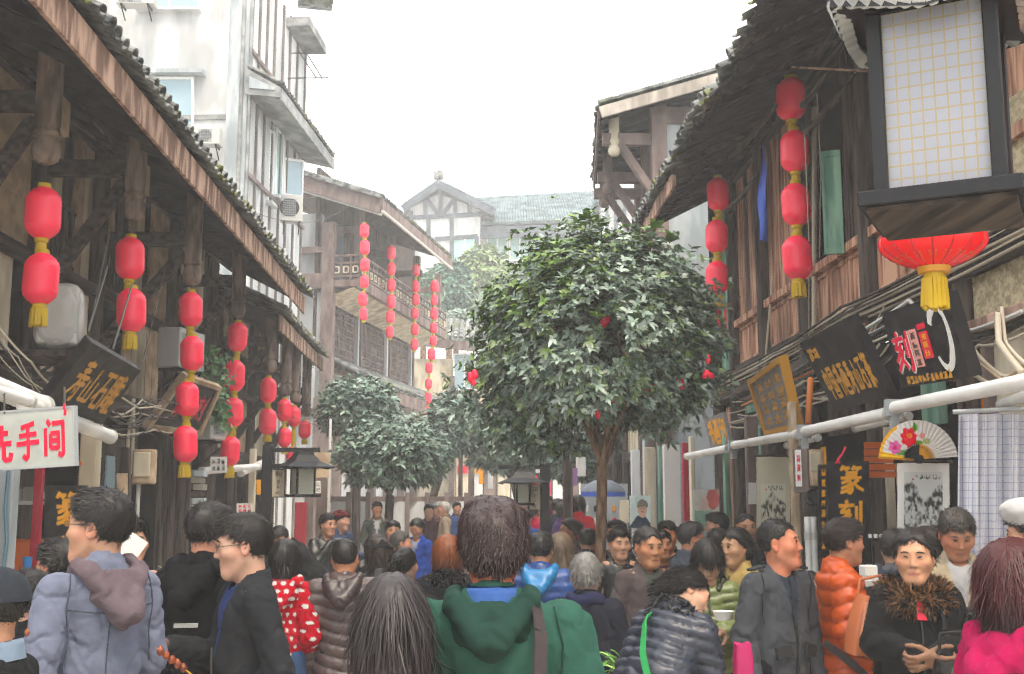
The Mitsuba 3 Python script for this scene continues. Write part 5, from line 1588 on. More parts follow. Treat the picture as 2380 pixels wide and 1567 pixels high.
def rail_run(pf, n):
    m = MB()
    for i in range(n + 1):
        t_ = i / n
        m.beam(pf(t_, zfl + .1), pf(t_, zrail), .05, .05, up=Bd)
    put(k, 'baluster_row', m.mesh(), 'brown_paint', kind='stuff')
    for z in (zrail, zfl + .24, zfl + .68):
        put(k, 'rail', MB().beam(pf(0, z), pf(1, z), .09, .07).mesh(), 'brown_paint')
    m = MB()
    for i in range(n):
        t0, t1 = (i + .25) / n, (i + .75) / n
        for z in (zfl + .36, zfl + .56):
            m.beam(pf(t0, z), pf(t1, z), .04, .04)
        m.beam(pf(t0, zfl + .36), pf(t0, zfl + .56), .04, .04, up=Bd).beam(pf(t1, zfl + .36), pf(t1, zfl + .56), .04, .04, up=Bd)
    put(k, 'fretwork', m.mesh(), 'plaster_cream', kind='stuff')


rail_run(lambda t_, z: BP(.1 + (Lb - .2) * t_, .05, z), 26)
rail_run(lambda t_, z: BP(.06, din + .1 + (-din - .05) * t_, z), 4)
# roof: eave along the balcony, verge facing us
E0, E1 = at(888, 462, 35.2), at(1050, 600, 44.3)
E1[2] = E0[2]
slp = math.radians(19)
upB = -Bn * math.cos(slp) + A(0, 0, math.sin(slp))
tiled_edge(k, E0, E1, -Bn, slp, pitch=.26, courses=2, single=1, rest_len=6.5, r=.1)
put(k, 'fascia_board', MB().beam(E0 - A(0, 0, .2), E1 - A(0, 0, .2), .06, .36).mesh(), 'brown_paint')
put(k, 'gutter', MB().tube([E0 + A(0, 0, -.42) + Bn * .02, E1 + A(0, 0, -.42) + Bn * .02], .05, 8).mesh(), 'white_plastic')
put(k, 'verge_board', MB().beam(E0 - A(0, 0, .24), E0 + upB * 6.5 - A(0, 0, .24), .06, .5).mesh(), 'brown_paint')
put(k, 'verge_strip', MB().beam(E0 - A(0, 0, .52) + A(0, .06, 0), E0 + upB * 6.5 - A(0, 0, .52) + A(0, .06, 0), .05, .08).mesh(), 'white_plastic')
put(k, 'verge_tiles', MB().beam(E0 + A(0, 0, .05), E0 + upB * 6.5 + A(0, 0, .05), .3, .12).mesh(), 'roof_tile')
put(k, 'soffit', MB().quad(E0 - A(0, 0, .12), E1 - A(0, 0, .12), E1 + upB * 6 - A(0, 0, .12), E0 + upB * 6 - A(0, 0, .12)).mesh(), 'old_wood_along')
# ground floor canopy
C0, C1 = BP(1.0, .9, 5.3), BP(13.5, .9, 5.3)
tiled_edge(k, C0, C1, -Bn, .45, pitch=.26, courses=2, single=1, rest_len=2.0, r=.1)
put(k, 'canopy_fascia', MB().beam(C0 - A(0, 0, .2), C1 - A(0, 0, .2), .06, .4).mesh(), 'brown_paint')
for i in range(7):
    put(k, 'ground_post', MB().box(BP(i * 2.0, din + .1, 2.5), (.25, .25, 5.0), RB).mesh(), 'brown_paint')

G = 'red lanterns on the brown balcony house'
for Y, spots, where in ((35.5, [(847, 520, 553), (848, 558, 593), (848, 600, 632), (847, 640, 670), (843, 680, 712), (845, 715, 745)], 'on the leftmost string of the brown balcony'),
                        (38.4, [(909, 572, 604), (909, 610, 640), (909, 648, 678), (909, 685, 718), (907, 722, 752), (906, 758, 786)], 'on the second string of the brown balcony'),
                        (41.6, [(967, 615, 642), (965, 652, 680), (966, 683, 710), (964, 716, 742), (964, 752, 780), (963, 788, 815)], 'on the third string of the brown balcony'),
                        (41.3, [(1010, 652, 680), (1009, 685, 710), (1009, 715, 743), (1008, 750, 775), (1007, 780, 805), (1003, 810, 838), (997, 842, 868), (996, 880, 905), (995, 912, 938), (992, 945, 970)], 'on the long string ending the brown balcony')):
    lantern_string(Y, spots, G, where, far=True, tassel=.35, cord_top=at(spots[0][0], spots[0][1] - 18, Y)[2])

# small house with tiled roof beyond the balcony house
k = thing('plaster_house', 'small grey plastered house with tiled roof beyond the brown balcony', 'house')
h0 = at(1000, 790, 50)
put(k, 'wall', MB().box((h0[0] + 1.2, 51.5, 4.0), (4.4, 3, 8.0)).mesh(), 'plaster_cream')
tiled_edge(k, A(h0[0] - 1.2, 49.6, h0[2] + .2), A(h0[0] + 3.8, 49.6, h0[2] - .3), (0, 1, 0), .42, pitch=.26, courses=2, single=0, rest_len=2.6, r=.1)
put(k, 'fascia', MB().beam(A(h0[0] - 1.2, 49.6, h0[2] - .05), A(h0[0] + 3.8, 49.6, h0[2] - .55), .06, .4).mesh(), 'brown_paint')
for du in (-.8, 1.0, 2.0):
    put(k, 'post', MB().box((h0[0] + du, 49.9, 3.6), (.22, .2, 7.2)).mesh(), 'brown_paint')
q = [A(h0[0] + 1.1, 49.95, h0[2] - .7), A(h0[0] + 2.0, 49.95, h0[2] - .7), A(h0[0] + 2.0, 49.95, h0[2] - 2.2), A(h0[0] + 1.1, 49.95, h0[2] - 2.2)]
flat_window(k, q, 2, 'pane_blue', .06)

# ------------------------------------------------------------------ far half-timbered block in the haze
k = thing('gabled_block', 'hazy white half timbered block with gable and long tiled roof closing the street', 'building')
YF = 76.0
f = lambda u, v: at(u, v, YF)
gl, ap, gr = f(938, 480), f(1020, 424), f(1150, 488)
zl = min(gl[2], gr[2])
wl, wr = f(948, 600)[0], f(1116, 600)[0]
m = MB().prism([(wl, 0), (wr, 0), (wr, zl), (ap[0], ap[2] - .8), (wl, zl)], 0, 8.0, A(0, YF + 8, 0), A(1, 0, 0), A(0, 0, 1))
put(k, 'gable_wall', m.mesh(), 'plaster_white')
for a_, b_ in ((gl, ap), (gr, ap)):
    d = b_ - a_
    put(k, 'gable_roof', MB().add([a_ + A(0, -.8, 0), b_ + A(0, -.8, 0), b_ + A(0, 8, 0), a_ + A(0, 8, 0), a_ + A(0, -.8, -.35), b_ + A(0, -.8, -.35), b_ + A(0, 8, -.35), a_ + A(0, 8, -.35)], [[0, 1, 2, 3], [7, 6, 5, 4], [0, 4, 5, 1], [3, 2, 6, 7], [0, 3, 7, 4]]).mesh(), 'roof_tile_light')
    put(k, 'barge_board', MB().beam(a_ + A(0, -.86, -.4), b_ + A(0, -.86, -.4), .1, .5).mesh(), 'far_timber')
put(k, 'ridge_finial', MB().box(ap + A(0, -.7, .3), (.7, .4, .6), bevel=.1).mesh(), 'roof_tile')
bm = lambda u0, v0, u1, v1, w=.28: put(k, 'timber_strip', MB().beam(at(u0, v0, YF - .1), at(u1, v1, YF - .1), .12, w, up=(0, 0, 1) if abs(u0 - u1) > 4 else (1, 0, 0)).mesh(), 'far_timber')
for a_ in ((940, 507, 1116, 498), (1024, 440, 1024, 502), (989, 466, 989, 505), (1058, 465, 1058, 500), (994, 464, 1020, 500), (1055, 464, 1028, 500), (1091, 476, 1091, 500), (955, 490, 955, 506), (996, 507, 996, 560), (1050, 505, 1050, 610), (1010, 556, 1110, 549), (1050, 612, 1112, 607), (1108, 550, 1108, 640), (960, 556, 960, 640)):
    bm(*a_)
flat_window(k, [f(1054, 556), f(1106, 553), f(1106, 603), f(1054, 606)], 2, 'pane_green', .1)
rz = f(1125, 520)
x0_, x1_ = f(1095, 500)[0], f(1460, 500)[0]
put(k, 'main_wall', MB().box(((x0_ + x1_) / 2, YF + 6, rz[2] / 2), (x1_ - x0_, 8, rz[2])).mesh(), 'plaster_white')
ez, rzz = rz[2], f(1385, 434)[2]
rp = [A(x0_ - .5, YF + .5, ez), A(x1_ + .5, YF + .5, ez + .4), A(x1_, YF + 7, rzz + 1.6), A(x0_, YF + 7, rzz + .9)]
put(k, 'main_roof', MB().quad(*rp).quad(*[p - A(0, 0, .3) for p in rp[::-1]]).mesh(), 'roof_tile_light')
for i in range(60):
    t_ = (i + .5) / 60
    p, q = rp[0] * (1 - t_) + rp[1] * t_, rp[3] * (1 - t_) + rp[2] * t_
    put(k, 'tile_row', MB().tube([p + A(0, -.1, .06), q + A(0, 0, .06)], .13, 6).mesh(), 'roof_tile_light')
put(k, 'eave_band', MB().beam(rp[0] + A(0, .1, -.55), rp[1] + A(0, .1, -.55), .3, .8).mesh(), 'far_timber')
for i in range(3):
    u0 = 1134 + i * 52
    flat_window(k, [at(u0, 548, YF + 1.9), at(u0 + 44, 546, YF + 1.9), at(u0 + 44, 602, YF + 1.9), at(u0, 604, YF + 1.9)], 2, 'pane_green', .1, sill=False)
put(k, 'awning_strip', MB().box(at(1180, 532, YF + 1.5), (3.4, .8, .16)).mesh(), 'white_plastic')
put(k, 'awning_strip', MB().box(at(1260, 537, YF + 1.5), (3.0, .8, .16)).mesh(), 'white_plastic')
k = thing('white_house', 'hazy white house with thin timber lines right of the long tiled roof', 'building')
put(k, 'wall', MB().box((f(1440, 500)[0] + 3, YF + 1, f(1440, 470)[2] / 2), (8.4, 5, f(1440, 470)[2])).mesh(), 'plaster_white')
for u in (1405, 1425, 1445, 1470):
    put(k, 'timber_strip', MB().box((f(u, 500)[0], YF - 1.6, f(1440, 470)[2] / 2), (.2, .1, f(1440, 470)[2])).mesh(), 'far_timber')
put(k, 'roof', MB().box((f(1440, 500)[0] + 3, YF + 1, f(1440, 470)[2] + .2), (9.4, 6.4, .4)).mesh(), 'roof_tile_light')

# ------------------------------------------------------------------ trees
GREYG = [1.05 * lin(x) * A(.92, 1, .95) for x in ('56655a', '6d7c72', '828f86', '48564b', '98a29b', '66764f')]
NEWG = [.62 * lin(x) for x in ('6f8f3c', '84a64c', '5a7c34', '75984a')]


def branch_tree(k, base, crown_c, crown_r, r0, seed, mat='bark', fork=None, n1=6):
    rr = random.Random(seed)
    fork = fork if fork is not None else base + (crown_c - base) * .72
    m = MB()
    mid = (base + fork) / 2 + A(rr.uniform(-.03, .03), rr.uniform(-.03, .03), 0)
    m.tube([base, base + (mid - base) * .1, mid, fork], [r0 * 1.5, r0 * 1.1, r0, r0 * .92], 14)
    put(k, 'trunk', m.mesh(), mat, smooth=True)
    tips = []
    for i in range(n1):
        a_ = i / n1 * 2 * math.pi + rr.uniform(-.3, .3)
        el = rr.uniform(.35, 1.2)
        d = A(math.cos(a_) * math.cos(el), math.sin(a_) * math.cos(el), math.sin(el))
        L = rr.uniform(.7, .98)
        tip = crown_c + d * crown_r * L
        tip[2] = max(tip[2], crown_c[2] - crown_r[2] * .55)
        mid = fork + (tip - fork) * .45 + A(0, 0, .06 * crown_r[2]) + A(rr.uniform(-.08, .08), rr.uniform(-.08, .08), 0) * crown_r[0]
        t = np.linspace(0, 1, 8)[:, None]
        P = (1 - t) ** 2 * fork + 2 * t * (1 - t) * mid + t * t * tip
        P += np.array([[rr.uniform(-.015, .015) for _ in range(3)] for _ in range(8)]) * crown_r[0]
        m2 = MB().tube(P, np.linspace(r0 * .5, r0 * .1, 8), 8)
        for j in range(5):
            q = P[rr.randrange(2, 7)]
            e = q + (unit(A(rr.gauss(0, 1), rr.gauss(0, 1), rr.gauss(.5, .6)))) * crown_r[0] * rr.uniform(.25, .5)
            m2.tube([q, (q + e) / 2 + A(0, 0, .03), e], [r0 * .2, r0 * .14, r0 * .06], 6)
            tips.append(e)
        put(k, 'limb', m2.mesh(), mat, smooth=True)
        tips.append(tip)
    return tips


def crown_points(c, r, n, seed, gap=.44, shell=.62, flat_bottom=-.75, lump=.22):
    g = np.random.default_rng(seed)
    out = []
    while sum(map(len, out)) < n:
        d = g.normal(size=(n * 2, 3))
        d /= np.linalg.norm(d, axis=1, keepdims=True)
        q = shell + (1 - shell) * g.random((n * 2, 1)) ** .8
        low = g.random((n * 2, 1)) < .3
        q = np.where(low, q * g.random((n * 2, 1)) ** .4, q)
        q *= 1 + lump * (meshkit.fbm(d * 2.6 + seed, 3)[:, None] * 2 - 1)
        p = d * q
        keep = (p[:, 2] > flat_bottom) & (meshkit.fbm(p * 3.1 + seed * 3.3, 3) > gap)
        out.append(p[keep])
    p = np.vstack(out)[:n]
    return p * r + c, p


LEAF6 = np.array([[0, 2, 1], [1, 2, 4], [1, 4, 3], [3, 4, 5]])


def whorls(cen, outd, size, cols, newcols, seed, per=5):
    """Leaves in whorls round twig tips: pointed, folded, drooping."""
    g = np.random.default_rng(seed)
    n = len(cen)
    ax = outd / (np.linalg.norm(outd, axis=1, keepdims=True) + 1e-9) * .8 + A(0, 0, .6) + g.normal(size=(n, 3)) * .25
    ax /= np.linalg.norm(ax, axis=1, keepdims=True)
    a = np.cross(ax, g.normal(size=(n, 3)))
    a /= np.linalg.norm(a, axis=1, keepdims=True)
    b = np.cross(ax, a)
    V, F, C = [], [], []
    base_c = np.asarray(cols)[g.integers(0, len(cols), n)]
    isnew = newcols is not None
    if isnew:
        nf = newcols[1](cen)
        pick = g.random(n) < nf
        nc = np.asarray(newcols[0])[g.integers(0, len(newcols[0]), n)]
        base_c = np.where(pick[:, None], nc, base_c)
    for j in range(per):
        ang = j * 2 * math.pi / per + g.random(n) * .9
        d = (np.cos(ang)[:, None] * a + np.sin(ang)[:, None] * b) + ax * (.35 + .5 * g.random((n, 1)))
        d /= np.linalg.norm(d, axis=1, keepdims=True)
        s = np.cross(d, ax)
        s /= np.linalg.norm(s, axis=1, keepdims=True) + 1e-9
        u = np.cross(s, d)
        L = (size * (.6 + .8 * g.random(n)))[:, None]
        w = L * .2
        droop = (.1 + .3 * g.random((n, 1))) * L
        q1 = cen + d * L * .32 - A(0, 0, 1) * droop * .1
        q2 = cen + d * L * .68 - A(0, 0, 1) * droop * .45
        P = np.stack([cen, q1 + s * w + u * w * .2, q1 - s * w, q2 + s * w * .85 + u * w * .2, q2 - s * w * .85, cen + d * L - A(0, 0, 1) * droop], 1)
        V.append(P.reshape(-1, 3))
        F.append((LEAF6[None] + (np.arange(n) * 6)[:, None, None]).reshape(-1, 3))
        C.append(np.repeat(base_c * (.7 + .6 * g.random((n, 1))), 6, 0))
    off, FF = 0, []
    for v, f in zip(V, F):
        FF.append(f + off)
        off += len(v)
    return np.vstack(V), np.vstack(FF), np.clip(np.vstack(C), 0, 1)


def crown(k, pts, outd, size, cols, new, seed, singles=0, per=5):
    v, f, c = whorls(pts, outd, size, cols, new, seed, per)
    v_, c_ = v.reshape(-1, 6, 3), c.reshape(-1, 6, 3)
    n = len(v_)
    first = set()
    if singles:
        d = np.linalg.norm(v_[:, 2] - EYE, axis=1)
        first = set(np.argsort(d)[:singles].tolist())
        for i in sorted(first):
            put(k, 'leaf', (v_[i], LEAF6), 'leaf', color=c_[i])
    keep = np.array([i for i in range(n) if i not in first])
    FF = (LEAF6[None] + (np.arange(len(keep)) * 6)[:, None, None]).reshape(-1, 3)
    put(k, 'crown', (v_[keep].reshape(-1, 3), FF), 'leaf', color=c_[keep].reshape(-1, 3), kind='stuff')


# the round tree in the middle
k = thing('round_tree', 'round clipped broadleaf tree with grey green leaves in the middle of the street', 'tree')
TY = 10.4
tb = at(1392, 1290, TY)
tb[2] = 0.0
fk = at(1400, 1085, TY)
cc = at(1386, 793, TY)
cr = A(1.16, 1.12, 1.03)
tips = branch_tree(k, tb, cc, cr, .052, 4, fork=fk, n1=8)
pts, unitp = crown_points(cc, cr, 9800, 11, gap=.455, shell=.66, lump=.2)
# fuller to the left low, a lobed outline
new = (NEWG, lambda p: np.clip(((p[:, 2] - cc[2]) / cr[2] * .75 - (p[:, 0] - cc[0]) / cr[0] * .75 - .2) * 1.0, 0.02, .7))
ex, exd = [], []
g = np.random.default_rng(77)
for (u, v, n, sr) in ((1175, 950, 260, .2), (1300, 1020, 150, .15), (1225, 1020, 150, .15), (1580, 920, 200, .17), (1640, 880, 100, .1), (1340, 560, 150, .17), (1195, 730, 150, .16), (1150, 860, 200, .17), (1470, 590, 130, .17), (1600, 700, 190, .18), (1150, 1000, 90, .1), (1520, 980, 110, .13), (1640, 800, 100, .1), (1200, 690, 160, .13), (1260, 620, 160, .13)):
    c_ = at(u, v, TY + g.uniform(-.5, .2))
    q = c_ + g.normal(size=(n, 3)) * A(sr, sr * 1.2, sr * .6)
    ex.append(q)
    exd.append(q - cc)
for e in tips:
    q = e + g.normal(size=(26, 3)) * .09
    ex.append(q)
    exd.append(q - cc)
pts = np.vstack([pts] + ex)
outd = np.vstack([unitp] + exd)
low = (pts[:, 2] < cc[2] - .42) & (np.hypot(pts[:, 0] - fk[0], pts[:, 1] - fk[1]) < .16 + .6 * (pts[:, 2] - fk[2]))
low |= pts[:, 2] < at(1400, 1075, TY)[2]
keep_ = ~(low & (np.random.default_rng(3).random(len(pts)) < .86))
pts, outd = pts[keep_], outd[keep_]
crown(k, pts, outd, .07, GREYG, new, 5, singles=296)
for (u, v, u1, v1) in ((1505, 620, 1518, 530), (1545, 630, 1556, 555), (1340, 600, 1352, 522), (1360, 600, 1372, 512), (1400, 610, 1398, 530)):
    p, q = at(u, v, TY), at(u1, v1, TY)
    put(k, 'twig', MB().tube([p, q], .006, 5).mesh(), 'bark')
    qq = q + g.normal(size=(3, 3)) * .02
    v_, f_, c_ = whorls(qq, np.tile(A(0, 0, 1), (3, 1)), .15, NEWG, None, 9, 4)
    put(k, 'young_leaves', (v_, f_), 'leaf', color=c_)
for i, (u, v) in enumerate(((1410, 750), (1562, 803), (1484, 828), (1500, 905), (1585, 885), (1432, 940), (1380, 960), (1427, 890), (1640, 860), (1100, 873), (1470, 815), (1530, 898), (1436, 915))):
    kk = thing('red_ornament', 'small red paper ornament among the leaves, ' + ['high near the middle of the round tree', 'nearest the right edge of the upper crown', 'right of the middle of the round tree', 'just left of the lower right cluster', 'in the lower right cluster of the crown', 'low beside the forked limbs', 'lowest, left of the forked limbs', 'above the forked limbs of the round tree', 'farthest right in the round tree', 'farthest left in the round tree', 'between the middle and right edge of the crown', 'at the top of the lower right cluster', 'right above the low forked limbs'][i], 'ornament', 'red ornaments in the round tree')
    p = at(u, v, TY - .62)
    m = MB()
    for q in range(3): m.lathe([(0, -.045), (.02, -.04), (.028, -.01), (.026, .02), (.015, .04), (0, .045)], p + g.normal(size=3) * A(.03, .02, .035), 8, R=rotx(g.normal() * .4) @ roty(g.normal() * .5))
    put(kk, 'red_ornament', m.mesh(), 'lantern_paper', own=True, smooth=True)

# smaller trees further along
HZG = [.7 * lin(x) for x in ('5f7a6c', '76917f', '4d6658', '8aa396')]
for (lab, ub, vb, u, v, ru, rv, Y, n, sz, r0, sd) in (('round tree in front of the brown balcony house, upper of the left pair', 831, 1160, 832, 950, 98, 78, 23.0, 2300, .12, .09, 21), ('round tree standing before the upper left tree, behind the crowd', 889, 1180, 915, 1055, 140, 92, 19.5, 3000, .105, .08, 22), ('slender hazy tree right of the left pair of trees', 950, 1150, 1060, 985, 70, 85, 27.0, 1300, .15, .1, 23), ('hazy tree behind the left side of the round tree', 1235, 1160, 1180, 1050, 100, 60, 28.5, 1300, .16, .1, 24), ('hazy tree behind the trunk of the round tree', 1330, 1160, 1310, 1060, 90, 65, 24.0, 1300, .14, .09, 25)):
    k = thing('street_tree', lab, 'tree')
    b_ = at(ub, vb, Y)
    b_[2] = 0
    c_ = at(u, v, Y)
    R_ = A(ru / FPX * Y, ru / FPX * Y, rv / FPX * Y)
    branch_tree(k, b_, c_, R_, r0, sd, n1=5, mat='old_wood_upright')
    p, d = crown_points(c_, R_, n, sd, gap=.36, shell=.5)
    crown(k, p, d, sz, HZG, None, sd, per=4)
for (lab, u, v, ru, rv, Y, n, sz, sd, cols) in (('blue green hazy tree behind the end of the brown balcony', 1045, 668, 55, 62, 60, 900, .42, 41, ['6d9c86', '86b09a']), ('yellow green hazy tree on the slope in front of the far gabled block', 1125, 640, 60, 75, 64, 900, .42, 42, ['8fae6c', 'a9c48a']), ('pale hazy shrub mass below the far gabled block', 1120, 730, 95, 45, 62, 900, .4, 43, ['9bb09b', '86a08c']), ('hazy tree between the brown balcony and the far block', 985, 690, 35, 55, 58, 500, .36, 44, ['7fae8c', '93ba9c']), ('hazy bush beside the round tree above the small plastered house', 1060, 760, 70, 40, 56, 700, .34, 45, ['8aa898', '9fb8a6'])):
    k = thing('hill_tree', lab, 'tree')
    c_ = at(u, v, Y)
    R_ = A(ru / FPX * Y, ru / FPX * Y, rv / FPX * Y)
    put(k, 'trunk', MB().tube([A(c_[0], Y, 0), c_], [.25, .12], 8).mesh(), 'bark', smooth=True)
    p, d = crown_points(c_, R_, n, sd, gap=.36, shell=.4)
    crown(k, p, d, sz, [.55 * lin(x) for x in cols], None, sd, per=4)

# dark posts, low wall and notices in the middle distance
k = thing('low_wall', 'low white panelled wall behind the small trees on the left', 'wall')
for i in range(7):
    a_, b_ = at(770 + i * 45, 1165, 24.0 + i * .4), at(811 + i * 45, 1165, 24.3 + i * .4)
    put(k, 'wall_panel', MB().box(((a_[0] + b_[0]) / 2, a_[1], .85), (b_[0] - a_[0], .1, 1.7)).mesh(), 'plaster_white')
    put(k, 'panel_post', MB().box((b_[0] + .03, a_[1], .95), (.1, .14, 1.9)).mesh(), 'brown_paint')
put(k, 'coping', MB().beam(at(765, 1165, 24.0) * A(1, 1, 0) + A(0, 0, 1.75), at(1090, 1165, 26.8) * A(1, 1, 0) + A(0, 0, 1.75), .22, .12).mesh(), 'brown_paint')
for i, (u, w, Y, top, mat, lab) in enumerate(((748, 24, 21.0, 2.6, 'brown_paint', 'brown timber post right of the hanging street lamp'), (764, 5, 20.5, 3.2, 'white_paint', 'thin white pole right of the hanging street lamp'), (700, 26, 19.5, 1.7, 'red_post', 'dark red box post under the hanging street lamp'), (1095, 14, 30.0, 3.6, 'brown_paint', 'dark post left of the man in green'), (1070, 10, 31, 3.6, 'old_wood_upright', 'slim dark post far behind the monk robe'), (1320, 22, 15.8, 3.2, 'old_wood_upright', 'dark trunk like post behind the round tree, left of its trunk'), (718, 18, 20.2, 1.9, 'brown_paint', 'brown post beside the bending man'))):
    k = thing('street_post', lab, 'post')
    p = at(u, 1160, Y)
    put(k, 'street_post', MB().box((p[0], Y, top / 2), (w / FPX * Y, .12, top), bevel=.01).mesh(), mat, own=True)
k = thing('parasol', 'grey market umbrella with a blue rim behind the tree trunk', 'umbrella')
p = at(1402, 1142, 17.0)
put(k, 'canopy', MB().lathe([(.33, -.02), (.32, .02), (.25, .1), (.14, .16), (.03, .18), (0, .18)], p, 16).mesh(), flat('umbrella_grey', '6c7480', .7), smooth=30)
put(k, 'rim', MB().lathe([(.325, -.08), (.335, -.08), (.335, -.01), (.325, -.01)], p, 16).mesh(), 'blue_cloth')
put(k, 'pole', MB().tube([A(p[0], 17.0, 0), p + A(0, 0, .15)], .02, 8).mesh(), 'grey_metal')
k = thing('market_stall', 'grey market stall hung with small goods behind the tree trunk', 'stall')
p = at(1410, 1180, 18.0)
put(k, 'back_panel', MB().box((p[0], 18.3, 1.2), (.75, .06, 1.6)).mesh(), 'plaster_grey')
put(k, 'table', MB().box((p[0], 18.0, .8), (.9, .6, .05)).mesh(), 'cardboard')
for s in (-.4, .4):
    put(k, 'leg', MB().box((p[0] + s, 18.0, .39), (.05, .05, .78)).mesh(), 'dark_metal')
for i in range(14):
    kk = thing('stall_trinket', 'tiny ' + ('red', 'yellow', 'white', 'dark')[i % 4] + ' trinket on the grey stall, ' + ('lower', 'middle', 'upper')[i // 5] + ' row, ' + ('first', 'second', 'third', 'fourth', 'fifth')[i % 5] + ' from the left', 'trinket', 'trinkets on the grey stall')
    put(kk, 'stall_trinket', MB().box((p[0] - .3 + (i % 5) * .15, 18.25, 1.2 + (i // 5) * .2), (.06, .03, .1), bevel=.01).mesh(), ['red_paint', 'gold_bright', 'white_paint', 'dark_metal'][i % 4], own=True)
for (u, v, w, h, Y, mat, lab) in ((1235, 1120, 30, 28, 20, 'red_paint', 'red banner far down the street'), (1255, 1090, 20, 18, 22, 'white_paint', 'small white shop sign far down the street'), (1325, 1108, 34, 40, 21, 'purple_cloth', 'purple cloth banner beside the dark post'), (1350, 1085, 22, 44, 21.5, 'white_paint', 'pale hanging cloth right of the purple banner'), (1268, 1135, 26, 30, 20.5, 'pink_cloth', 'pink cloth banner left of the purple banner'), (1140, 1090, 12, 90, 33, 'plaster_white', 'narrow pale shop pillar far down the street'), (1118, 1085, 10, 80, 33, 'gold_bright', 'narrow yellow shop banner far down the street')):
    if 'mat_' + mat not in scene:
        flat(mat, {'purple_cloth': '7d5a8c', 'pink_cloth': 'd8527e'}[mat], .8)
    k = thing('shop_banner', lab, 'banner')
    put(k, 'shop_banner', MB().box(at(u, v, Y), (w / FPX * Y, .05, h / FPX * Y), rotz(.2)).mesh(), mat, own=True)
k = thing('far_shopfront', 'row of dim shop fronts closing the street behind the crowd', 'building')
for i in range(9):
    a_ = at(1075 + i * 32, 1160, 44 + i * .3)
    put(k, 'bay_wall', MB().box((a_[0], a_[1], 2.0), (.5, .3, 4.0)).mesh(), ['plaster_cream', 'plaster_white', 'brown_paint'][i % 3])
    put(k, 'bay_dark', MB().box((a_[0], a_[1] + .5, 1.6), (.56, .1, 3.2)).mesh(), 'old_wood_upright')
    put(k, 'bay_sign', MB().box((a_[0], a_[1] - .2, 2.9), (.4, .06, .3)).mesh(), ['red_paint', 'gold_paint', 'sign_black'][i % 3])
# ------------------------------------------------------------------ people
VC = {'type': 'mesh_attribute', 'name': 'vertex_color'}


def weave(p, n, uv):
    q = fbm(p.x * 13 + p.z * 5, p.y * 13, p.z * 9 - p.x * 4, 3)
    return .6 * dr.abs(2 * q - 1) + .12 * fbm(p.x * 70, p.y * 70, p.z * 70, 2)


bs('cloth', {'type': 'bumpmap', 'arbitrary': proc(weave, eps=.003), 'scale': .02, 'bsdf': pr(VC, .9, .12, sheen=.08)})
bs('shiny_cloth', {'type': 'bumpmap', 'arbitrary': proc(weave, eps=.003), 'scale': .006, 'bsdf': pr(VC, .40, .5)})
bs('skin', pr(VC, .5, .35))
bs('hair', pr(VC, .45, .28))


def lp(c):
    return lin(c) * .46


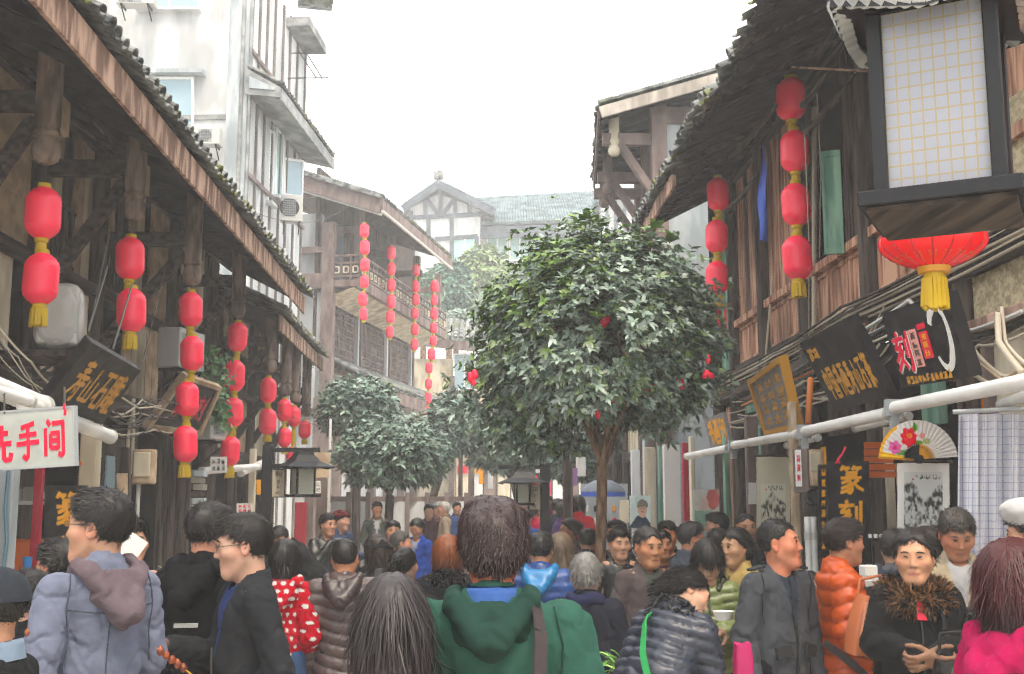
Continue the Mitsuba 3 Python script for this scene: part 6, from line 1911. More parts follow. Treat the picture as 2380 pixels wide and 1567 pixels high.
class F3:
    """A distance field on a regular grid."""

    def __init__(self, lo, hi, h):
        self.lo, self.h = np.asarray(lo, np.float32), h
        n = np.ceil((np.asarray(hi) - np.asarray(lo)) / h).astype(int) + 1
        ax = [np.arange(k, dtype=np.float32) * h + l for k, l in zip(n, self.lo)]
        self.X, self.Y, self.Z = np.meshgrid(*ax, indexing='ij')
        self.d = np.full(n, 9.0, np.float32)

    def cone(self, a, b, r1, r2, k=.03, sy=1.0, sub=False):
        """Round cone a-b; sy squeezes it front to back round a."""
        a, b = np.asarray(a, np.float32), np.asarray(b, np.float32)
        v = (b - a) * A(1, 1 / sy, 1)
        x, y, z = self.X - a[0], (self.Y - a[1]) / sy, self.Z - a[2]
        t = np.clip((x * v[0] + y * v[1] + z * v[2]) / max(float(np.dot(v, v)), 1e-9), 0, 1).astype(np.float32)
        q = np.sqrt((x - t * v[0]) ** 2 + (y - t * v[1]) ** 2 + (z - t * v[2]) ** 2) - (r1 + (r2 - r1) * t)
        return self.join(q * min(1, sy), k, sub)

    def ell(self, c, r, k=.03, sub=False, R=None):
        x, y, z = self.X - c[0], self.Y - c[1], self.Z - c[2]
        if R is not None:
            x, y, z = [R[0, i] * x + R[1, i] * y + R[2, i] * z for i in range(3)]
        q = np.sqrt((x / r[0]) ** 2 + (y / r[1]) ** 2 + (z / r[2]) ** 2)
        return self.join((q - 1) * min(r), k, sub)

    def join(self, q, k, sub=False):
        if sub:
            hh = np.clip(.5 - .5 * (self.d + q) / k, 0, 1)
            self.d = self.d * (1 - hh) + (-q) * hh + k * hh * (1 - hh)
        else:
            hh = np.clip(.5 + .5 * (self.d - q) / k, 0, 1)
            self.d = self.d * (1 - hh) + q * hh - k * hh * (1 - hh)
        return self

    def mesh(self, smooth=0):
        d, h = self.d, self.h
        d = np.pad(d, 1, constant_values=1.0)
        n = np.array(d.shape)
        ins = d < 0
        c = tuple(n - 1)
        S, C = np.zeros(c + (3,), np.float32), np.zeros(c, np.float32)
        for ax in range(3):
            o = [a for a in range(3) if a != ax]
            sl0, sl1 = [slice(None)] * 3, [slice(None)] * 3
            sl0[ax], sl1[ax] = slice(0, -1), slice(1, None)
            d0, d1 = d[tuple(sl0)], d[tuple(sl1)]
            cr = ins[tuple(sl0)] != ins[tuple(sl1)]
            t = np.where(cr, d0 / np.where(cr, d0 - d1, 1), 0)
            for u in (0, 1):
                for w in (0, 1):
                    s = [slice(None)] * 3
                    s[o[0]] = slice(u, n[o[0]] - 1 + u)
                    s[o[1]] = slice(w, n[o[1]] - 1 + w)
                    m = cr[tuple(s)]
                    C += m
                    S[..., ax] += np.where(m, t[tuple(s)], 0)
                    S[..., o[0]] += m * u
                    S[..., o[1]] += m * w
        on = C > 0
        idx = np.full(c, -1, np.int64)
        idx[on] = np.arange(on.sum())
        ijk = np.argwhere(on)
        v = (ijk + S[on] / C[on][:, None] - 1) * h + self.lo
        Q = []
        for ax in range(3):
            o = [(ax + 1) % 3, (ax + 2) % 3]
            sl0, sl1 = [slice(1, -1)] * 3, [slice(1, -1)] * 3
            sl0[ax], sl1[ax] = slice(0, -1), slice(1, None)
            i0, i1 = ins[tuple(sl0)], ins[tuple(sl1)]
            e = np.argwhere(i0 != i1)
            fl = i0[tuple(e.T)]
            e = e.copy()
            for a in o: e[:, a] += 1
            q = []
            for (u, w) in ((0, 0), (1, 0), (1, 1), (0, 1)):
                g = e.copy()
                g[:, o[0]] -= 1 - u
                g[:, o[1]] -= 1 - w
                q.append(idx[tuple(g.T)])
            q = np.stack(q, 1)
            q[~fl] = q[~fl][:, ::-1]
            Q.append(q)
        q = np.vstack(Q)
        f = np.vstack([q[:, [0, 1, 2]], q[:, [0, 2, 3]]])
        for _ in range(smooth):
            v = relax(v, f, .5)
        return v.astype(float), f


def relax(v, f, a):
    s, c = np.zeros_like(v), np.zeros(len(v))
    for i, j in ((0, 1), (1, 2), (2, 0)):
        np.add.at(s, f[:, i], v[f[:, j]])
        np.add.at(c, f[:, i], 1)
    return v * (1 - a) + a * s / np.maximum(c, 1)[:, None]


def vnormals(v, f):
    n = np.zeros_like(v)
    fn = np.cross(v[f[:, 1]] - v[f[:, 0]], v[f[:, 2]] - v[f[:, 0]])
    for k in range(3): np.add.at(n, f[:, k], fn)
    return n / (np.linalg.norm(n, axis=1, keepdims=True) + 1e-12)


# ---- heads (forward +y, origin between the ears)
_heads = {}


def head_mesh(kind, h):
    """kind: man, woman, elder, child."""
    if (kind, h) in _heads: return _heads[(kind, h)]
    w = {'man': 1.0, 'woman': .95, 'elder': 1.02, 'child': .97}[kind]
    g = F3((-.105, -.13, -.2), (.105, .125, .135), h)
    g.ell((0, -.014, .028), (.077 * w, .096, .09), .02)
    g.ell((0, .026, -.045), (.059 * w, .062, .078), .03)
    g.cone((-.014, .062, -.1), (.014, .062, -.1), .021, .021, .025)
    for s in (-1, 1):
        g.cone((s * .052 * w, -.002, -.05), (s * .018, .052, -.1), .02, .02, .03)
        g.ell((s * .043 * w, .05, -.022), (.03, .032, .028 if kind != 'child' else .034), .03)
    g.cone((-.032, .07, .024), (.032, .07, .024), .0175, .0175, .022)
    for s in (-1, 1):
        g.ell((s * .032, .098, .006), (.019, .017, .0115), .013, sub=True)
    g.cone((0, .082, .012), (0, .1005 if kind != 'woman' else .0975, -.029), .008, .0112, .013)
    for s in (-1, 1): g.ell((s * .0115, .088, -.033), (.0085, .010, .0075), .009)
    g.cone((-.017, .0806, -.0635), (.017, .0806, -.0635), .0078, .0078, .011)
    g.cone((-.012, .0792, -.0775), (.012, .0792, -.0775), .0082, .0082, .01)
    for s in (-1, 1):
        g.ell((s * .03, .0775, .004), (.0165, .0125, .0115), .006)
    for s in (-1, 1):
        R = rotz(s * -.35) @ rotx(.15)
        g.ell((s * .08 * w, -.012, -.004), (.009, .021, .034), .008, R=R)
        g.ell((s * .091 * w, -.006, .0), (.009, .012, .019), .006, sub=True, R=R)
    nr = {'man': .057, 'woman': .048, 'elder': .055, 'child': .044}[kind]
    g.cone((0, -.022, -.06), (0, -.035, -.2), nr, nr * 1.06, .025)
    _heads[(kind, h)] = g.mesh()
    return _heads[(kind, h)]


def skin_colors(v, tone, blush=1.0, lips=(178, 92, 88), brow=True):
    """Vertex colours of a head in its own space: lips, cheeks, a trace of beard or tan."""
    base = lin(tone) * .56
    c = np.broadcast_to(base, v.shape).copy()
    c *= (.86 + .28 * meshkit.fbm(v * 34, 3))[:, None]
    c = c * (1 + (meshkit.fbm(v * 16 + 9, 3) - .5)[:, None] * A(.1, -.22, -.22))
    x, y, z = v.T
    wl = np.clip(1 - np.hypot(x / .026, (z + .0705) / .0125), 0, 1) ** .5 * (y > .07)
    c = c * (1 - .75 * wl[:, None]) + lin(lips) * .42 * wl[:, None]
    line = np.exp(-((z + .0708) / .002) ** 2) * (np.abs(x) < .024) * (y > .07)
    c *= (1 - .55 * line)[:, None]
    for s in (-1, 1):
        b = np.exp(-(((x - s * .042) / .024) ** 2 + ((z + .026) / .02) ** 2)) * (y > .03) * blush
        c = c * (1 - .3 * b[:, None]) + base * A(1.12, .72, .66) * .3 * b[:, None]
        nst = np.exp(-(((x - s * .0075) / .004) ** 2 + ((z + .0415) / .003) ** 2)) * (y > .08)
        c *= (1 - .6 * nst)[:, None]
        ear = np.exp(-((np.abs(x) - .083) / .012) ** 2) * (np.abs(z) < .04) * (np.abs(y) < .04)
        c = c * (1 - .2 * ear[:, None]) + base * A(1.1, .75, .68) * .2 * ear[:, None]
    return np.clip(c, 0, 1)


# ---- hands (wrist at origin, fingers along +z, palm towards +y, thumb on +x)
_hand = {}


def hand_mesh(curl, h=.0045):
    if (curl, h) in _hand: return _hand[(curl, h)]
    g = F3((-.075, -.05, -.06), (.085, .11, .21), h)
    g.cone((0, 0, -.05), (0, 0, .01), .026, .026, .015, .8)
    g.cone((-.02, 0, .03), (-.022, 0, .082), .02, .0165, .015, .75)
    g.cone((.02, 0, .03), (.022, 0, .084), .022, .0165, .015, .75)
    for i, (x, L, r) in enumerate(((.03, .07, .0098), (.0105, .078, .01), (-.0105, .073, .0096), (-.03, .057, .0086))):
        p = A(x, 0, .088)
        a = 0
        for j, q in enumerate((.46, .3, .26)):
            a += curl * (1.0 + .08 * i) * (.7 if j == 0 else 1.0)
            e = p + A((x * .12), math.sin(a) * L * q, math.cos(a) * L * q)
            g.cone(p, e, r * (1 - .08 * j), r * (.94 - .1 * j), .005)
            p = e
    p = A(.032, .006, .022)
    for L, r, d in ((.04, .0135, A(.62, .35, .7)), (.032, .011, A(.35, .45, .8)), (.024, .0098, A(.1, .55, .8))):
        e = p + unit(d) * L
        g.cone(p, e, r, r * .9, .007)
        p = e
    _hand[(curl, h)] = g.mesh()
    return _hand[(curl, h)]


def to_man(v, f):
    return manifold3d.Manifold(manifold3d.Mesh(np.asarray(v, np.float32), np.asarray(f, np.uint32)))


# ---- hair
def locks(v, n, fwd, count, length, seed, down=1.0, out=.5, r=.0045, jit=.35):
    g = np.random.default_rng(seed)
    pick = g.integers(0, len(v), count)
    p, nn = v[pick], n[pick]
    out = out + (g.random((count, 1)) < .1) * .5
    d = nn * out + A(0, 0, -1) * down + fwd * A(0, .42, .1) + g.normal(size=(count, 3)) * jit
    d -= nn * np.minimum(0, (d * nn).sum(1, keepdims=True)) * .8
    d /= np.linalg.norm(d, axis=1, keepdims=True)
    L = (length * (.5 + g.random(count)))[:, None]
    s = np.cross(d, nn)
    s /= np.linalg.norm(s, axis=1, keepdims=True) + 1e-9
    P = [p - nn * .003, p + d * L * .5 + nn * .003, p + d * L - nn * .002 * down]
    V = np.stack([q + sg * s * a for q, a in zip(P, (r, r * .85, r * .15)) for sg in (-1, 1)], 1)
    F0 = np.array([[0, 1, 3], [0, 3, 2], [2, 3, 5], [2, 5, 4]])
    F = (F0[None] + (np.arange(count) * 6)[:, None, None]).reshape(-1, 3)
    return V.reshape(-1, 3), F, np.repeat(g.random(count), 6)


def hair_mesh(style, h, seed):
    """Hair in head space: (v, f, shade)."""
    g = F3((-.17, -.22, -.50 if 'long' in style else -.2), (.17, .15, .19), h)
    big = {'short': .007, 'flat': .007, 'full': .019, 'buzz': .003, 'long': .015, 'bob': .02, 'bun': .01, 'tail': .011, 'bangs': .016, 'longbangs': .016}[style]
    g.ell((0, -.016, .032), (.079 + big, .099 + big, .09 + big * 1.15), .02)
    if style == 'full':
        g.ell((0, .0, .085), (.078, .085, .05), .04)
        g.ell((0, -.05, .02), (.088, .075, .07), .04)
        for q in ((.03, .03, .12), (-.035, .0, .118), (.045, -.05, .1), (-.05, -.07, .08), (0, -.09, .06)): g.ell(q, (.04, .042, .032), .02)
    if style == 'short':
        g.ell((.01, .04, .09), (.058, .045, .03), .03)
    Y, Z, X = g.Y, g.Z, g.X
    front = {'short': .058, 'flat': .066, 'full': .055, 'buzz': .07, 'long': .05, 'bob': .05, 'bun': .08, 'tail': .068, 'bangs': .028, 'longbangs': .03}[style]
    side = {'short': .0, 'flat': .004, 'full': -.012, 'buzz': .012, 'long': -.16, 'bob': -.1, 'bun': .0, 'tail': .0, 'bangs': -.09, 'longbangs': -.16}[style]
    nape = {'short': -.06, 'flat': -.07, 'full': -.088, 'buzz': -.055, 'long': -.3, 'bob': -.15, 'bun': -.075, 'tail': -.08, 'bangs': -.13, 'longbangs': -.3}[style]
    if style in ('long', 'longbangs', 'bob', 'bangs'):
        low = {'long': -.42, 'longbangs': -.36, 'bob': -.13, 'bangs': -.12}[style]
        wid = .085 if 'long' in style else .088
        g.cone((0, -.045, -.02), (0, -.075 if 'long' in style else -.04, low), wid, wid * (1.0 if 'long' in style else .92), .03, .72)
        for s in (-1, 1):
            g.cone((s * .07, -.01, .0), (s * .075, -.02 if 'long' in style else .0, low * .75 if 'long' in style else low * .9), .03, .026, .03)
    if style == 'bun':
        g.ell((0, -.115, .05), (.045, .04, .042), .015)
    if style == 'tail':
        g.ell((0, -.115, -.03), (.038, .045, .05), .02)
        g.cone((0, -.13, -.05), (0, -.12, -.16), .034, .018, .02)
    zc = np.interp(Y, [-.05, -.012, .012, .052, .07], [nape - .4 if 'long' in style else nape, side if side > -.05 else side, side + (.012 if side > -.05 else 0), front - .014, front]).astype(np.float32)
    if side < -.05:
        zc = np.interp(Y, [-.05, .015, .03, .05, .07], [-.6 if 'long' in style else nape, -.6 if 'long' in style else side, side * .6, front - .012, front]).astype(np.float32)
        face = np.clip((np.abs(X) - .055) / .02, 0, 1)
        zc = zc * (1 - face) + np.minimum(zc, np.where(Y < .05, side, zc)) * face
    zc = zc + .010 * np.sin(X * 90 + seed) * (Y > .03)
    g.d = np.maximum(g.d, (zc - Z) * .8)
    if style not in ('bun', 'tail'):
        pass
    v, f = g.mesh(1)
    n = vnormals(v, f)
    ph = np.arctan2(v[:, 0], -v[:, 1])
    if style in ('short', 'full', 'buzz', 'flat'):
        q = np.stack([ph * 7, v[:, 2] * 18 + v[:, 1] * 12, v[:, 1] * 20 + seed], 1)
        a = {'short': .005, 'full': .008, 'buzz': .003, 'flat': .005}[style]
    else:
        q = np.stack([ph * 14, v[:, 2] * 5, v[:, 1] * 6 + seed], 1)
        a = .007
    nz = meshkit.fbm(q, 4)
    v = v + n * (a * (nz - .5) * 2)[:, None]
    shade = .6 + .8 * nz
    cnt = {'short': 520, 'full': 700, 'buzz': 300, 'flat': 420, 'long': 620, 'longbangs': 560, 'bob': 520, 'bun': 420, 'tail': 420, 'bangs': 520}[style]
    cnt *= 5
    if h > .009: cnt = cnt // 5
    L = {'short': .019, 'full': .019, 'buzz': .008, 'flat': .03, 'long': .11, 'longbangs': .1, 'bob': .06, 'bun': .035, 'tail': .04, 'bangs': .055}[style]
    o, dn = {'short': (.12, .35), 'full': (.05, .8), 'buzz': (.8, .1), 'flat': (.12, .5), 'long': (.02, 1), 'longbangs': (.02, 1), 'bob': (.05, 1), 'bun': (.2, .5), 'tail': (.2, .6), 'bangs': (.12, 1)}[style]
    lv, lf, ls = locks(v, vnormals(v, f), {'short': 1, 'bun': -1.6, 'tail': -1.4, 'flat': -.4}.get(style, 0), cnt, L, seed, dn, o, (.0019 if h < .009 else .003) if style != 'buzz' else .0015, .1 if 'long' in style else .16 if style in ('bob', 'bangs', 'full', 'short') else .2)
    return np.vstack([v, lv]), np.vstack([f, lf + len(v)]), np.concatenate([shade, .6 + .8 * ls])


ARM = {'hang': ((.068, -.03, 1.08), (.062, .05, .84)), 'pocket': ((.07, -.07, 1.08), (.0, .09, .93)), 'hold': ((.05, -.01, 1.10), (-.06, .24, 1.13)),
       'clasp': ((.06, .03, 1.14), (-.085, .285, 1.12)), 'chin': ((.02, .14, 1.15), (-.13, .17, 1.36)), 'reach': ((.02, .2, 1.2), (-.05, .43, 1.08)), 'low': ((.04, .04, 1.11), (-.03, .2, .93)),
       'skewer': ((.05, .05, 1.1), (-.05, .27, 1.16)), 'look': ((.06, .1, 1.12), (-.04, .3, 1.2))}
SKIN_T = [(220, 164, 136), (204, 146, 116), (226, 174, 150), (194, 138, 108), (212, 156, 126)]


def person(label, u, v, Y, face, hd=0, pitch=0, roll=0, kind='man', hair='short', hc='1d1a1b', top='30323a', inner=None, bottoms='23252c', style='jacket', gloss=False, arms=('hang', 'hang'),
           lean=0, side=0, bulk=0.0, hem=.80, tone=None, group=None, hood=None, collar=None, H=None, quilt=0, dots=None, seed=1, res=None, extra=None, headk=1.0, shw=None, fat=1.0, skirt=None, brow=True, lips=None, smile=False, xyz=None):
    k = thing('person', label, 'person', group)
    top_p = at(u, v, Y)
    if H is None:
        H = float(np.clip(top_p[2], 1.25, 1.88))
    s = H / 1.70
    hs = (.45 + .55 * s) * headk
    Rb = rotz(math.radians(face + 180))
    lo = math.radians(lean)
    Rl = rotx(-lo) @ roty(math.radians(side))
    near = Y < 5.2
    h = res or (.0098 if near else .0125 if Y < 7.3 else .019 if Y < 10 else .027)
    vis = abs(face + hd) < 130
    hh = (.0048 if Y < 6.3 else .0066 if Y < 8.5 else .009 if Y < 12 else .012) if vis else (.008 if Y < 8 else .011)
    shw = shw or {'man': .168, 'elder': .163, 'woman': .142, 'child': .12}[kind]
    HIP = A(0, 0, .93)

    def up(p):                                           # upper-body point -> local metres
        p = np.asarray(p, float)
        return ((p - HIP) @ Rl.T + HIP) * s
    headc0 = A(0, .026, 1.567)
    hR = Rl @ rotz(math.radians(hd)) @ rotx(math.radians(-pitch)) @ roty(math.radians(roll))
    hc_l = up(headc0) + A(0, 0, 0)
    # feet position so that the head top lies where it is seen
    topl = hc_l + hR @ A(0, 0, .118 * hs)
    w0 = top_p - Rb @ topl
    org = A(w0[0], w0[1], 0.0)
    if lean or side or True:
        org = A(top_p[0] - (Rb @ topl)[0], top_p[1] - (Rb @ topl)[1], 0)
    g_r = random.Random(seed * 31 + 5)

    def W(vv):
        return np.asarray(vv) @ Rb.T + org
    tone = tone or SKIN_T[seed % 5]
    # ---- body: one continuous surface
    hv, hf = head_mesh(kind, hh)
    # individual faces
    gm = np.random.default_rng(seed)
    fs = A(1 + gm.uniform(-.04, .05), 1 + gm.uniform(-.03, .03), 1 + gm.uniform(-.04, .04)) * hs
    hw = (hv * fs) @ hR.T + hc_l
    g = F3(A(-.42, -.3, -.01) * s + A(0, min(0, -abs(math.sin(lo)) * .0), 0), A(.42, .32 + .75 * math.sin(max(lo, 0)), 1.56) * s, .03)
    nb = up((0, -.015, 1.40))
    g.cone(nb, hc_l + hR @ A(0, -.035, -.15) * hs, .045, .045, .03)
    g.cone(up((0, 0, 1.28)), up((0, 0, .98)), .11 * s, .1 * s, .04, .7)
    g.cone(up((-shw * .8, 0, 1.37)), up((shw * .8, 0, 1.37)), .045, .045, .04)
    sh, el, wr = [], [], []
    for i, sd in enumerate((-1, 1)):
        e, w_ = ARM[arms[i]] if isinstance(arms[i], str) else arms[i]
        sh.append(up((sd * shw, 0, 1.352)))
        el.append(up((sd * (shw + e[0]), e[1], e[2])))
        wr.append(up((sd * (shw + w_[0]), w_[1], w_[2])))
        g.cone(sh[-1], el[-1], .04, .035, .02)
        g.cone(el[-1], wr[-1], .035, .027, .02)
        g.cone(A(sd * .085, 0, .9) * s, A(sd * .1, .02, .48) * s, .06, .045, .03)
        g.cone(A(sd * .1, .02, .48) * s, A(sd * .1, -.01, .07) * s, .045, .035, .02)
    bv, bf = g.mesh()
    parts = [(hw, hf), (bv, bf)]
    for i, sd in enumerate((-1, 1)):
        if arms[i] == 'pocket' or Y > 12: continue
        cv, cf = hand_mesh(.85 if arms[i] == 'clasp' else .55 if arms[i] in ('clasp', 'skewer', 'hold', 'chin') else .32, .0045 if Y < 7 else .007)
        d = unit(wr[i] - el[i])
        if arms[i] == 'clasp': d = unit(A(-sd * .85, .35, -.25))
        if arms[i] == 'chin': d = unit(A(-sd * .1, -.1, 1))
        ref = A(-sd, 0, 0) if arms[i] in ('hang', 'low') else A(0, -.6, -.5) if arms[i] != 'clasp' else A(0, -.8, .3)
        yv = unit(ref - d * np.dot(ref, d))
        xv = np.cross(yv, d)
        cv2 = cv * A(1 if np.dot(xv, [0, 1, .3]) > 0 else -1, 1, 1) * hs * .98
        cf2 = cf if np.dot(xv, [0, 1, .3]) > 0 else cf[:, ::-1]
        parts.append((cv2 @ np.stack([xv, yv, d], 1).T + wr[i] + d * .035, cf2))
    try:
        m = to_man(*parts[0])
        for q in parts[1:]:
            m = m + to_man(*q)
        mm = m.to_mesh()
        V, Fc = np.array(mm.vert_properties[:, :3], float), np.array(mm.tri_verts)
        if len(V) < len(hv): raise ValueError
    except Exception:
        V, Fc = np.vstack([p[0] for p in parts]), np.vstack([p[1] + sum(len(q[0]) for q in parts[:i]) for i, p in enumerate(parts)])
    loc = ((V - hc_l) @ hR) / fs
    isface = np.linalg.norm(loc, axis=1) < .2
    col = skin_colors(loc, tone, lips=lips or ((176, 88, 84) if kind == 'woman' else (168, 100, 90)))
    col[~isface] = lp(tone) * .53
    body_key = put(k, 'body', (W(V), Fc), 'skin', smooth=True, color=col)

    def head_pt(p):
        return W((np.asarray(p, float) * fs) @ hR.T + hc_l)
    # eyes and brows
    if abs(((face + hd + 180) % 360) - 180) < 130 and Y < 13:
        m = MB()
        for sd in (-1, 1):
            t = np.linspace(-1, 1, 7)
            xs = sd * .031 + .0145 * t
            zz = .0045 + .0032 * (1 - t * t) + .001 * sd * t
            yy = .0895 - .0045 * t * sd * 1.2 - .004 * t * t
            hgt = (.0052 if not smile else .0032) * (1 - t ** 4) + .0003
            P = np.array([[head_pt((x, y + .0006, z + dz)) for x, y, z, dz in zip(xs, yy, zz - .002, kz * hgt)] for kz in (-.8, 0, .8)])
            cc_ = np.array([[lin('1a1210') if abs(t_ - .05 * sd) < .64 else lin('948a82') * .5 for t_ in t]] * 3)
            m.grid(P, cc_)
            m.tube([head_pt((x, y + .0005, z + hg)) for x, y, z, hg in zip(xs, yy, zz - .002, hgt * .9)], [.0006, .0015, .0019, .002, .0019, .0015, .0006], 4, lin('1c1413'))
            t2 = np.linspace(-1, 1, 6)
            if brow:
                m.tube([head_pt((sd * .033 + .018 * q, .0905 - .006 * q * sd - .004 * q * q, .0245 + .003 * (1 - q * q) + .0015 * q * -sd)) for q in t2], [.001, .0028, .0036, .0036, .0028, .0008], 5, lp(hc) * 1.2 + .002)
        put(body_key, 'eyes_and_brows', m.mesh(), 'hair', smooth=True, color=m.colors())
    # ---- hair
    if hair:
        v_, f_, shd = hair_mesh(hair, .0075 if Y < 6.9 else .012, seed)
        base = lp(hc)
        c = np.clip(base[None] * shd[:, None] * 1.15 + .003, 0, 1)
        if extra and 'hair_tip' in extra:
            tt = np.clip((-.02 - v_[:, 2]) / .1, 0, 1)[:, None]
            c = c * (1 - tt) + lp(extra['hair_tip']) * shd[:, None] * tt
        put(k, 'hair', (head_pt(v_), f_), 'hair', smooth=True, color=c)
    # ---- jacket
    b = bulk
    g = F3(A(-.36 - b, -.26 - b, hem - .06) * s - A(0, .3 * abs(math.sin(lo)), 0), A(.36 + b, .30 + b, 1.50) * s + A(0, .75 * math.sin(max(lo, 0)) + .18 * (arms[0] in ('reach', 'look') or arms[1] in ('reach', 'look')), 0), h)
    ft = fat * (.93 if kind in ('woman', 'child') else 1)
    g.cone(up((0, .0, 1.27)), up((0, .012, 1.06)), (.142 * ft + b * .8) * s, (.136 * ft + b * .8) * s, .04, .74)
    g.cone(up((0, .012, 1.06)), up((0, 0, hem + .1)), (.136 * ft + b * .8) * s, (.158 * ft + b) * s, .05, .74)
    for sd in (-1, 1): g.cone(up((0, -.015, 1.385)), up((sd * shw * .88, -.008, 1.338)), (.062 + b * .6) * s, (.052 + b * .6) * s, .04)
    g.cone(up((0, -.02, 1.36)), up((0, -.012, 1.43)), (.1 + b * .5) * s, .07 * s, .04, .9)
    for i, sd in enumerate((-1, 1)):
        g.cone(sh[i], el[i], (.06 + b * .7) * s, (.052 + b * .7) * s, .016)
        g.cone(el[i], wr[i], (.052 + b * .7) * s, (.042 + b * .6) * s, .014)
    bot = (hem - .005) * s
    if lean < 8: g.d = np.maximum(g.d, (bot - g.Z))
    # open neck so that the throat shows
    g.cone(up((0, .03, 1.43)), up((0, .1, 1.53)), .052, .075, .012, sub=True)
    jv, jf = g.mesh(1)
    n = vnormals(jv, jf)
    P = jv / s
    fold = meshkit.fbm(np.stack([P[:, 0] * 9 + P[:, 2] * 2.5, P[:, 1] * 9, P[:, 2] * 3 - np.abs(P[:, 0]) * 5], -1) + seed * 7.7, 3)
    ridge = 1 - np.abs(2 * fold - 1)
    elb = sum(np.exp(-(np.linalg.norm(jv - e, axis=1) / (.12 * s)) ** 2) for e in el)
    fine = meshkit.fbm(np.stack([P[:, 0] * 14, P[:, 1] * 14, P[:, 2] * 30 + P[:, 0] * 18], -1) + seed, 3)
    f2 = 1 - np.abs(2 * meshkit.fbm(np.stack([P[:, 0] * 15 - P[:, 2] * 9, P[:, 1] * 15, P[:, 2] * 11 + P[:, 0] * 5], -1) + seed * 3.1, 2) - 1)
    cn = meshkit.fbm(np.stack([P[:, 0] * 5 + P[:, 2] * 4, P[:, 1] * 6, P[:, 2] * 6 - P[:, 0] * 3], -1) + seed * 5.3, 3)
    crease = np.exp(-((cn - .5) / .022) ** 2) + .7 * np.exp(-((fold - .42) / .02) ** 2)
    disp = .012 * (ridge - .72) + .007 * (f2 - .7) + .026 * elb * (fine - .5) - .008 * crease
    if quilt:
        zq = P[:, 2] + .35 * np.abs(P[:, 1]) + .02 * np.sin(P[:, 0] * 9)
        ph = (zq / quilt) % 1
        disp = disp * .55 + .021 * (np.sqrt(np.clip(1 - (2 * ph - 1) ** 2, 0, 1)) - .6) + .007 * (meshkit.fbm(P * A(22, 22, 16), 2) - .5)
    jv2 = jv + n * disp[:, None] * s
    base = lp(top)
    c = np.broadcast_to(base, jv.shape) * (.72 + .5 * meshkit.fbm(P * 16 + 3, 3) + .12 * (ridge - .7))[:, None]
    if quilt:
        c = c * (1 - .3 * np.exp(-(np.minimum(ph, 1 - ph) / .08) ** 2))[:, None]
    if dots:
        ang = np.arctan2(P[:, 0], P[:, 1]) * .17
        row = np.floor(P[:, 2] / .052)
        du_ = ((ang + (row % 2) * .032) / .064) % 1 - .5
        dv_ = (P[:, 2] / .052) % 1 - .5
        on = np.hypot(du_ * .064, dv_ * .052) < .0128
        c = np.where(on[:, None], lp(dots), c)
    if inner is not None:
        y_, x_, z_ = P[:, 1], P[:, 0], P[:, 2]
        wdt = .008 + .052 * np.clip((z_ - 1.16) / .24, 0, 1)
        mk = (np.abs(x_) < wdt) & (n[:, 1] > .15) & (z_ > 1.12) & (lean < 25)
        c[mk] = lp(inner) * (.85 + .3 * fold[mk])[:, None]
    jk = put(k, 'jacket', (W(jv2), jf), 'shiny_cloth' if gloss else 'cloth', smooth=True, color=np.clip(c, 0, 1))
    # collar
    cc = collar or top
    if collar != 'none' and hood is None:
        t = np.linspace(-2.5, 2.5, 22) if not style == 'zip' else np.linspace(-2.9, 2.9, 24)
        P_ = []
        for z_, rr in ((1.405, .084 + b * .3), (1.45, .074 + b * .2), (1.468, .07 + b * .2), (1.45, .066 + b * .2), (1.41, .07)):
            P_.append([up((rr * math.sin(a), -.025 - rr * math.cos(a) * .92, z_ + .012 * math.cos(a))) for a in t])
        P_ = np.array(P_)
        m = MB().grid(W(P_))
        put(jk, 'collar', m.mesh(), 'shiny_cloth' if gloss else 'cloth', smooth=True, color=np.tile(lp(cc) * .9, (m.n, 1)))
    if style in ('zip', 'jacket', 'coat') and abs(face) < 100:
        y0 = .74 * (.142 * ft + b * .8) + .006
        q = [W(up((.004 * math.sin(z_ * 40), y0 + (.02 if z_ < 1.3 else -.02 * (z_ - 1.3) / .1), z_))) for z_ in np.linspace(hem + .05, 1.36 if inner is None else 1.16, 10)]
        put(jk, 'front_zip', MB().tube(q, .005, 5).mesh(), 'cable_black', smooth=True)
    if hood:
        g = F3(A(-.26, -.32, 1.05) * s - A(0, .2 * math.sin(abs(lo)), 0), A(.26, .2, 1.52) * s + A(0, .6 * math.sin(max(lo, 0)), 0), h)
        dep = hood.get('deep') or .10
        for sd in (-1, 1):
            g.cone(up((sd * .062, .08, 1.39)), up((sd * .1, -.01, 1.44)), .02, .027, .03)
            g.cone(up((sd * .1, -.01, 1.44)), up((sd * .1, -.08, 1.425)), .027, .03, .03)
            g.cone(up((sd * .1, -.08, 1.425)), up((sd * .018, -.172, 1.40 - dep)), .03, .038, .02)
        g.ell(up((0, -.095, 1.36)), (.11, .045, .08), .012)
        g.cone(up((0, -.1, 1.34)), up((0, -.145, 1.38 - dep)), .075, .04, .012, .7)
        g.ell(up((0, -.02, 1.47)), (.075, .08, .05), .02, sub=True)
        qv, qf = g.mesh(1)
        nn = vnormals(qv, qf)
        P2 = qv / s
        fo = 1 - np.abs(2 * meshkit.fbm(np.stack([P2[:, 0] * 6, P2[:, 1] * 9, P2[:, 2] * 16 + np.abs(P2[:, 0]) * 14], -1) + seed, 3) - 1)
        qv = qv + nn * (.015 * (fo - .7) - .006 * np.exp(-((fo - .55) / .06) ** 2))[:, None]
        hcoln = lp(hood['c'])
        c2 = np.tile(hcoln, (len(qv), 1)) * (.7 + .45 * fo)[:, None]
        if hood.get('dots'):
            on = np.hypot((P2[:, 0] / .06 + .5 * (np.floor(P2[:, 2] / .05) % 2)) % 1 - .5, (P2[:, 2] / .05) % 1 - .5) < .27
            c2[on] = lp(hood['dots'])
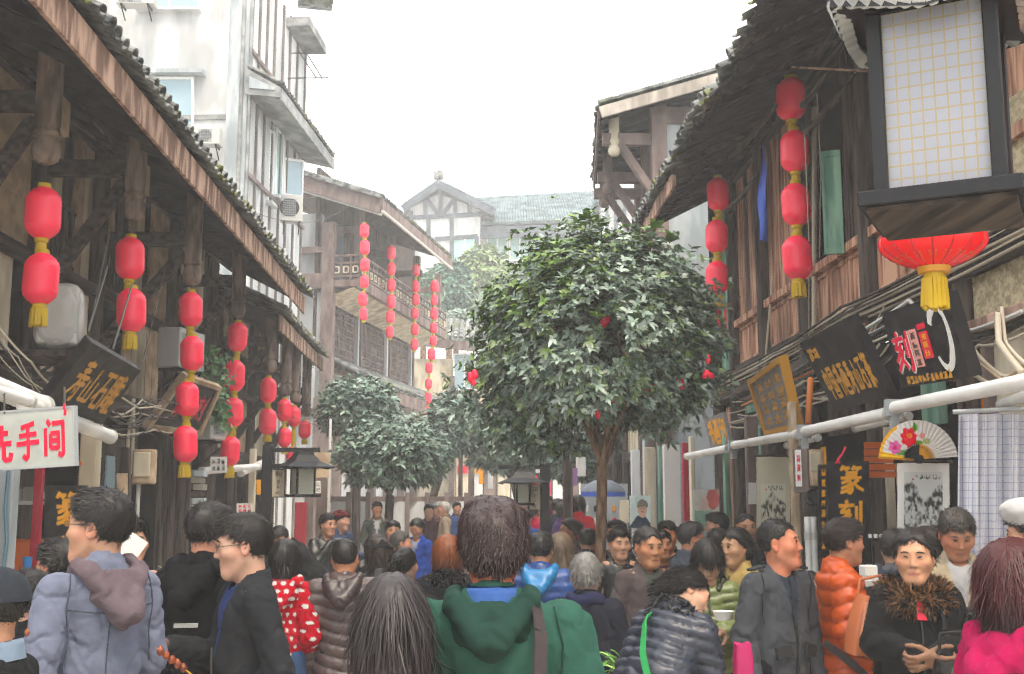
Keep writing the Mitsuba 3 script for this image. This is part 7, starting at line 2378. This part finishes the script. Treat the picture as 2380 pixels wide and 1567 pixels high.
        put(jk, 'hood', (W(qv), qf), 'shiny_cloth' if gloss else 'cloth', smooth=True, color=np.clip(c2, 0, 1))
    # ---- trousers and shoes
    g = F3(A(-.26, -.24, .03) * s, A(.26, .24, max(hem + .12, 1.0)) * s, .034 if Y > 5 else .028)
    if skirt:
        g.cone(A(0, 0, .95) * s, A(0, 0, skirt[1]) * s, .15 * s, .24 * s, .03, .8)
    for sd in (-1, 1):
        g.cone(A(sd * .075, 0, .95) * s, A(sd * .1, .015, .48) * s, .105 * s, .072 * s, .03)
        g.cone(A(sd * .1, .015, .48) * s, A(sd * .1, -.01, .09) * s, .072 * s, .062 * s, .02)
    tv, tf = g.mesh(1)
    tc = np.tile(lp(bottoms), (len(tv), 1)) * (.8 + .4 * meshkit.fbm(tv * 14, 3))[:, None]
    put(k, 'skirt' if skirt else 'trousers', (W(tv), tf), 'cloth', smooth=True, color=np.clip(tc, 0, 1))
    for sd in (-1, 1):
        m = MB()
        q = A(sd * .1, .05, .035) * s
        mm_ = trimesh.creation.icosphere(1)
        vv = np.array(mm_.vertices) * A(.045, .125, .05)
        vv[:, 2] = np.maximum(vv[:, 2], -.034)
        put(k, 'shoe', (W(vv + q), np.array(mm_.faces)), 'black_rubber', smooth=True)
    info = dict(k=k, W=W, up=up, head=head_pt, s=s, sh=sh, el=el, wr=wr, hR=hR, hc=hc_l, fs=fs, Rb=Rb, org=org, h=h, seed=seed, b=b, jv=jv2, base=base, gloss=gloss, jk=jk)
    return info


# ---- things people wear
def seam(i, pts, back=True, r=.0028, c=None, name='seam'):
    """A stitched seam that follows the jacket: (x, z) points at 1.70 m, on its back or front."""
    jv = i['jv'] / i['s']
    t = np.linspace(0, len(pts) - 1, 8 * len(pts))
    j = np.clip(t.astype(int), 0, len(pts) - 2)
    P = np.asarray(pts, float)
    Q = P[j] + (P[j + 1] - P[j]) * (t - j)[:, None]
    out = []
    for x, z in Q:
        d = np.hypot(jv[:, 0] - x, jv[:, 2] - z)
        m = d < .02
        if not m.any(): m = d <= d.min() + 1e-6
        q = jv[m]
        out.append(A(x, (q[:, 1].min() if back else q[:, 1].max()), z))
    out = np.array(out)
    out[:, 1] = np.convolve(np.pad(out[:, 1], 2, mode='edge'), np.ones(5) / 5, 'valid')
    m = MB().tube(i['W'](out * i['s']), r, 5)
    put(i['jk'], name, m.mesh(), 'cloth', smooth=True, color=np.tile(i['base'] * .45 if c is None else lp(c), (m.n, 1)))


def glasses(i, c='cable_black'):
    m = MB()
    for sd in (-1, 1):
        t = np.linspace(0, 2 * math.pi, 21)
        m.tube([i['head']((sd * .032 + .022 * math.cos(a) * (1 - .1 * abs(math.sin(a))), .101 - .006 * abs(math.cos(a)) ** 2, .0 + .0155 * math.sin(a))) for a in t], .0016, 5, caps=False)
        m.tube([i['head'](p) for p in ((sd * .054, .096, .006), (sd * .074, .06, .008), (sd * .081, .0, .01))], .0018, 5)
    m.tube([i['head'](p) for p in ((-.01, .1, .002), (0, .104, .004), (.01, .1, .002))], .0016, 5)
    put(i['k'], 'glasses', m.mesh(), c, smooth=True)


def strap(i, pts, w, mat, th=.006, name='bag_strap'):
    """A flat band over the jacket through body points (x, y, z at 1.70 m)."""
    P = np.array([i['W'](i['up'](p)) for p in pts])
    t = np.linspace(0, len(P) - 1, len(P) * 4)
    j = np.clip(t.astype(int), 0, len(P) - 2)
    f = (t - j)[:, None]
    Q = P[j] * (1 - f) + P[j + 1] * f
    m = MB()
    cen = i['W'](i['up']((0, 0, 1.2)))
    for a, b in zip(Q[:-1], Q[1:]):
        m.beam(a, b + (b - a) * .1, w, th, up=unit(((a + b) / 2 - cen) * A(1, 1, .2)))
    put(i['k'], name, m.mesh(), mat)


def fur_ring(i, c, r=.1, z=1.40, n=900, tube=.045, L=.045, arc=(-3.1, 3.1), name='fur_collar'):
    g = np.random.default_rng(i['seed'])
    a = g.uniform(arc[0], arc[1], n)
    b = g.uniform(0, 2 * math.pi, n)
    P = np.stack([(r + tube * np.cos(b)) * np.sin(a), -.02 - (r + tube * np.cos(b)) * np.cos(a), z + tube * np.sin(b) - .035 * (1 - np.cos(a - math.pi)) * 0 + .02 * np.cos(a)], 1)
    N = np.stack([np.cos(b) * np.sin(a), -np.cos(b) * np.cos(a), np.sin(b)], 1)
    P = np.array([i['up'](p) for p in P])
    n = n * 4
    v, f, sh = locks(P, N, 0, n, L * .8, i['seed'], .3, .7, .0045, .5)
    cols = np.array([lp(x) for x in c])
    k_ = np.clip((np.repeat(g.random(n), 6) * len(cols)).astype(int), 0, len(cols) - 1)
    put(i['jk'], name, (i['W'](v), f), 'hair', smooth=True, color=np.clip(cols[k_] * (.6 + .8 * sh[:, None]), 0, 1), kind='stuff')


def headwear(i, kind, c):
    m = MB()
    if kind in ('cap', 'beret', 'beanie', 'chef'):
        n, a = 18, np.linspace(0, 2 * math.pi, 29)[:-1]
        P = []
        for j in range(n):
            t = j / (n - 1)
            if kind == 'beret': r, z = (.094 + .03 * math.sin(t * 3.1)) * (math.cos(t * 1.5) ** .5 if t < 1 else 0), .045 + .085 * t
            elif kind == 'chef': r, z = (.092 + .035 * math.sin(t * 2.8)) * (max(0, 1 - t ** 6)) ** .5, .05 + .13 * t
            else: r, z = .103 * max(0, 1 - t ** 2.2) ** .5, (.03 if kind == 'cap' else .02) + .108 * t
            P.append([i['head']((r * .9 * math.sin(q) * (1 + .02 * math.sin(q * 5 + j)), -.015 + r * 1.1 * math.cos(q), z + .012 * math.sin(q * 3) * (kind == 'beret'))) for q in a])
        m.grid(np.array(P), close=True)
        put(i['k'], 'cap' if kind != 'beanie' else 'knit_hat', m.mesh(), 'cloth', smooth=True, color=np.tile(lp(c), (m.n, 1)))
        if kind == 'cap':
            m = MB()
            P = np.array([[i['head']((x * .07, .07 + .065 * t * (1 - .35 * x * x), .045 - .02 * t - .012 * x * x)) for x in np.linspace(-1, 1, 11)] for t in np.linspace(0, 1, 6)])
            m.grid(P).grid(P - A(0, 0, .004))
            put(i['k'], 'cap_brim', m.mesh(), 'cloth', smooth=True, color=np.tile(lp(c) * .8, (m.n, 1)))
    else:
        t = np.linspace(-1.9, 1.9, 18)
        m.tube([i['head']((.098 * math.sin(a), -.015 + .04 * 0, .03 + .098 * math.cos(a))) for a in t], .008, 6)
        put(i['k'], 'headband', m.mesh(), 'shiny_cloth', smooth=True, color=np.tile(lp(c), (m.n, 1)))


def held(name, label, cat, mesh, mat, smooth=False, color=None):
    k = thing(name, label, cat)
    put(k, name, mesh, mat, own=True, smooth=smooth, color=color)
    return k


def bag_mesh(c, w, h, d, R):
    m = MB()
    P = []
    for t in np.linspace(0, 1, 9):
        z = (t - .5) * h
        q = 1 + .12 * math.sin(t * 3.1) - .12 * t
        P.append([c + R @ A(w / 2 * q * np.sign(math.cos(a)) * abs(math.cos(a)) ** .5, d / 2 * q * np.sign(math.sin(a)) * abs(math.sin(a)) ** .5, z + .006 * math.sin(a * 3)) for a in np.linspace(0, 2 * math.pi, 25)[:-1]])
    P = np.array(P)
    m.grid(P, close=True)
    m.grid(np.stack([P[-1], np.broadcast_to(P[-1].mean(0), P[-1].shape)]), close=True)
    return m.mesh()
# ------------------------------------------------------------------ the crowd, near to far
CRD = 'people in the crowd'
pp = lambda label, *a, **kw: person(label, *a, group=CRD, **kw)
# left foreground
i = pp('person in a dark peaked cap with a pale blue collar at the bottom left corner', -22, 1330, 3.4, -98, kind='man', hair='buzz', top='2b2d30', inner='c7cfd8', collar='9db3cc', seed=1, tone=(206, 150, 118), arms=('hang', 'skewer'), H=1.55)
headwear(i, 'cap', '3b414a')
i = pp('person with short black hair seen from behind between the cap wearer and the grey hoodie', 66, 1327, 4.7, 175, hair='short', top='24262a', seed=2, arms=('pocket', 'pocket'), H=1.46)
i = pp('person in a black quilted puffer jacket with a big hood left of the grey hoodie', 136, 1252, 5.3, -140, hd=20, hair='short', top='22242c', quilt=.09, gloss=True, bulk=.03, hood={'c': '2c3442'}, seed=3, arms=('reach', 'hang'), tone=(214, 150, 120))
i4 = pp('person with black framed glasses in a grey blue jacket with a mauve hood looking left', 238, 1137, 4.25, -128, hd=34, pitch=-3, hair='short', hc='1b1a1c', top='8c94ae', hood={'c': '7c6d76', 'deep': .12}, bulk=.012, seed=4, tone=(214, 160, 132), arms=('hang', 'hold'), hem=.7, headk=1.05)
glasses(i4)
i = pp('person in a dark jacket half hidden behind the grey hoodie, holding white paper', 308, 1196, 6.0, 25, hair='short', top='252a33', seed=5, arms=('hang', 'look'), H=1.66, quilt=.1, gloss=True)
q = at(303, 1272, 5.35)
held('paper_sheet', 'white folded paper held up behind the person in the grey hoodie', 'paper', MB().box(q, (.11, .006, .12), rotz(.5) @ roty(.6)).mesh(), 'white_paint')
i = pp('person in black with short hair seen from behind, beside the person in thin glasses', 487, 1163, 5.1, 163, hair='short', top='1f2125', hood={'c': '1d1f23'}, seed=6, arms=('hold', 'pocket'), tone=(214, 150, 122), hem=.68, bulk=.012)
held('phone', 'pale pink phone held by the person in black seen from behind on the left', 'phone', MB().box(at(432, 1454, 4.95), (.1, .012, .018), rotz(.2)).mesh(), 'white_plastic')
i7 = pp('person in thin glasses and a charcoal wool jacket over a blue shirt looking left', 560, 1194, 4.75, -62, hd=-16, pitch=5, hair='short', hc='1e1b1b', top='35383d', inner='2f437c', collar='3c4046', seed=7, style='zip', tone=(222, 172, 148), arms=('pocket', 'skewer'), hem=.66, bulk=.012, headk=1.04)
glasses(i7)
put(i7['jk'], 'shoulder_tab', MB().box(i7['W'](i7['up']((.17, .06, 1.25))), (.03, .03, .012)).mesh(), 'black_rubber')


def skewer(lab, u0, v0, u1, v1, Y, n, seed):
    r_ = random.Random(seed)
    k = thing('kebab_skewer', lab, 'skewer')
    a, b = at(u0, v0, Y), at(u1, v1, Y + .1)
    put(k, 'stick', MB().tube([a, b], .003, 5).mesh(), 'gold_paint')
    for j in range(n):
        c = a + (b - a) * (.08 + .8 * j / n)
        s = trimesh.creation.icosphere(1)
        vv = np.array(s.vertices) * A(.013, .013, .017) * (1 + .5 * (meshkit.noise(np.array(s.vertices) * 2 + j + seed)[:, None] - .5))
        put(k, 'meat_piece', (vv + c, np.array(s.faces)), 'kebab', smooth=True)


mottled('kebab', '5a2410', '8a4218', (60, 60, 60), .45, spec=.5)
skewer('brown meat skewer slanting up at the left edge, lower one', 62, 1478, 118, 1392, 4.0, 7, 1)
skewer('brown meat skewer slanting up at the left edge, right one', 80, 1490, 150, 1402, 4.05, 7, 2)
skewer('thin skewer held level in front of the black puffer jacket', 92, 1388, 152, 1390, 4.3, 2, 3)
skewer('meat skewer pointing down from the person in thin glasses at the bottom edge', 366, 1508, 448, 1570, 4.1, 5, 4)

# middle left, backs
i8 = pp('person in a red jacket with white polka dots and blue jeans, seen from behind', 664, 1257, 6.9, 176, kind='woman', hair='bob', hc='131214', top='d3122e', dots='f1eeee', hood={'c': 'd3122e', 'dots': 'f1eeee'}, bottoms='4a6a98', hem=.93, bulk=.025, seed=8, res=.008, arms=('pocket', 'pocket'), quilt=0)
i = pp('person with cropped hair in a brown quilted jacket with a hood, seen from behind', 803, 1251, 6.9, 178, hair='buzz', hc='1a1716', top='685656', quilt=.075, gloss=True, hood={'c': '443638'}, bulk=.035, seed=9, tone=(214, 148, 112), arms=('hang', 'hang'), hem=.72)
i = pp('person in a black leather jacket resting a hand on the chin', 763, 1193, 12.4, 35, hd=10, hair='short', top='25272b', gloss=True, seed=10, arms=('pocket', 'chin'), bulk=.01, inner='3a3c40')
i = pp('person in a black coat bending over beside the left lamp post', 634, 1201, 11.6, -65, hair='short', top='2a2d31', lean=42, seed=11, H=1.66, arms=('reach', 'reach'))
i = pp('person in a dark red cap and blue padded vest with red sleeves', 795, 1186, 13.6, 60, hair='short', hc='2b2626', top='46587c', quilt=.08, seed=12, arms=('hold', 'hold'), bulk=.02)
headwear(i, 'beret', '7c2c34')
i = pp('person in a grey green open jacket with a white shirt behind the small tree', 877, 1165, 19.0, 8, hair='short', top='59655e', inner='dfe2e4', seed=13, arms=('hang', 'pocket'))
i = pp('person in a dark grey top with open mouth facing the camera in the mid crowd', 914, 1210, 12.6, 8, hair='short', top='42474c', seed=14, arms=('hang', 'hang'), smile=True)
i = pp('person with short grey hair in profile facing right, in the mid crowd', 934, 1234, 10.6, 100, hair='flat', hc='4e4a49', top='383c40', seed=15, kind='elder')
i = pp('person in a bright blue quilted coat with pale trim looking down', 965, 1205, 14.0, -25, pitch=22, kind='woman', hair='tail', top='2c56c4', quilt=.1, seed=16, bulk=.02, inner='b9c3e0')
i = pp('person in a long maroon robe far back in the crowd', 997, 1171, 19.8, 5, hair='short', top='5c2f3c', seed=17, bottoms='5c2f3c', hem=.5, fat=1.15, kind='elder')
i = pp('person in a dark red coat behind the maroon robe', 1014, 1174, 20.8, -10, kind='woman', hair='bun', top='74303a', seed=18)
i = pp('person with white hair in a beige vest facing left beside the maroon robe', 1030, 1164, 19.4, -85, kind='elder', hair='flat', hc='d8d6d2', top='bfae98', collar='8d7d6c', seed=19, hem=.6, inner='54606c')
i = pp('person with long brown hair and a black jacket, left of the dark beret', 874, 1244, 9.4, 172, kind='woman', hair='bob', hc='2c2320', top='2b2c30', seed=20)
i = pp('person in a dark beret with wavy brown hair over a black leather jacket', 884, 1256, 8.4, 176, kind='woman', hair='bob', hc='33261f', top='25282f', gloss=True, seed=21, bulk=.02)
headwear(i, 'beret', '2b2a2e')
i = pp('person with a black hair bun and a dark furry jacket with a green scarf edge', 942, 1273, 7.4, 150, kind='woman', hair='bun', hc='161416', top='2a2c31', gloss=True, seed=22, bulk=.03, collar='2f7a5a')
fur_ring(i, ['242226', '3a3638', '1c1a1c'], .09, 1.41, 500, .035, .03)
i = pp('person with straight orange brown hair and a black padded coat with a dark collar', 1041, 1246, 7.2, 178, kind='woman', hair='bob', hc='8a4a22', top='2a2c35', quilt=.07, seed=23, bulk=.03, hem=.6, extra={'hair_tip': '2b1a16'})
fur_ring(i, ['1c1b1e', '2c2a2e'], .1, 1.395, 600, .035, .03)
# the two big figures in front
i23 = pp('person with tousled dark hair in a green hooded jacket, largest figure seen from behind', 1146, 1152, 3.3, 177, hd=8, hair='full', hc='3b2b2b', top='3a6c5e', hood={'c': '294b43', 'deep': .06}, bulk=.036, seed=24, tone=(216, 120, 84), arms=('hang', 'hang'), hem=.66, fat=1.05, shw=.195, headk=1.0, H=1.74)
t = np.linspace(-2.4, 2.4, 20)
m = MB().grid(i23['W'](np.array([[i23['up']((r_ * math.sin(a), -.02 - r_ * math.cos(a), z_)) for a in t] for z_, r_ in ((1.40, .088), (1.455, .078), (1.475, .07), (1.45, .066))])))
put(i23['k'], 'shirt_collar', m.mesh(), 'cloth', smooth=True, color=np.tile(lp('4d78c8'), (m.n, 1)))
strap(i23, [(.1, .06, 1.44), (.12, -.05, 1.445), (.135, -.16, 1.36), (.13, -.185, 1.2), (.12, -.185, 1.0), (.11, -.19, .8)], .042, 'strap_brown')
flat('strap_brown', '30282a', .7)
i24 = pp('person with long straight black hair over a red jacket, seen from behind at the bottom', 915, 1333, 3.12, 177, kind='woman', hair='long', hc='3d383b', top='c41d2b', seed=25, arms=('hang', 'hang'), bulk=.01, headk=1.12, H=1.53, extra={'hair_tip': '453c40'})
i = pp('person in a bright blue hooded jacket just right of the green jacket', 1256, 1234, 7.4, 170, hair='short', hc='1c1a1b', top='2456a8', hood={'c': '2f93d8'}, seed=26, quilt=.07, gloss=True, bulk=.03)
i = pp('person with long light brown hair seen from behind, right of the bright blue hood', 1303, 1239, 8.6, 165, kind='woman', hair='long', hc='776553', top='8c7d70', seed=27, H=1.5)
i = pp('person in a grey purple jacket with tied hair facing left in the mid crowd', 1322, 1206, 11.4, -80, kind='woman', hair='bun', hc='221d1d', top='7d737e', seed=28)
i28 = pp('person with grey curly hair and a navy scarf over a dark coat, seen from behind', 1361, 1288, 6.2, 172, kind='elder', hair='flat', hc='9c9a98', top='2c2f3d', seed=29, bulk=.03, headk=1.06, fat=1.1, hem=.6)
m = MB()
t = np.linspace(0, 2 * math.pi, 30)
m.tube([i28['W'](i28['up']((.09 * math.sin(a), -.03 + .085 * math.cos(a), 1.425 + .01 * math.sin(3 * a)))) for a in t], .035, 8)
put(i28['k'], 'scarf', m.mesh(), 'cloth', smooth=True, color=np.tile(lp('33365c'), (m.n, 1)))

for x in (.0,): seam(i4, [(-.17, 1.30), (-.08, 1.285), (0, 1.28), (.08, 1.285), (.17, 1.30)])
seam(i4, [(.15, 1.42), (.17, 1.3), (.16, 1.2), (.17, 1.1)])
seam(i4, [(-.15, 1.42), (-.17, 1.3), (-.16, 1.2), (-.17, 1.1)])
seam(i4, [(-.03, 1.28), (-.035, 1.0), (-.04, .8)])
seam(i23, [(-.2, 1.30), (-.1, 1.26), (-.06, 1.2)])
seam(i23, [(-.17, 1.42), (-.195, 1.32), (-.185, 1.2), (-.19, 1.05)])
seam(i23, [(.17, 1.42), (.195, 1.32), (.185, 1.2), (.19, 1.05)])
seam(i23, [(0, 1.18), (0.003, 1.0), (0, .8)])

# right side, faces towards us
i = pp('person smiling in a black open jacket, facing the camera right of the tree trunk', 1440, 1228, 9.0, 12, pitch=4, hair='short', hc='171516', top='292b2f', inner='1b1b1d', seed=30, tone=(224, 172, 140), smile=True, gloss=True, headk=1.1)
i = pp('person with black hair behind the smiling person in black', 1432, 1204, 10.4, -60, hair='short', top='33363b', seed=31, H=1.56)
i31 = pp('person with short greying hair in a dark brown zipped jacket over a grey green sweater', 1508, 1226, 7.2, 14, hd=6, pitch=4, kind='elder', hair='flat', hc='2c2a2c', top='6a5f60', inner='5c655c', style='zip', seed=32, tone=(206, 146, 108), arms=('pocket', 'hang'), hem=.68, bulk=.012, headk=1.1)
held('drink_can', 'red and white drink can held by the person in the dark brown jacket', 'can', MB().lathe([(0, 0), (.03, 0), (.033, .006), (.033, .11), (.028, .12), (0, .12)], at(1436, 1490, 7.05) - A(0, 0, .05), 16).mesh(), 'red_paint', smooth=40)
i = pp('person looking sideways behind the dark brown jacket, upper one', 1551, 1211, 9.4, -20, hair='short', top='2c2e32', seed=33, tone=(214, 140, 100))
i = pp('person with half hidden face and red collar behind the dark brown jacket', 1537, 1231, 9.0, 10, hair='short', top='5c3a40', seed=34, tone=(206, 140, 104))
i = pp('person with glasses and wavy black hair in a blue grey jacket, facing right', 1606, 1213, 8.6, 110, hd=-10, hair='short', hc='232124', top='5a6472', seed=35, bulk=.015, tone=(210, 150, 120))
glasses(i)
i35 = pp('person with a fringe and dark headband in an olive puffer jacket looking down', 1645, 1263, 6.8, -8, pitch=24, kind='woman', hair='bangs', hc='181516', top='93a264', quilt=.06, gloss=True, bulk=.04, seed=36, hood={'c': '3c4030'}, arms=('hold', 'hold'), tone=(232, 184, 158), lips=(200, 80, 90), headk=1.08)
headwear(i35, 'band', '2c2a30')
held('bowl', 'white paper bowl held by the person in the olive puffer jacket', 'bowl', MB().lathe([(0, 0), (.04, 0), (.06, .05), (.057, .05), (.038, .006), (0, .006)], at(1682, 1442, 6.25), 20).mesh(), 'white_paint', smooth=40)
i36 = pp('person in a glossy black quilted coat with fur collar bending forward over a red skirt', 1618, 1340, 5.3, 142, hd=-46, pitch=4, kind='woman', hair='tail', hc='181617', top='3c4456', quilt=.055, gloss=True, bulk=.03, lean=38, seed=37, H=1.58, arms=('low', 'reach'), bottoms='8c1a34', skirt=('8c1a34', .5), hem=.72, tone=(232, 180, 150))
fur_ring(i36, ['26262c', '3a3a42'], .1, 1.39, 600, .035, .028)
strap(i36, [(-.06, .08, 1.43), (-.07, -.06, 1.42), (-.07, -.16, 1.3), (.0, -.19, 1.1), (.08, -.17, .95)], .03, 'strap_green')
flat('strap_green', '1c8444', .6)
i = pp('person with tied black hair in a yellow jacket facing left', 1708, 1232, 7.8, -60, kind='woman', hair='tail', hc='1a1718', top='f2d080', seed=38, bulk=.015, tone=(222, 168, 128), headk=1.1)
i = pp('person with cropped hair and serious face behind the yellow jacket', 1733, 1191, 9.4, 2, hair='buzz', hc='2a2524', top='3a4048', seed=39, tone=(206, 150, 116))
i = pp('person with short black hair facing left behind the yellow jacket, upper one', 1664, 1190, 10.2, -100, hair='short', top='54585e', seed=40)
i = pp('person with black hair seen from behind under the upper one facing left', 1666, 1226, 9.0, 165, hair='short', hc='2c2826', top='4a4a50', seed=41)
i41 = pp('person in a charcoal field jacket looking right with closed eyes, centre right', 1806, 1208, 6.0, 28, hd=36, pitch=-6, hair='buzz', hc='1f1d1f', top='5a5e66', inner='3e4a5a', collar='2c2f38', bulk=.018, seed=42, tone=(226, 146, 112), lips=(206, 80, 84), arms=('hang', 'hang'), hem=.66, fat=1.02, headk=1.06)
seam(i41, [(.01, 1.4), (.012, 1.2), (.01, 1.0), (.012, .72)], back=False, r=.005)
seam(i41, [(.17, 1.42), (.175, 1.3), (.165, 1.15)], back=False)
seam(i41, [(-.17, 1.42), (-.175, 1.3), (-.165, 1.15)], back=False)
for sd in (-1, 1):
    put(i41['jk'], 'epaulette', MB().beam(i41['W'](i41['up']((sd * .11, .0, 1.452))), i41['W'](i41['up']((sd * .2, .0, 1.432))), .05, .012).mesh(), flat('charcoal', '202226', .7) if sd < 0 else 'charcoal')
    put(i41['jk'], 'pocket_flap', MB().beam(i41['W'](i41['up']((sd * .05, .145, 1.02))), i41['W'](i41['up']((sd * .14, .12, 1.0))), .014, .06).mesh(), 'charcoal')
i42 = pp('person in a shiny orange puffer jacket and khaki trousers facing right', 1960, 1204, 6.15, 82, hd=14, hair='short', hc='2d1f1b', top='ff6a1e', quilt=.085, gloss=True, bulk=.035, seed=43, collar='ff6a1e', style='zip', bottoms='a08a5c', arms=('pocket', 'hold'), hem=.8, tone=(216, 152, 116), headk=1.06)
strap(i42, [(.2, -.14, 1.04), (.235, -.03, .96), (.24, .06, .88), (.22, .15, .78)], .04, 'strap_brown')
q = at(2028, 1460, 5.75)
k = thing('leather_bag', 'tan leather shoulder bag between the orange jacket and the black fur collared coat', 'bag')
put(k, 'bag_body', bag_mesh(q, .24, .3, .12, rotz(.3) @ roty(.25)), 'tan_leather', smooth=40)
flat('tan_leather', 'a25a34', .5, .5)
flat('tan_leather_pale', 'b87a5c', .5, .5)
put(k, 'flap', MB().box(q + rotz(.3) @ A(-.01, -.075, .03), (.21, .014, .17), rotz(.3) @ roty(.25), bevel=.006).mesh(), 'tan_leather_pale')
put(k, 'handle', MB().tube([q + A(-.07, 0, .14), q + A(-.05, 0, .24), q + A(.05, 0, .26), q + A(.08, 0, .15)], .01, 7).mesh(), 'tan_leather', smooth=True)
i = pp('child with a pale blue headband behind the orange jacket', 1882, 1323, 7.0, 20, kind='child', hair='tail', top='7a4f9c', seed=44, tone=(210, 150, 124), H=1.3)
headwear(i, 'band', '9fc4dc')
i = pp('person with short dark hair in a grey hooded jacket behind the fur collar', 2078, 1229, 6.9, 150, hair='short', hc='2b2827', top='777880', hood={'c': '4a5262'}, seed=45, bulk=.02)
i45 = pp('person smiling in a black coat with a brown fur collar and folded hands', 2122, 1232, 5.35, -12, hd=-14, pitch=2, kind='woman', hair='bun', hc='211d1f', top='27292c', seed=46, bulk=.035, arms=('clasp', 'clasp'), hem=.55, fat=1.06, tone=(228, 168, 132), smile=True, lips=(190, 90, 86), headk=1.08, collar='2a2526')
fur_ring(i45, ['8a5a32', '4a3426', '241e1c', '9a6a3c'], .118, 1.372, 2000, .055, .05)
put(i45['k'], 'red_sweater', MB().beam(i45['W'](i45['up']((0, .135, 1.36))), i45['W'](i45['up']((0.0, .16, 1.27))), .045, .012, up=(0, -1, 0)).mesh(), 'red_paint')
strap(i45, [(-.06, .02, 1.46), (-.09, .12, 1.40), (-.1, .17, 1.25), (-.1, .185, 1.1), (-.12, .2, .9)], .022, 'black_rubber')
put(i45['k'], 'strap_buckle', MB().beam(i45['W'](i45['up']((-.1, .205, 1.06))), i45['W'](i45['up']((-.1, .205, 1.01))), .045, .012, up=(0, -1, 0)).mesh(), 'grey_metal')
q = at(2222, 1575, 5.05)
k = thing('handbag', 'black leather handbag hanging below the folded hands', 'bag')
put(k, 'bag_body', bag_mesh(q, .19, .15, .1, rotz(.2)), 'black_rubber', smooth=40)
put(k, 'handle', MB().tube([q + A(-.07, 0, .1), q + A(-.06, 0, .19), q + A(.04, 0, .2), q + A(.06, 0, .1)], .008, 6).mesh(), 'black_rubber', smooth=True)
i = pp('person with dark permed hair behind the smiling person in the black coat', 2160, 1221, 6.3, 160, kind='woman', hair='full', hc='2a2120', top='3a3438', seed=47, H=1.58)
i47 = pp('person with short grey hair in a beige jacket looking down to the right', 2226, 1183, 6.0, -14, hd=4, pitch=24, kind='elder', hair='short', hc='5d5855', top='d8c8a8', inner='d7d9dc', seed=48, bulk=.02, arms=('hold', 'hold'), hem=.7, tone=(214, 148, 116), fat=1.08, headk=1.06)
i48 = pp('person with a dark red bob in a bright pink jacket at the right edge', 2362, 1288, 3.5, 118, kind='woman', hair='bob', hc='521c20', top='cf1c62', seed=49, bulk=.012, headk=1.14, hood={'c': 'cf1c62'}, tone=(224, 160, 132), extra={'hair_tip': '3a2a2c'}, H=1.6)
i = pp('person in a bright green jacket partly hidden by the pink jacket', 2296, 1372, 4.4, 170, kind='child', hair='short', top='24b45a', seed=50, bulk=.02, H=1.36)
i = pp('person in a white cook hat at the right edge before the checked curtain', 2392, 1215, 5.0, -120, hair='short', top='d8d8da', seed=51, H=1.72)
headwear(i, 'chef', 'eceded')
k = thing('shopping_bag', 'bright pink bag low between the black quilted coat and the field jacket', 'bag')
put(k, 'bag_body', bag_mesh(at(1727, 1545, 5.5), .09, .2, .06, rotz(.2)), flat('bag_pink', 'a81c5c', .5), smooth=40)
k = thing('shopping_bag', 'bright green bag behind the orange jacket, low down', 'bag')
put(k, 'bag_body', bag_mesh(at(1892, 1515, 6.3), .1, .34, .08, rotz(.1)), flat('bag_green', '138a40', .5), smooth=40)
# far crowd behind the round tree
for j, (u, v, Y, face, knd, hr, top, bot, lab) in enumerate(((1238, 1168, 17.5, 170, 'woman', 'tail', 'd42a5c', '3a4a6c', 'distant person in a pink coat left of the far lamp post'), (1256, 1160, 19.0, 20, 'woman', 'bob', 'd8483c', '33384a', 'distant person in an orange red coat beside the far lamp post'), (1296, 1158, 17.0, 150, 'man', 'short', '34404c', '34507c', 'distant person in a dark blue jacket right of the far lamp post'), (1312, 1166, 16.4, 120, 'woman', 'bob', '7a5ca0', '3c5080', 'distant person with a purple scarf beside the dark post'), (1343, 1150, 16.0, 175, 'woman', 'bob', 'cf1730', '7a1424', 'distant person in a long bright red coat behind the tree trunk'), (1222, 1182, 15.5, 160, 'man', 'short', '2c56a8', '2c3040', 'distant person in a blue jacket partly behind the green jacket'), (1366, 1228, 10.8, 165, 'man', 'short', '2f3338', '25282c', 'person in a dark jacket behind the tree trunk'), (1380, 1170, 20.0, 10, 'man', 'short', 'c9a43c', '30343c', 'distant person with a yellow hood beside the umbrella'), (1110, 1172, 22.0, 175, 'man', 'short', '4a6a8c', '30343c', 'distant person in a pale blue jacket left of the green jacket'), (1215, 1150, 24.0, 0, 'woman', 'bun', 'd85a6a', '703040', 'distant person in a rose coat far down the street'), (1275, 1152, 25.0, 0, 'woman', 'bob', 'c03a8c', '5a2a4c', 'distant person in a magenta coat far down the street'), (1062, 1166, 23.0, 20, 'man', 'short', '3c5a9c', '2c3444', 'distant person in blue and white left of the green jacket'))):
    pp(lab, u, v, Y, face, kind=knd, hair=hr, top=top, bottoms=bot, seed=60 + j, hem=.5 if 'long' in lab else .8, bulk=.015)
# ------------------------------------------------------------------ air
k = thing('haze', 'thin grey winter haze filling the street', None, kind='stuff')
scene['haze'] = {'type': 'cube', 'to_world': T4().translate([0, 135.0, 12.5]).scale([230.0, 200.0, 14.0]), 'bsdf': {'type': 'null'},
                 'interior': {'type': 'ref', 'id': 'haze_air'}}
